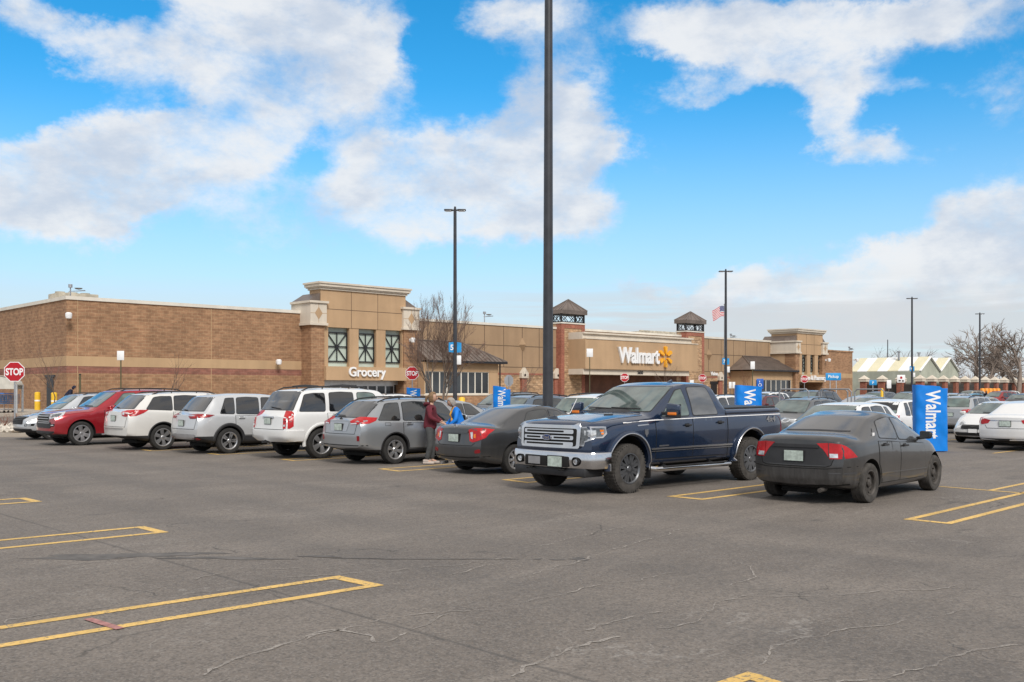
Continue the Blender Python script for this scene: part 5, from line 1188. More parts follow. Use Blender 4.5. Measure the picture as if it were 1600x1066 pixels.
# --- pearl white crossover
def pearl():
    e = place('crossover', 14.40, 29.7, .0, 'long pearl white crossover seen from behind, between the red one and the light silver one', 'suv', 5.15, group=rowlab)
    P = paint('pearl white paint', (.68, .665, .63), .1, .3, .8, .08, low=.44)
    c = Car(e, sp_suv(5.15, 1.99, 1.73, 1.0, 4.02, .375, 1.10, .90, 1.15, 1.12, 2.0, 4.42, 4.98, 1.20, 1.08, 1.20, .27, P, tw=.24, rail=[(0, .74), (.3, .84), (.95, .90), (1.15, .89), (2, .72), (2.6, .735), (4.1, .69), (4.42, .665), (4.98, .82), (5.15, .86)])); c.under()
    c.glass([(1.85, 2.25, 2.75, 2.82), (2.90, 2.86, 3.58, 3.66), (3.72, 3.68, 4.20, 4.52)], m='gl_dark', ws=(1.16, 1.62), rw=(1.24, 1.62), rwm='gl_rear', inset=.06)
    c.doors([(1.62, 2.84), (2.86, 3.70)], .46, handles=[(2.66, 1.02), (3.5, 1.05)])
    c.wheels('alloy', 6, rr=.265, sw=.06); c.flare('plastic', .03, .003, .006)
    tail(c, e, 'red', [(.54, 1.14), (.74, 1.19), ('4.9', 1.20), ('4.46', 1.20), ('4.62', 1.11), ('4.85', 1.03), (.80, 1.0), (.58, 1.03)], [('lamp', [(.60, 1.12), (.74, 1.15), (.74, 1.06), (.63, 1.05)]), ('red_dark', [(.80, 1.08), ('4.75', 1.10), ('4.8', 1.07), (.80, 1.04)])])
    c.plate_('rear', .95); rline(c, e, [(-.78, .98), (-.74, .70), (.74, .70), (.78, .98)]); rcover(c, e, round_poly([(-.66, .66), (.66, .66), (.66, .69), (-.66, .69)], .01), P, .03, 'bumper_step')
    rcover(c, e, round_poly([(-.58, 1.63), (.58, 1.63), (.54, 1.67), (-.54, 1.67)], .02), P, .05, 'spoiler', skirt=.07); c.rails(2.2, 4.2, .86, 'plastic', .045); c.wiper('rear', .42, .1, 1.26, 1.24); c.mirror(1.76, 1.14, P, .2, .17, .06)
pearl()
# --- red full-size SUV, nose to the aisle
def nose(c, e, P, gy, gz0, gz1, hl, gm='chrome', bars=3, low=None, fog=None):
    g = c.part('grille', gm, 'front', round_poly([(-gy, gz0), (gy, gz0), (gy*1.04, gz1), (-gy*1.04, gz1)], .04), .014, skirt=.03)[0]
    c.part('grille_opening', 'well', 'front', round_poly([(-gy+.04, gz0+.03), (gy-.04, gz0+.03), (gy-.03, gz1-.03), (-gy+.03, gz1-.03)], .03), .018, parent=g)
    for i in range(bars):
        z = gz0+.03+(gz1-gz0-.06)*(i+.5)/bars; c.part('grille_bar', gm, 'front', round_poly([(-gy+.05, z-.016), (gy-.05, z-.016), (gy-.05, z+.016), (-gy+.05, z+.016)], .01), .028, parent=g)
    for sd in (1, -1):
        pl = c.wrap(hl, True); mb = MB(); c.pan(mb, 'cf', [(sd*y, z) for y, z in pl], .009, 0, skirt=.02); o = mb.build('headlight', 'lamp', e, 50)
        cc = Vector((sum(p[0] for p in pl)/len(pl), sum(p[1] for p in pl)/len(pl))); mb = MB(); c.pan(mb, 'cf', [(sd*(cc.x+(y-cc.x)*.62), cc.y+(z-cc.y)*.55) for y, z in pl], .013, 0, skirt=.01); mb.build('lens', 'lamp_dark', o, 50)
        if fog:
            mb = MB(); c.pan(mb, 'front', [(sd*y, z) for y, z in round_poly([(fog[0]-.12, fog[1]-.05), (fog[0]+.12, fog[1]-.03), (fog[0]+.13, fog[1]+.05), (fog[0]-.10, fog[1]+.04)], .02)], .01, 1); c.pan(mb, 'front', [(sd*y, z) for y, z in round_poly([(fog[0]-.07, fog[1]-.015), (fog[0]+.08, fog[1]-.01), (fog[0]+.08, fog[1]+.02), (fog[0]-.07, fog[1]+.015)], .01)], .016, 0)
            mb.build('fog_lamp', ['lamp', 'well'], e, 50)
    if low: c.part('bumper_lower', 'plastic', 'front', round_poly(low, .03), .012, skirt=.02, deep=9)
def red_suv():
    e = place('suv', 13.70, 33.75, PI, 'large red sport utility vehicle with chrome grille, nose to the aisle', 'suv', 5.33, group=rowlab, scale=.945)
    P = paint('ruby red metallic paint', (.36, .012, .022), .45, .25, 1.0, .03, low=.40)
    c = Car(e, sp_suv(5.33, 2.03, 1.92, .95, 4.06, .41, 1.26, 1.13, 1.38, 1.29, 2.25, 4.85, 5.2, 1.25, 1.23, 1.25, .30, P, tw=.27, Ra=.475, rail=[(0, .76), (.3, .86), (1.1, .9), (1.35, .89), (2.25, .75), (2.8, .77), (4.6, .76), (4.85, .76), (5.2, .88), (5.33, .89)], fz=[(.2, .06), (.45, .0), (.65, .0), (1.0, .015), (1.3, .05)], bowF=.13, plan=[(0, .88), (.10, .925), (.25, .96), (.5, .985), (.9, 1), (4.2, 1), (4.8, .985), (5.1, .96), (5.33, .90)])); c.under()
    c.glass([(1.95, 2.45, 2.85, 2.92), (3.02, 2.98, 3.75, 3.82), (3.95, 3.92, 4.75, 4.95)], m='gl_dark', ms=['gl_green', 'gl_dark', 'gl_dark'], ws=(1.31, 1.80), rw=(1.34, 1.8), inset=.07)
    c.doors([(1.72, 2.95), (2.97, 3.9)], .50, handles=[(2.75, 1.12), (3.7, 1.14)]); c.wheels('alloy', 6, rr=.285, sw=.075)
    nose(c, e, P, .56, .76, 1.08, [(.60, 1.08), (.86, 1.11), ('.40', 1.16), ('.34', 1.06), ('.22', .98), (.80, .93), (.60, .90)], 'satin', 3, low=[(-.8, .34), (.8, .34), (.86, .50), (-.86, .50)], fog=(.74, .70))
    c.part('plate_surround', 'plastic', 'front', round_poly([(-.62, .60), (.62, .60), (.66, .80), (-.66, .80)], .03), .012)
    c.mirror(1.95, 1.26, P, .25, .20, .1, low=False); c.rails(2.4, 4.7, .86, 'plastic', .06); c.wiper('front', .6, -.1, 1.325, 1.34)
    for sd in (1, -1):
        mb = MB(); y = sd*1.0; mb.bbox(2.665-3.9, 2.665-1.6, min(y-.06, y+.06), max(y-.06, y+.06), .34, .38, .015); mb.build('running_board', 'satin', e)
red_suv()
def silver_front():
    e = place('crossover', 14.15, 38.2, PI, 'pale silver crossover with black grille, nose to the aisle, leftmost in the near row', 'suv', 4.95, group=rowlab, scale=.97)
    P = paint('pale silver metallic paint', (.52, .54, .56), .45, .28, .9, .03, low=.36)
    c = Car(e, sp_suv(4.95, 1.93, 1.72, .95, 3.80, .375, 1.06, .86, 1.15, 1.10, 2.0, 4.25, 4.78, 1.2, 1.06, 1.16, .24, P, tw=.23)); c.under()
    c.glass([(1.8, 2.2, 2.7, 2.76), (2.85, 2.8, 3.55, 3.62), (3.7, 3.66, 4.1, 4.38)], ws=(1.14, 1.62), rw=(1.24, 1.6), inset=.06)
    c.doors([(1.6, 2.78), (2.80, 3.64)], .42, handles=[(2.6, 1.0), (3.45, 1.02)]); c.wheels('alloy', 6, rr=.26, sw=.055); c.flare('plastic', .03, .003, .006)
    nose(c, e, P, .52, .58, .86, [(.54, .91), (.80, .97), ('.62', 1.03), ('.40', .95), (.80, .87), (.55, .85)], 'plastic', 4, low=[(-.8, .30), (.8, .30), (.84, .42), (-.84, .42)], fog=(.76, .56))
    c.rails(2.2, 4.2, .86, 'plastic', .045); c.mirror(1.75, 1.12, P, .22, .17, .08)
silver_front()
# ---------------------------------------------------------------- cars further back
def swap(o, a, b):
    for sl_ in getattr(o, 'material_slots', []):
        if sl_.material == a: sl_.link = 'OBJECT'; sl_.material = b
    for ch in o.children: swap(ch, a, b)
PC = {}
def pcol(n, c, metal=.35): 
    if n not in PC: PC[n] = paint(n+' car paint', c, metal, .32, .7, .05)
    return PC[n]
COLS = dict(silver=((.40, .41, .42), .5), white=((.72, .72, .71), 0), grey=((.14, .145, .15), .5), charcoal=((.04, .042, .046), .4), blue=((.035, .12, .26), .4), slate=((.11, .15, .20), .4),
    burgundy=((.13, .02, .025), .4), red=((.28, .02, .02), .3), black=((.012, .012, .014), .2), beige=((.38, .34, .27), .3), sky=((.09, .30, .45), .3))
def proto_sedan():
    P = paint('prototype sedan paint', (.4, .4, .4)); e = empty('sedan', (0, 0, 0))
    c = Car(e, sp_sedan(4.60, 1.80, 1.46, .93, 3.65, .32, .95, .68, 1.08, 1.0, 1.95, 3.15, 3.98, 1.06, .94, 1.01, .20, P, tw=.205)); c.under()
    c.glass([(1.66, 2.05, 2.38, 2.43), (2.49, 2.45, 3.02, 3.32)], ws=(1.03, 1.38), rw=(1.10, 1.38), rwm='gl_green', inset=.05); c.wheels('alloy', 6, rr=.21)
    nose(c, e, P, .42, .50, .64, [(.48, .66), (.76, .71), ('.50', .77), ('.34', .70), (.74, .60), (.50, .58)], 'plastic', 2, low=[(-.6, .27), (.6, .27), (.66, .38), (-.66, .38)])
    tail(c, e, 'red', [(.46, .90), (.78, .96), ('4.22', .96), ('4.38', .86), (.76, .77), (.52, .81)]); c.plate_('rear', .80); c.plate_('front', .44, .3, .13, m='signwhite'); rline(c, e, [(-.58, .76), (-.52, .66), (.52, .66), (.58, .76)])
    c.part('bumper_lower', 'plastic', 'rear', round_poly([(-.68, .24), (.68, .24), (.74, .36), (-.74, .36)], .03), .006, deep=9); c.mirror(1.58, 1.0, P, .2, .15, .06)
    rline(c, e, [(-.45, .885), (.45, .885)], .02, 'trunk_trim', m='satin'); c.wiper('front', .5, -.1, 1.03, 1.05); c.doors([(1.45, 2.44), (2.46, 3.3)], .30, handles=[(2.28, .88), (3.1, .91)]); return e, P
def proto_suv():
    P = paint('prototype suv paint', (.4, .4, .4)); e = empty('suv', (0, 0, 0))
    c = Car(e, sp_suv(4.60, 1.85, 1.68, .92, 3.58, .355, 1.06, .86, 1.10, 1.10, 1.90, 3.98, 4.45, 1.16, 1.05, 1.12, .25, P, tw=.225)); c.under()
    c.glass([(1.72, 2.1, 2.50, 2.56), (2.64, 2.6, 3.28, 3.36), (3.44, 3.40, 3.72, 3.98)], ws=(1.14, 1.58), rw=(1.20, 1.56), rwm='gl_green', inset=.06); c.wheels('alloy', 5, rr=.24, kind='twin'); c.flare('plastic', .05, .004, .01)
    nose(c, e, P, .45, .60, .84, [(.50, .86), (.80, .92), ('.50', .98), ('.38', .89), (.78, .80), (.52, .79)], 'satin', 3, low=[(-.7, .32), (.7, .32), (.76, .46), (-.76, .46)], fog=(.72, .56))
    tail(c, e, 'red', [(.55, 1.06), (.82, 1.10), ('4.2', 1.09), ('4.35', .98), (.80, .95), (.60, .95)]); c.plate_('rear', .86); c.plate_('front', .52, .3, .13, m='signwhite')
    c.rails(2.1, 3.9, .86, 'plastic', .04); c.mirror(1.62, 1.1, P, .2, .16, .06); c.wiper('rear', .4, .1, 1.22, 1.20); c.wiper('front', .5, -.1, 1.14, 1.16); c.doors([(1.5, 2.57), (2.6, 3.4)], .40, handles=[(2.4, .98), (3.22, 1.0)]); return e, P
def proto_hatch():
    P = paint('prototype hatch paint', (.4, .4, .4)); e = empty('hatchback', (0, 0, 0))
    c = Car(e, sp_suv(4.15, 1.73, 1.53, .80, 3.33, .30, .98, .70, .86, 1.02, 1.75, 3.50, 4.0, 1.08, .94, 1.02, .19, P, tw=.195, bowR=.16)); c.under()
    c.glass([(1.45, 1.9, 2.22, 2.27), (2.34, 2.30, 2.92, 3.02), (3.08, 3.04, 3.22, 3.42)], ws=(1.06, 1.44), rw=(1.10, 1.42), rwm='gl_green', inset=.05); c.wheels('alloy', 7, rr=.20)
    nose(c, e, P, .38, .50, .62, [(.42, .64), (.72, .74), ('.50', .84), ('.34', .74), (.70, .60), (.44, .57)], 'plastic', 2)
    tail(c, e, 'red', [(.58, .98), (.76, 1.02), ('3.88', 1.03), ('3.98', .84), (.78, .76), (.66, .78)]); c.plate_('rear', .80); c.wiper('rear', .3, .0, 1.13, 1.12); c.mirror(1.38, 1.0, P, .18, .14, .06); c.plate_('front', .44, .3, .13)
    c.doors([(1.25, 2.28), (2.3, 3.05)], .30, handles=[(2.12, .88), (2.88, .9)]); return e, P
PR = dict(s=proto_sedan(), v=proto_suv(), h=proto_hatch()); used = set(); KN = dict(s='sedan', v='suv', h='hatchback')
def bg(kind, col, u, v, head, label, group='cars parked further back in the lot', sz=1.0, z=0):
    e, P = PR[kind]; Q = pcol(col, *COLS[col])
    o = copy_tree(e)
    o.location = (u, v, lvl(v)+z); o.rotation_euler = (0, 0, head); o.scale = (sz,)*3
    tag(o, label, KN[kind], group); swap(o, P, Q); return o
def bgp(kind, col, px, b, head, label, **k): u, v = ray(px, b); return bg(kind, col, u, v, head, label, **k)
bg('s', 'silver', 21.3, 25.3, .02, 'pale silver sedan whose windshield shows behind the maroon-hooded shopper')
bg('v', 'slate', 21.35, 21.95, PI, 'blue-grey minivan-like car with roof rails beyond the dark grey sedan', sz=.97)
bg('v', 'white', 21.5, 18.2, .0, 'white sport utility vehicle just right of the near black lamp pole')
bg('h', 'white', 23.0, 12.3, PI, 'white hatchback whose roof shows just above the dusty black sedan', sz=.97)
bg('v', 'grey', 31.0, 18.1, PI+.02, 'grey crossover facing the camera between pickup bed and black sedan', sz=.90)
bg('v', 'white', 31.0, 22.0, PI, 'white car behind the pickup bed, left of the second blue banner', sz=.96)
bg('h', 'white', 31.4, 14.75, .02, 'white hatchback seen from behind just left of the tall blue banner', sz=.98)
bg('s', 'white', 32.85, 11.25, .03, 'white sedan seen from behind at the right edge of the picture', sz=1.0)
bg('s', 'white', 36.3, 13.5, PI, 'older white sedan facing the camera just right of the tall blue banner', sz=.96)
bg('v', 'silver', 43.2, 17.2, .0, 'silver wagon seen from behind above the older white sedan', sz=.92)
for (k, c_, u, v, h, lb, s_) in (
    ('v', 'burgundy', 47.2, 30.1, PI, 'burgundy car two rows back, right of the white pickup-side car', .9), ('s', 'slate', 47.0, 26.8, PI, 'blue-grey sedan two rows back under the blue pickup sign', 1.0),
    ('s', 'grey', 47.2, 23.6, PI, 'grey sedan with windshield towards us, left of the right cart corral', 1.0), ('h', 'charcoal', 47.4, 21.0, PI, 'dark small car two rows back, left of the white hatchback', 1.0),
    ('v', 'white', 54.2, 34.2, PI, 'white sport utility vehicle behind the second blue banner', 1.0), ('v', 'charcoal', 53.2, 30.4, PI, 'dark boxy off-roader under the home and pharmacy entrance', 1.06),
    ('s', 'silver', 53.0, 27.0, 0, 'small silver sedan between the two cart corral hoops', 1.0), ('v', 'white', 53.0, 23.6, PI, 'white crossover in front of the second fence pillar', 1.0), ('s', 'beige', 52.8, 20.6, PI, 'beige sedan left of the tall blue banner, two rows back', 1.0),
    ('v', 'black', 68, 41.5, PI, 'black sport utility vehicle near the store under the pharmacy windows', 1.0), ('s', 'white', 68, 38.0, PI, 'white sedan in the far row right of the black one', 1.0), ('s', 'silver', 68.5, 34.8, PI, 'silver sedan in the far row before the brick end wall', 1.0),
    ('v', 'slate', 68.2, 31.4, PI, 'slate sport utility vehicle in the far row before the fence corner', 1.0), ('s', 'grey', 68.3, 28.0, PI, 'grey sedan in the far row before the fence', 1.0), ('v', 'silver', 74, 46, 0, 'silver sport utility vehicle close to the second vestibule', 1.0),
    ('s', 'burgundy', 74.2, 42.6, 0, 'burgundy sedan close to the right entrance', 1.0), ('v', 'grey', 74, 36.0, 0, 'grey sport utility vehicle in the farthest row before the brick wall', 1.0), ('s', 'black', 74, 32.6, 0, 'black sedan in the farthest row before the garden fence', 1.0)):
    bg(k, c_, u, v, h, lb, sz=s_)
bgp('s', 'sky', 1525, 104, -TH+.02, 'bright blue sedan seen from the side by the far orange barrels', sz=1.0)
bgp('v', 'red', 1560, 98, PI-TH+.5, 'red sport utility vehicle right of the bright blue sedan', sz=1.0)
bgp('s', 'black', 1592, 88, PI-TH+.9, 'black sedan at the right edge behind the red one', sz=1.0)
bgp('v', 'beige', 1515, 116, PI-.3, 'beige sport utility vehicle just beyond the bright blue sedan')
bgp('v', 'white', 1570, 122, PI-.3, 'white sport utility vehicle far back at the right edge')
bgp('s', 'silver', 1600, 114, PI-.3, 'silver sedan far back, cut by the right edge')
bgp('h', 'silver', 1470, 100, PI, 'silver hatchback far back just right of the tall blue banner')
bgp('v', 'silver', 1498, 66, 0, 'silver sport utility vehicle in the middle rows right of the tall blue banner', sz=.95)
bg('v', 'grey', 31, 33, PI, 'grey sport utility vehicle hidden mostly behind the silver wagon')
bg('v', 'white', 31, 42.5, PI, 'white sport utility vehicle beyond the boxy white one near the store', sz=.95)
for e, P in PR.values():
    def rm(o):
        for ch in list(o.children): rm(ch)
        bpy.data.objects.remove(o)
    rm(e)
# ---------------------------------------------------------------- lamp poles
def lamp_pole(px, b, h, label, r=.12, heads=2, grp='lamp poles of the parking lot', marker=None, lean=0.0, yaw=0.0):
    u, v = ray(px, b); z = lvl(v); e = empty('lamp_pole', (u, v, z), 0, label, 'lamp pole', grp)
    mb = MB(); mb.lathe([(0, .75), (.30, .75), (.30, 0)], 20, 0, axis='z'); mb.build('pole_base', 'yellow' if r < .12 else 'concrete', e)
    mb = MB(); mb.tube([(0, 0, .75), (lean*.5, 0, h/2), (lean, 0, h)], [r, r*.86, r*.72], 12); mb.lathe([(r*1.5, .75), (r*1.5, .86), (r, .9)], 16, 0, axis='z'); mb.build('pole', 'pole', e)
    if heads:
        for sd in (1, -1):
            mb = MB(); m4 = Matrix.Rotation(-TH+yaw, 4, 'Z')
            mb.tube([(lean, 0, h-.1), (.2*sd, 0, h-.06)], .035, 6, 0, m4)
            mb.bbox(min(.12*sd, .60*sd), max(.12*sd, .60*sd), -.18, .18, h-.11, h-.03, .03, 0, m4); mb.bbox(min(.2*sd, .54*sd), max(.2*sd, .54*sd), -.15, .15, h-.135, h-.115, .005, 1, m4)
            mb.build('lamp_head', ['pole', 'lamp'], e)
        mb = MB(); mb.tube([(lean, 0, h), (lean, 0, h+.12)], r*.5, 8); mb.build('finial', 'pole', e)
    if marker:
        zz, txt = marker; m4 = Matrix.Rotation(-TH+.5, 4, 'Z'); mb = MB(); mb.prism([(-.38, -.26), (-.05, -.30), (-.05, .30), (-.38, .26)], -.02, .02, 'y', 0, Matrix.Translation((0, 0, zz)) @ m4); mb.prism([(.05, -.30), (.38, -.26), (.38, .26), (.05, .30)], -.02, .02, 'y', 0, Matrix.Translation((0, 0, zz)) @ m4)
        q = mb.build('row_marker', 'signcyan', e); t = text_mesh(txt, .42, .005, .01); o = linkmesh('row_number', t, 'signwhite', q, 30, None, fix=False); o.rotation_euler = (R(90), 0, -TH+.5); w_ = Matrix.Rotation(-TH+.5, 3, 'Z') @ Vector((-.21, -.035, 0)); o.location = (w_.x, w_.y, zz-.15)
        mb = MB(); mb.bbox(.08, .34, -.03, 0, zz-.95, zz-.45, .01, 0, Matrix.Rotation(-TH, 4, 'Z')); mb.build('notice_plate', 'signwhite', e)
    return e
lamp_pole(856, 25, 12.6, 'tall black lamp pole in the near row, rising out of the picture', .135, 0, lean=.03)
lamp_pole(711, 55, 11.8, 'black lamp pole with two heads behind the silver wagon and bare tree', .12, marker=(4.15, '5'))
lamp_pole(1134, 85.5, 11.9, 'black lamp pole with two heads beside the flag', .13, marker=(4.1, '7'))
lamp_pole(1425, 111, 11.9, 'black lamp pole with two heads before the striped garden roofs', .13, marker=(4.0, '9'))
lamp_pole(1531, 136, 11.9, 'black lamp pole with two heads in front of the big bare tree', .14)
lamp_pole(1387, 150, 9.0, 'short distant lamp pole above the garden centre roof', .09, 0)
# flag
u, v = ray(1132, 92); fe = empty('flagpole', (u, v, .4), 0, 'slim flagpole with the stars and stripes just behind a lamp pole', 'flag')
mb = MB(); mb.tube([(0, 0, 0), (0, 0, 9.3)], [.06, .04], 8); mb.lathe([(0, 9.4), (.08, 9.3), (0, 9.2)], 10, 0, axis='z'); mb.build('pole', 'galv', fe)
def flagmat():
    m, N = mat('stars and stripes cloth'); uv = N.n('ShaderNodeTexCoord').outputs['UV']; s = N.n('ShaderNodeSeparateXYZ', {0: uv}); x, y = s.outputs[0], s.outputs[1]
    st = N.m('GREATER_THAN', N.m('FRACT', N.m('MULTIPLY', y, 6.5)), .5); c = N.mix(st, (.55, .02, .04), (.78, .78, .78)); can = N.m('MULTIPLY', N.m('LESS_THAN', x, .4), N.m('GREATER_THAN', y, .46))
    vo = N.n('ShaderNodeTexVoronoi', {'Vector': N.scale(uv, (15, 12, 1)), 'Scale': 1.0, 'Randomness': 0.0}); star = N.sstep(vo.outputs['Distance'], .26, .2); cc = N.mix(star, (.02, .035, .16), (.75, .75, .75))
    return fin(m, N, Base_Color=N.mix(can, c, cc), Roughness=.8)
fm = bpy.data.meshes.new('flag'); nx, nz = 20, 12; V = []; F = []; UV = []
for j in range(nz+1):
    for i in range(nx+1):
        a, b_ = i/nx, j/nz; V.append((-a*1.45*(.72+.06*b_)*1.0, .10*math.sin(a*7+b_*1.4)*a, 8.2+b_*.95-.42*a*a+.06*math.sin(a*6))); UV.append((a, b_))
for j in range(nz):
    for i in range(nx): k_ = j*(nx+1)+i; F.append((k_, k_+1, k_+nx+2, k_+nx+1))
fm.from_pydata(V, [], F); ul = fm.uv_layers.new(name='UV')
for l in fm.loops: ul.data[l.index].uv = UV[l.vertex_index]
fo = linkmesh('flag_cloth', fm, flagmat(), fe, 60); fo.rotation_euler = (0, 0, -TH)
# ---------------------------------------------------------------- signs
def stop_sign(px, py, b, label, d=.76, face=0.0, zbase=0):
    u, v = ray(px, b); z = lvl(v)+zbase; zc = zat(py, b)-z; e = empty('stop_sign', (u, v, z), -TH+face, label, 'stop sign', 'stop signs along the store drive')
    mb = MB(); mb.tube([(0, .03, 0), (0, .03, zc+d*.45)], .032, 8); mb.build('post', 'galv', e)
    def oct_(r): return [(r*math.cos(PI/8+k*PI/4), r*math.sin(PI/8+k*PI/4)) for k in range(8)]
    mb = MB(); mb.prism([(x, zc+y) for x, y in oct_(d/2/math.cos(PI/8))], -.006, .0, 'y'); pl = mb.build('sign_plate', 'signwhite', e)
    mb = MB(); mb.prism([(x, zc+y) for x, y in oct_(d/2/math.cos(PI/8)*.93)], -.010, -.0065, 'y'); mb.build('sign_face', 'signred', pl)
    t = text_mesh('STOP', d*.46, .002, .010, .95); t.transform(Matrix.Diagonal((.80, 1.05, 1, 1))); o = linkmesh('lettering', t, 'signwhite', pl, 30, None, (0, -.014, zc-d*.165), fix=False); o.rotation_euler = (R(90), 0, 0); return e
stop_sign(22.5, 581, 39.5, 'stop sign on a grey post at the left edge by the rock bed', .78, .08)
stop_sign(644, 583.5, 61, 'stop sign in front of the right pier of the grocery entrance', .80)
stop_sign(976, 590, 92, 'stop sign just above the cab roof of the blue pickup truck', .78)
stop_sign(1097.5, 591, 98, 'stop sign right of the large store sign, above the rear cab window', .76)
stop_sign(1257, 592.5, 100, 'stop sign in front of the home and pharmacy lettering', .74)
def plate_sign(px, ptop, pbot, w_, b, label, m='signwhite', pm='twig', cat='sign', txt=None, zb=0, name='small_sign', tm='signblue', post2=False, off=0.0):
    u, v = ray(px, b); z = lvl(v)+zb; z1, z0 = zat(ptop, b)-z, zat(pbot, b)-z; e = empty(name, (u, v, z), -TH+off, label, cat)
    mb = MB(); mb.tube([(0, .03, 0), (0, .03, z1-.05)], .035, 6)
    if post2: mb.v = []; mb.f = []; mb.m = []; mb.tube([(-w_*.2, .03, 0), (-w_*.2, .03, z1-.05)], .03, 6)
    mb.build('post', pm, e)
    if post2: mb = MB(); mb.tube([(w_*.2, .03, 0), (w_*.2, .03, z1-.05)], .03, 6); mb.build('post', pm, e)
    mb = MB(); mb.bbox(-w_/2, w_/2, -.02, 0, z0, z1, .008); p = mb.build('sign_plate', m, e)
    if txt:
        t = text_mesh(txt[0], txt[1], .003, .006); o = linkmesh('lettering', t, tm, p, 30, None, (0, -.026, z0+txt[2]), fix=False); o.rotation_euler = (R(90), 0, 0)
    return e
def grn(): return simple('weathered green post', (.10, .09, .045), .8)
plate_sign(188.5, 548.5, 563, .34, 48, 'small white notice sign on a dark post before the left brick wall', pm=grn())
plate_sign(921.5, 545, 558, .5, 78, 'small white notice sign left of the big store sign', pm=grn())
plate_sign(1176, 565, 577, .34, 78, 'narrow white notice sign in front of the second vestibule roof', pm=grn())
ada = plate_sign(1187.5, 592, 608, .42, 62, 'blue parking sign with a wheelchair symbol behind the second banner', 'signblue', grn())
z_ = zat(600, 62)-lvl(ray(1187.5, 62)[1]); mb = MB(); mb.lathe([(.075, -.030), (.075, -.026), (.10, -.026), (.10, -.030), (.075, -.030)], 20, 0, Matrix.Translation((-.01, 0, z_-.07))); mb.build('wheel_symbol', 'signwhite', ada)
mb = MB(); mb.lathe([(0, -.030), (.03, -.028), (.03, -.024)], 12, 0, Matrix.Translation((-.03, 0, z_+.16))); mb.tube([(-.03, -.028, z_+.12), (-.02, -.028, z_), (.07, -.028, z_), (.11, -.028, z_-.12)], .014, 4); mb.build('person_symbol', 'signwhite', ada)
plate_sign(1081, 594, 606, .36, 92, 'white parking sign with a blue symbol above the pickup cab', tm='signblue', txt=('P', .3, .2))
plate_sign(1141, 597, 607, .26, 92, 'left one of a pair of white parking signs beside the lamp pole'); plate_sign(1146.5, 597, 607, .26, 92, 'right one of a pair of white parking signs beside the lamp pole')
plate_sign(1302, 583, 594.5, 1.02, 66, 'light blue pickup direction sign on two white posts', 'signcyan', 'alum', txt=('Pickup', .27, .17), tm='signwhite', post2=True, name='direction_sign')
plate_sign(1364, 594, 602, .62, 84, 'small blue direction sign before the first fence pillar', 'signcyan', 'alum', txt=('P', .3, .1), tm='signwhite', name='direction_sign')
plate_sign(1389, 594, 607, .36, 80, 'white sign on a post in front of the iron fence')
u_, v_ = ray(1408, 118); ns = plate_sign(1408, 586, 598, .95, 118, 'white square sign with a red disc on the garden fence')
mb = MB(); mb.lathe([(0, -.032), (.15, -.03), (.15, -.02)], 20, 0, Matrix.Translation((0, 0, zat(589.8, 118)-.4))); mb.build('red_disc', 'signred', ns)
mb = MB(); zz = zat(594.5, 118)-.4; mb.box(-.32, -.06, -.026, -.02, zz-.10, zz+.08); mb.build('symbol', 'black', ns); mb = MB(); mb.box(.10, .30, -.026, -.02, zz-.12, zz+.06); mb.build('symbol', 'black', ns)
u, v = ray(440+0, 60)
plate_sign(442.5/1+0, 700, 705, .1, 40, 'x') if False else None
plate_sign(709, 622, 631, .01, 40, 'x') if False else None
# plain dark green post left of the white notice sign
u, v = ray(125, 50); e = tag(empty('sign_post', (u, v, lvl(v))), 'bare dark green sign post before the left brick wall', 'post'); mb = MB(); mb.tube([(0, 0, 0), (0, 0, zat(586, 50)-lvl(v))], .05, 6); mb.build('post', grn(), e); mb = MB(); mb.tube([(0, 0, zat(586, 50)-lvl(v)), (0, 0, zat(585, 50)-lvl(v)+.02)], .055, 6); mb.build('post_cap', 'black', e)
# grey back-side of an octagon sign
u, v = ray(795, 62); e = tag(empty('round_sign', (u, v, lvl(v)), -TH), 'grey back of a round sign in front of the rough brick wall', 'sign'); zc = zat(595, 62)-lvl(v)
mb = MB(); mb.prism([(.30*math.cos(PI/8+k*PI/4), zc+.38*math.sin(PI/8+k*PI/4)) for k in range(8)], -.01, 0, 'y'); mb.build('sign_plate', 'galv', e); mb = MB(); mb.tube([(0, -.03, 0), (0, -.03, zc+.3)], .03, 6); mb.build('post', 'galv', e)
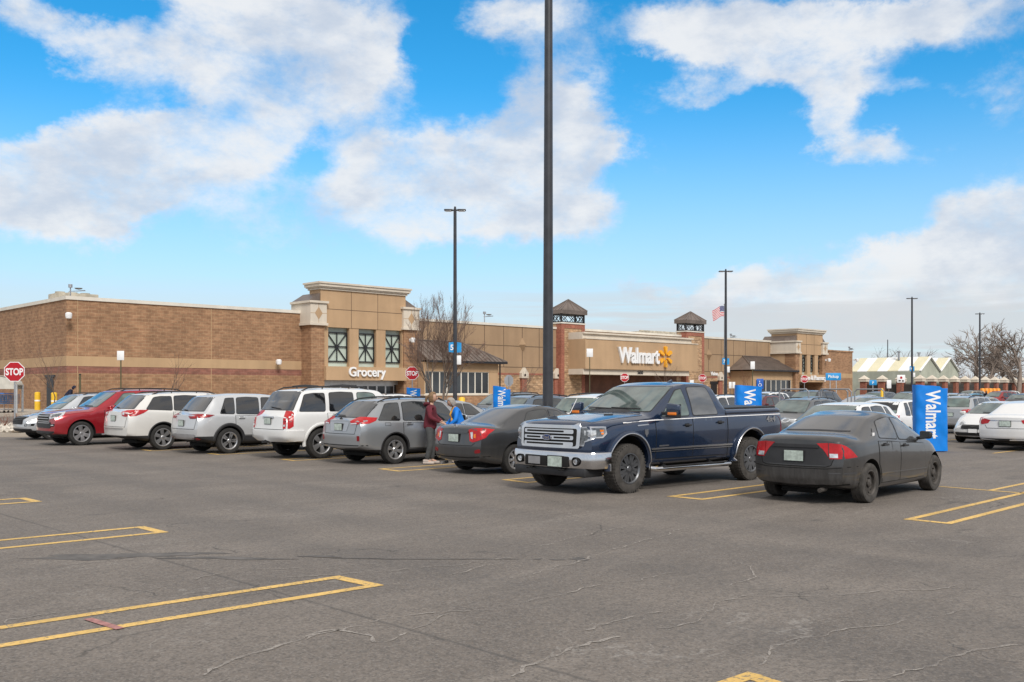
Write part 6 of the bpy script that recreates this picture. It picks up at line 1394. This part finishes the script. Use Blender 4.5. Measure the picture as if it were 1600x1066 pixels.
# ---------------------------------------------------------------- blue banners round the corral ends
def banner(px, b, ptop, wpx, label, rot=0.0, tear=False, seed=0, txt='Walmart', ts=.42):
    u, v = ray(px, b); z = lvl(v); h = zat(ptop, b)-z; w_ = wpx/FPX*b; rd = random.Random(seed); e = empty('banner_sleeve', (u, v, z), -TH+rot, label, 'banner', 'blue banner sleeves in the lot')
    n = 48; m_ = 26; V = []; F = []; a_ = w_/2; d_ = w_*.22; ph = [rd.uniform(0, 6) for _ in range(6)]
    for j in range(m_+1):
        t = j/m_
        for i in range(n):
            th = 2*PI*i/n; c, s_ = math.cos(th), math.sin(th); x = a_*math.copysign(abs(c)**.45, c); y = d_*math.copysign(abs(s_)**.6, s_)
            wob = .010*math.sin(x*9+ph[0]+t*3)+.012*math.sin(t*9+ph[1]+x*5)+.007*math.sin(t*23+ph[2]+x*14)
            zz = .02+t*(h-.02)
            if j == m_: zz += -.03*(x/a_)-(.07 if tear and x > a_*.42 else 0)+.006*math.sin(x*17+ph[3])
            V.append((x*(1+.02*math.sin(t*4+ph[4])), y+wob*(1 if s_ < 0 else .5), zz))
    for j in range(m_):
        for i in range(n): F.append((j*n+i, j*n+(i+1) % n, (j+1)*n+(i+1) % n, (j+1)*n+i))
    mb = MB(); mb.add(V, F); sl = mb.build('sleeve', 'walblue', e, 60)
    mb = MB(); mb.add([V[m_*n+i] for i in range(n)]+[(0, 0, h-.05)], [(i, (i+1) % n, n) for i in range(n)]); mb.build('sleeve_top', 'walblue', sl, 30)
    bm = bmesh.new(); bm.from_mesh(sl.data); bv = BVHTree.FromBMesh(bm); bm.free()
    t = text_mesh(txt, ts*w_, .0, .014*w_, 1.0, 'LEFT'); t.transform(Matrix.Diagonal((.66, 1, 1, 1)))
    bm = bmesh.new(); bm.from_mesh(t)
    for k in range(1, 40): bmesh.ops.bisect_plane(bm, geom=bm.verts[:]+bm.edges[:]+bm.faces[:], plane_co=(k*.06, 0, 0), plane_no=(1, 0, 0))
    for vv in bm.verts:
        x, y = vv.co.x, vv.co.y; px_, pz = y-.2*w_, h-.14*w_-x; hh = bv.ray_cast(Vector((px_, -3, pz)), Vector((0, 1, 0)))
        vv.co = Vector((px_, (hh[0].y if hh[0] else -d_)-.006, pz))
    bm.to_mesh(t); bm.free(); linkmesh('lettering', t, 'signwhite', e, 40, fix=False); return e
banner(1453, 29, 603, 52, 'tall blue banner sleeve behind the dusty black sedan, nearest and largest', .0, True, 1, ts=.60)
banner(1169, 35.5, 603, 41, 'blue banner sleeve rising behind the covered pickup bed', .05, False, 2, ts=.60)
banner(784, 27.5, 604.5, 27, 'small blue banner sleeve above the roof of the dark grey sedan', -.02, True, 3, ts=.60)
banner(646, 60, 606.5, 22, 'smallest blue banner sleeve above the silver wagon roof rails', .1, False, 4, ts=.60)
# ---------------------------------------------------------------- cart corrals
def corral(px, b, label, w_=1.9, l=4.0, h=1.55, seed=0):
    u, v = ray(px, b); z = lvl(v); e = empty('cart_corral', (u, v, z), 0, label, 'cart corral', 'cart corrals')
    for x in (-l/2, l/2):
        mb = MB(); hh = h+.28; mb.tube([(x, -w_/2, 0), (x, -w_/2, hh-.12), (x, -w_/2+.12, hh), (x, w_/2-.12, hh), (x, w_/2, hh-.12), (x, w_/2, 0)], .035, 8); mb.build('end_hoop', 'galv', e)
    for sd in (-1, 1):
        for zz in (.35, .75, 1.1): mb = MB(); mb.tube([(-l/2, sd*w_/2, zz), (l/2, sd*w_/2, zz)], .022, 6); mb.build('side_rail', 'galv', e)
corral(1272, 47, 'galvanised cart corral hoop in front of the blue pickup sign', 1.5, 3.6); corral(1333, 47, 'galvanised cart corral hoop left of the white hatchback', 1.5, 3.2)
def bollard(px, b, ptop, label, r=.11, m='yellow', z=None, hh=None):
    u, v = ray(px, b); z = lvl(v) if z is None else z; h = hh or zat(ptop, b)-z; e = empty('bollard', (u, v, z), 0, label, 'bollard', 'yellow bollards')
    mb = MB(); mb.lathe([(r, 0), (r, h-.05), (r*.8, h-.01), (0, h+.02)], 16, 0, axis='z'); mb.build('post', m, e); mb = MB(); mb.lathe([(r*1.02, h*.55), (r*1.02, h*.62)], 16, 0, axis='z'); mb.build('reflector_band', 'signwhite', e); return e
bollard(58.5, 62, 613, 'yellow bollard left of the dark service door on the left wall', .17); bollard(84.5, 60, 613.5, 'yellow bollard right of the dark service door on the left wall', .17)
bollard(1281, 40, 633.5, 'yellow bollard just above the roof of the dusty black sedan', .075)
u, v = ray(722, 40); bollard(721.5, 45, 621, 'yellow bollard behind the shopper in the blue vest', .15)
bollard(1378, 66, 607, 'yellow bollard in front of the second fence pillar', .09)
# orange barrels far right
for i, (px, b) in enumerate(((1535, 118), (1541, 118), (1547, 118), (1553, 119), (1559, 119))):
    u, v = ray(px, b); e = empty('traffic_barrel', (u, v, 0), 0, '%s orange traffic barrel at the far right before the trees' % ['leftmost', 'second from left', 'middle', 'second from right', 'rightmost'][i], 'traffic barrel', 'orange barrels')
    mb = MB(); mb.lathe([(.30, 0), (.28, 1.9), (.2, 2.0), (0, 2.02)], 14, 0, axis='z'); mb.build('drum', simple('orange plastic', (.75, .28, .02), .5), e); mb = MB(); mb.lathe([(.296, .9), (.292, 1.15)], 14, 0, axis='z'); mb.build('white_band', 'signwhite', e)
# ---------------------------------------------------------------- cart shelter, carts, rock bed at the left
u, v = ray(8, 55); e = empty('cart_shelter', (u, v, .5), -TH+.35, 'white fabric cart shelter with an arched roof at the left edge', 'shelter')
V = []; F = []; n = 14
for j, y in enumerate((-1.4, 1.4)):
    for i in range(n+1): a = PI*i/n; V.append((-2.0+2.75*math.cos(a)*1.0, y, 1.55+.62*math.sin(a)**.8))
for i in range(n): F.append((i, i+1, n+2+i, n+1+i))
mb = MB(); mb.add(V, F); mb.add([(x, y, z+.04) for x, y, z in V], F); 
for y in (-1.4, 1.4): mb.add([(p[0], p[1], p[2]) for p in (V[:n+1] if y < 0 else V[n+1:])]+[(p[0], p[1], 1.35) for p in (V[:n+1] if y < 0 else V[n+1:])], [(i, i+1, n+2+i, n+1+i) for i in range(n)])
mb.build('canopy', simple('pale canopy fabric', (.52, .50, .44), .8), e)
for x in (-4.7, .72):
    for y in (-1.4, 1.4): mb = MB(); mb.tube([(x, y, 0), (x, y, 1.6)], .06, 8); mb.build('leg', 'alum', e)
def cart(px, b, label, dy=0):
    u, v = ray(px, b); e = empty('shopping_cart', (u, v, .55), -TH+.2, label, 'shopping cart', 'shopping carts in the shelter'); mb = MB()
    c = [(-.25, -.45), (.25, -.45), (.30, .45), (-.30, .45)]; top = [(-.29, -.5), (.29, -.5), (.33, .5), (-.33, .5)]
    for i in range(4):
        p, q = Vector(c[i]), Vector(c[(i+1) % 4]); P_, Q = Vector(top[i]), Vector(top[(i+1) % 4])
        mb.tube([(p.x, p.y, .5), (q.x, q.y, .5)], .012, 4); mb.tube([(P_.x, P_.y, .98), (Q.x, Q.y, .98)], .016, 4)
        for k in range(7): t = k/6; a, b_ = p.lerp(q, t), P_.lerp(Q, t); mb.tube([(a.x, a.y, .5), (b_.x, b_.y, .98)], .008, 3)
        for k in (1, 2, 3): t = k/4; a, b_ = p.lerp(P_, t), q.lerp(Q, t); mb.tube([(a.x, a.y, .5+.48*t), (b_.x, b_.y, .5+.48*t)], .007, 3)
    mb.build('basket', simple('blue cart plastic', (.04, .16, .36), .5), e); mb = MB(); mb.tube([(-.29, -.56, 1.06), (.29, -.56, 1.06)], .022, 6); mb.build('handle', 'walblue', e)
    mb = MB(); mb.box(-.24, .24, -.4, .45, .16, .19)
    for x in (-.22, .22): mb.tube([(x, -.45, .5), (x, -.3, .18), (x, .4, .18)], .014, 4)
    mb.build('frame', 'galv', e)
    for x in (-.22, .22):
        for y in (-.35, .4): mb = MB(); mb.lathe([(0, -.02), (.06, -.02), (.06, .02), (0, .02)], 10, 0, Matrix.Translation((x, y, .06)) @ Matrix.Rotation(PI/2, 4, 'Z')); mb.build('wheel', 'tyre', e)
cart(2, 54, 'blue shopping cart, leftmost under the white shelter'); cart(9, 54.6, 'blue shopping cart, middle one under the white shelter'); cart(17, 55.2, 'blue shopping cart, rightmost under the white shelter')
# rock bed island with kerb
A, B2 = gnd(-90, 671), gnd(76, 671); Cc, D = gnd(84, 682), gnd(-90, 684)
def slabpoly(name, pts, z0, z1, m, label): mb = MB(); mb.prism([(p[0], p[1]) for p in pts], z0, z1, 'z'); o = mb.build(name, m); tag(o, label, kind='structure'); return o
slabpoly('kerb', [A, B2, Cc, D], -.05, .13, 'concrete', 'concrete kerb of the planting island at the left')
rr_ = random.Random(9); mb = MB()
for i in range(420):
    s1, s2 = rr_.uniform(.02, .97), rr_.uniform(.10, .95); p = Vector(A).lerp(Vector(B2), s1).lerp(Vector(D).lerp(Vector(Cc), s1), s2); r = rr_.uniform(.07, .17)
    bm = bmesh.new(); bmesh.ops.create_icosphere(bm, subdivisions=1, radius=r)
    for v_ in bm.verts: v_.co = Vector((v_.co.x*rr_.uniform(.8, 1.3), v_.co.y*rr_.uniform(.8, 1.3), v_.co.z*rr_.uniform(.5, .9)))+Vector((p.x, p.y, .14+r*.4+rr_.uniform(0, .08)))
    bm.verts.index_update(); mb.add([v_.co for v_ in bm.verts], [[v_.index for v_ in f.verts] for f in bm.faces]); bm.free()
o = mb.build('river_rocks', 'rock'); tag(o, 'pale river rocks filling the planting island', 'rocks', kind='stuff')
# ---------------------------------------------------------------- bare trees
def bare_tree(name, u, v, H, spread, seed, label, trunk_r=.12, stems=1, m='bark', tm='twig', depth=5, cat='tree', z=None, low=.25, twig=1.15, group=None, buds=None, gnarl=.25, budr=.035):
    rd = random.Random(seed); z = lvl(v) if z is None else z; e = empty(name, (u, v, z), 0, label, cat, group)
    T = MB(); K = MB(); Bd = MB()
    def branch(p, d, L, r, lev):
        r = max(r, trunk_r*.075)
        n = 4; pts = [p]; rs = [r]; q = p.copy(); dd = d.copy()
        for i in range(n):
            dd = (dd+Vector((rd.gauss(0, gnarl), rd.gauss(0, gnarl), rd.gauss(0, gnarl*.6)+.05)) * .5).normalized(); q = q+dd*L/n
            pts.append(q.copy()); rs.append(r*(1-.55*(i+1)/n))
        (T if lev <= 1 else K).tube(pts, rs, 6 if lev < 2 else (4 if lev < 4 else 3), cap=False)
        if lev >= depth:
            if buds and rd.random() < buds:
                for k in range(3):
                    c = pts[-1-k]+Vector((rd.gauss(0, .03),)*3); s_ = budr*rd.uniform(.5, 1.2); a = Vector((rd.gauss(0, 1), rd.gauss(0, 1), rd.gauss(0, 1))).normalized()*s_; b = a.orthogonal().normalized()*s_*.5
                    Bd.add([c-a, c+b, c+a, c-b], [(0, 1, 2, 3)])
            return
        k = rd.choice((3, 4, 4, 5)) if lev >= 1 else rd.choice((4, 5, 6))
        k = max(2, int(k*twig))
        for j in range(k):
            f = rd.uniform(low if lev == 0 else .25, 1.0); i = min(n-1, int(f*n)); a = pts[i].lerp(pts[i+1], f*n-i)
            side = Vector((rd.gauss(0, 1), rd.gauss(0, 1), rd.gauss(0, .35)+.25)).normalized()
            nd = (dd*rd.uniform(.5, 1.0)+side*rd.uniform(.6, 1.0)*spread).normalized()
            branch(a, nd, L*rd.uniform(.45, .72), rs[i]*.58, lev+1)
        branch(pts[-1], dd, L*.6, rs[-1], lev+1)
    for s_ in range(stems):
        a = rd.uniform(0, 6.28); tilt = .10+.22*(stems > 1)*rd.uniform(.5, 1); d = Vector((math.cos(a)*tilt, math.sin(a)*tilt, 1)).normalized()
        branch(Vector((math.cos(a)*.1*(stems > 1), math.sin(a)*.1*(stems > 1), -.05)), d, H*.46, trunk_r*rd.uniform(.8, 1.1), 0)
    zmax = max(p[2] for p in K.v); k_ = H/zmax
    for mb in (T, K, Bd): mb.v = [(x*k_, y*k_, z_*k_) for x, y, z_ in mb.v]
    T.build('trunk', m, e, 60); K.build('crown', tm, e, 60)
    if Bd.v: Bd.build('dry_leaves', 'redleaf', e, 60)
    return e
M['palebark'] = simple('pale grey bark', (.22, .175, .14), .9, var=.25, vs=5)
u, v = ray(687, 57); bare_tree('bare_tree', u, v, 7.5, .42, 11, 'multi-stemmed bare tree right of the grocery entrance', .09, 5, depth=5, buds=.10, low=.3, twig=.9, m='palebark', budr=.03).scale = (.66, .66, 1)
for i, (px, b, H, lb) in enumerate(((86, 56, 4.3, 'bare sapling in front of the left wall near the service door'), (262, 58, 3.9, 'bare sapling with pale trunk before the middle of the left brick wall'),
        (1161, 88, 3.9, 'reddish bare sapling in front of the right vestibule'), (1045, 84, 4.6, 'thin bare sapling in front of the large store sign'), (796, 60, 3.4, 'thin bare sapling before the rough brick wall'), (1052, 90, 3.2, 'short bare sapling just right of the golden emblem'))):
    u, v = ray(px, b); bare_tree('sapling', u, v, H, .45, 30+i, lb, .045, 1, depth=3, tm='twig' if i != 2 else 'redleaf', m='bark', group='young bare street trees', twig=.9)
for i, (px, b, H, sp_, lb) in enumerate(((1524, 150, 12.2, .75, 'large gnarled bare tree behind the rightmost lamp pole'), (1590, 150, 12.6, .75, 'large gnarled bare tree cut by the right edge'), (1556, 175, 10.5, .7, 'bare tree between the two largest bare trees'), (1500, 185, 9.0, .7, 'bare tree rising behind the second garden gable'), (1572, 200, 11, .7, 'slender bare tree far behind at the right'), (1618, 170, 10, .7, 'bare tree just beyond the right edge of the picture'))):
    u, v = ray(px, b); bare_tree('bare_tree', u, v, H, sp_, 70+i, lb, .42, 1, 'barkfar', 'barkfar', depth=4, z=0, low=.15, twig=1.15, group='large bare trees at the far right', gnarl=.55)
# tops of trees seen over the garden centre
for i, (px, H) in enumerate(((1392, 8.6), (1412, 8.3), (1446, 8.2), (1370, 8.0))):
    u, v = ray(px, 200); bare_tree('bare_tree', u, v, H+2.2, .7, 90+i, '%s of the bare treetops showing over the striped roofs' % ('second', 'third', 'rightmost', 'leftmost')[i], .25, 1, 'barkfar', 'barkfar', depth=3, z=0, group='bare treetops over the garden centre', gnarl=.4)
# far brush line
def brush():
    rd = random.Random(5); mb = MB()
    for i in range(3200):
        px = rd.uniform(1480, 1900); b = rd.uniform(170, 260); u, v = ray(px, b); h = rd.uniform(2.0, 5.2); 
        for k in range(3):
            a = rd.uniform(0, 6.28); t = rd.uniform(.2, .6)
            p = Vector((u, v, 0)); q = p+Vector((math.cos(a)*t*h*.5, math.sin(a)*t*h*.5, h*rd.uniform(.6, 1))); mb.tube([p, p.lerp(q, .5)+Vector((rd.gauss(0, .3), rd.gauss(0, .3), 0)), q], [.09, .06, .03], 3, cap=False)
    o = mb.build('brush', 'barkfar', angle=60); tag(o, 'brown leafless brush below the far trees', 'brush', kind='stuff')
brush()
# low far buildings and hills so that the lot does not end on a bare horizon
mb = MB(); rd = random.Random(2)
V = []; n = 60
for i in range(n+1):
    a = -.15+.95*i/n-TH+0; a = PI/2-TH-(-.62+1.35*i/n)*1.0; r = 900; h = 9+7*abs(math.sin(i*.31))+4*math.sin(i*.9)
    V += [(r*math.cos(a), r*math.sin(a), 0), (r*math.cos(a), r*math.sin(a), max(4, h)*.75), ((r+120)*math.cos(a), (r+120)*math.sin(a), max(5, h)*.9), ((r+240)*math.cos(a), (r+240)*math.sin(a), 0)]
F = [(4*i+k, 4*i+k+1, 4*i+5+k, 4*i+4+k) for i in range(n) for k in range(3)]
mb.add(V, F); tag(mb.build('far_treeline', simple('distant grey brown woods', (.13, .12, .115), .95, var=.35, vs=.05)), 'low grey brown line of distant woods at the horizon', 'treeline', kind='stuff')
# reddish shrubs on the island
for i, (px, b, lb) in enumerate(((2, 41.5, 'small reddish dry shrub at the left edge of the rock bed'), (30, 42, 'small reddish dry shrub right of the near stop sign post'), (36, 42.6, 'low twiggy dry shrub beside the silver crossover nose'))):
    u, v = ray(px, b); bare_tree('dry_shrub', u, v, .8, .7, 120+i, lb, .02, 4, 'redleaf', 'redleaf', depth=3, cat='shrub', group='dry shrubs on the rock bed', z=.1, twig=.8)
# ---------------------------------------------------------------- people
M['skin'] = simple('skin', (.50, .30, .21), .55, var=.08); M['maroon'] = simple('maroon hoodie cloth', (.11, .012, .022), .85, var=.2, vs=6); M['trouser'] = simple('dark grey trousers', (.055, .058, .06), .85, var=.2, vs=7)
M['sneaker'] = simple('pale sneakers', (.42, .36, .32), .7); M['hair_b'] = simple('blond brown hair', (.20, .12, .06), .7, var=.3, vs=30); M['hair_g'] = simple('grey hair', (.30, .27, .24), .7, var=.3, vs=30)
M['vest'] = simple('bright blue vest', (.0, .17, .62), .7, var=.12); M['navy'] = simple('navy cloth', (.01, .013, .035), .85, var=.2); M['lanyard'] = simple('yellow orange badge', (.85, .42, .03), .5); M['bluecloth'] = simple('royal blue cloth', (.01, .07, .38), .8)
def skinmesh(name, verts, edges, radii, m, parent, sub=2, root=0, clean=None):
    me = bpy.data.meshes.new(name); me.from_pydata([Vector(v_) for v_ in verts], edges, []); o = bpy.data.objects.new(name, me); COL.objects.link(o)
    md = o.modifiers.new('s', 'SKIN'); md.use_smooth_shade = True; md.branch_smoothing = .6
    for i, r in enumerate(radii):
        sv_ = me.skin_vertices[0].data[i]; sv_.radius = r if isinstance(r, tuple) else (r, r); sv_.use_root = (i == root)
    s_ = o.modifiers.new('d', 'SUBSURF'); s_.levels = sub; s_.render_levels = sub
    dg = bpy.context.evaluated_depsgraph_get(); nm = bpy.data.meshes.new_from_object(o.evaluated_get(dg)); bpy.data.objects.remove(o); nm.materials.clear()
    if clean: clean(nm)
    return nm
def person(u, v, z, face, label, H=1.68, lean=0.0, arms=None, mats=None, hood=False, hair='hair_b', pony=True, legs=None, group='people in the lot', vest=None, bag=False, headdown=.0):
    k = H/1.70; e = empty('person', (u, v, z), face, label, 'person', group); e.scale = (k,)*3
    cl, sl_ = math.cos(lean), math.sin(lean); hipz = .92
    def L_(x, y, zz):                            # lean the upper body forward from the hips
        dz_ = zz-hipz
        return (x*cl+dz_*sl_, y, hipz+dz_*cl-x*sl_) if zz > hipz-.02 else (x, y, zz)
    legs = legs or ((.03, .05), (-.05, -.05)); arms = arms or dict(l=((.03, .26, 1.14), (.24, .20, 1.02)), r=((.02, -.26, 1.13), (.24, -.17, 1.02)))
    V = []; E = []; Rr = []
    def add(p, r, par=None):
        V.append(p); Rr.append(r)
        if par is not None: E.append((par, len(V)-1))
        return len(V)-1
    pel = add((0, 0, .92), (.11, .09)); sp1 = add(L_(.0, 0, 1.06), (.10, .08), pel); ch = add(L_(.0, 0, 1.26), (.11, .08), sp1); up = add(L_(-.01, 0, 1.38), (.07, .05), ch); nk = add(L_(.0, 0, 1.47), .052, up); hd = add(L_(.015, 0, 1.54), (.062, .07), nk)
    hands = []
    for s_, kk in ((1, 'l'), (-1, 'r')):
        sh = add(L_(-.01, s_*.15, 1.35), .040, up); el_, wr = arms[kk]; el_ = L_(*el_); wr = L_(*wr); eb = add(el_, .034, sh); w_ = add(wr, .028, eb); hands.append((s_, Vector(el_), Vector(wr)))
        hp = add((0, s_*.09, .84), (.070, .07), pel); kx, ax = legs[0 if s_ > 0 else 1]; kn = add((kx+.02, s_*.095, .48), .048, hp); an = add((ax, s_*.10, .09), .040, kn); add((ax+.13, s_*.115, .045), .038, an)
    nm = skinmesh('body', V, E, Rr, 'skin', e)
    bm = bmesh.new(); bm.from_mesh(nm)
    def blob(c, r, sc, seg=16, rot=0.0):
        q = bmesh.ops.create_uvsphere(bm, u_segments=seg, v_segments=seg//2+2, radius=r)
        for v_ in q['verts']: v_.co = Matrix.Rotation(rot, 3, 'Y') @ Vector((v_.co.x*sc[0], v_.co.y*sc[1], v_.co.z*sc[2]))+Vector(c)
    hc = Vector(L_(.03+headdown*.05, 0, 1.605-headdown*.03)); ht = lean+headdown
    Rm = Matrix.Rotation(ht, 3, 'Y'); H_ = lambda x, y, zz: hc+Rm @ Vector((x, y, zz))
    blob(hc, .105, (.92, .76, 1.10), 20, ht); blob(H_(.03, 0, -.055), .065, (.9, .8, .75), 12, ht); blob(H_(.105, 0, -.015), .017, (1, .8, 1.5), 8, ht)
    for s_ in (1, -1): blob(H_(-.005, s_*.080, -.01), .028, (.7, .35, 1.1), 8, ht)
    for s_, el_, wr in hands:                    # palm, four bent fingers and a thumb
        d = (wr-el_).normalized(); sd = Vector((0, -s_, 0)); sd = (sd-d*sd.dot(d)).normalized(); nn = d.cross(sd).normalized(); pc = wr+d*.045
        q = bmesh.ops.create_uvsphere(bm, u_segments=10, v_segments=8, radius=.04)
        for v_ in q['verts']: c = v_.co.copy(); v_.co = pc+d*c.x*1.2+sd*c.y*.95+nn*c.z*.5
        tmp = MB()
        for j in range(4):
            o_ = sd*(-.028+.019*j); l_ = (.030, .036, .034, .026)[j]; a = pc+d*.035+o_; b = a+d*l_+Vector((0, 0, -.012)); c = b+d*l_*.5+Vector((0, 0, -.028)); tmp.tube([a, b, c], [.0095, .0088, .007], 6)
        a = pc+sd*.030*1.0; tmp.tube([a, a+sd*.028+d*.022, a+sd*.030+d*.050+Vector((0, 0, -.008))], [.011, .010, .008], 6)
        vs = [bm.verts.new(p) for p in tmp.v]
        for f in tmp.f:
            try: bm.faces.new([vs[i] for i in f])
            except Exception: pass
    bm.to_mesh(nm); bm.free(); body = linkmesh('body', nm, 'skin', e, 60)
    f = MB()
    for s_ in (1, -1):
        c = H_(.088, s_*.032, .015); f.lathe([(0, -.006), (.010, 0), (0, .006)], 8, 0, Matrix.Translation(c)); c = H_(.086, s_*.032, .034); f.box(c.x-.003, c.x+.006, c.y-.018, c.y+.018, c.z-.003, c.z+.003)
    f.build('eyes', simple('dark eyes', (.03, .02, .015), .3), body); f = MB(); c = H_(.086, 0, -.058); f.box(c.x-.004, c.x+.006, c.y-.022, c.y+.022, c.z-.004, c.z+.004); f.build('mouth', simple('lips', (.35, .12, .10), .5), body)
    # clothes
    top, trou, shoe = mats
    V2 = []; E2 = []; R2 = []
    def add2(p, r, par=None):
        V2.append(p); R2.append(r)
        if par is not None: E2.append((par, len(V2)-1))
        return len(V2)-1
    a = add2((0, 0, .80), (.160, .135)); a0_ = add2((0, 0, .93), (.185, .155), a); a = a0_; b = add2(L_(0, 0, 1.05), (.165, .135), a); c = add2(L_(.005, 0, 1.25), (.185, .140), b); d = add2(L_(-.01, 0, 1.385), (.13, .105), c); n_ = add2(L_(-.01, 0, 1.455), (.078, .078), d)
    for s_, kk in ((1, 'l'), (-1, 'r')):
        sh = add2(L_(-.01, s_*.175, 1.37), .080, d); el_, wr = arms[kk]; el_ = Vector(L_(*el_)); wr = Vector(L_(*wr)); eb = add2(tuple(el_), .062, sh); add2(tuple(el_.lerp(wr, .93)), .044, eb)
    nm = skinmesh('top', V2, E2, R2, top, e); linkmesh('jacket' if vest else 'hoodie', nm, top, body, 60)
    V2 = []; E2 = []; R2 = []; a = add2((0, 0, .97), (.150, .125)); b = add2((0, 0, .88), (.155, .13), a)
    for s_ in (1, -1):
        kx, ax = legs[0 if s_ > 0 else 1]; h_ = add2((.0, s_*.09, .78), (.105, .105), b); kn = add2((kx+.015, s_*.095, .48), .080, h_); add2((ax, s_*.10, .10), .062, kn)
    nm = skinmesh('trousers', V2, E2, R2, trou, e); linkmesh('trousers', nm, trou, body, 60)
    for s_ in (1, -1):
        kx, ax = legs[0 if s_ > 0 else 1]; mb = MB(); mb.bbox(ax-.09, ax+.19, s_*.11-.048, s_*.11+.048, .0, .075, .03, 0); mb.bbox(ax-.09, ax+.06, s_*.11-.042, s_*.11+.042, .05, .12, .03); mb.build('shoe', shoe, body, 50)
    hm_ = MB(); bm = bmesh.new(); q = bmesh.ops.create_uvsphere(bm, u_segments=20, v_segments=14, radius=.118)
    for v_ in list(bm.verts):
        if not hood and v_.co.x > .045 and v_.co.z < .055: bm.verts.remove(v_)
        elif hood and v_.co.x > .075 and v_.co.z < .07: bm.verts.remove(v_)
    for v_ in bm.verts: v_.co = hc+Rm @ Vector((v_.co.x*.96-.008, v_.co.y*(.84 if not hood else .98), v_.co.z*1.08+.008+(-.03 if v_.co.z < -.04 else 0)))
    bm.verts.index_update(); hm_.add([v_.co for v_ in bm.verts], [[v_.index for v_ in f_.verts] for f_ in bm.faces]); bm.free()
    if pony: hm_.tube([H_(-.10, 0, .02), H_(-.15, 0, .0), H_(-.165, 0, -.08), H_(-.15, 0, -.17)], [.03, .04, .035, .012], 8)
    hm_.build('hood' if hood else 'hair', top if hood else hair, body, 60)
    if not hood and not vest:
        mb = MB(); mb.tube([L_(-.02, .10, 1.45), L_(-.12, .07, 1.44), L_(-.15, 0, 1.42), L_(-.12, -.07, 1.44), L_(-.02, -.10, 1.45)], [.03, .045, .055, .045, .03], 10); mb.build('lowered_hood', top, body, 60)
    if vest:
        mb = MB(); p = L_(.165, .0, 1.12); mb.bbox(p[0]-.01, p[0]+.03, -.06, .07, p[2]-.07, p[2]+.08, .01); mb.build('badge', 'lanyard', body); mb = MB(); mb.tube([L_(.03, .07, 1.46), L_(.155, .045, 1.3), (p[0]+.01, 0, p[2]+.08), L_(.155, -.045, 1.3), L_(.03, -.07, 1.46)], .014, 6); mb.build('lanyard', 'lanyard', body)
    return e
u, v = ray(672, 24.0)
person(u, v, 0, -TH-.15, 'person in a maroon hoodie and grey trousers standing by the silver wagon', 1.71, .06, dict(l=((.06, .25, 1.13), (.27, .13, 1.03)), r=((.05, -.25, 1.12), (.28, -.10, 1.02))), ('maroon', 'trouser', 'sneaker'), legs=((.03, .02), (.02, -.06)))
u, v = ray(719, 24.6)
person(u, v, 0, PI-TH+.25, 'person in a bright blue vest leaning over behind the dark grey sedan', 1.62, .30, dict(l=((.10, .27, 1.15), (.33, .20, 1.05)), r=((.10, -.27, 1.15), (.34, -.18, 1.05))), ('vest', 'navy', 'sneaker'), hair='hair_g', pony=False, vest=True, headdown=.25)
u, v = ray(104, 57.5)
person(u, v, .55, -TH+.2, 'person in a dark hood and royal blue jacket stooping near the service door', 1.62, .62, dict(l=((.16, .22, 1.10), (.42, .18, 1.02)), r=((.16, -.22, 1.10), (.42, -.18, 1.02))), ('navy', 'navy', 'sneaker'), hood=True, pony=False, headdown=.2)
u, v = ray(1541, 100)
person(u, v, 0, 0, 'person in dark clothes standing by the bright blue sedan', 1.72, .0, None, ('navy', 'navy', 'sneaker'), hair='hair_b', pony=False)
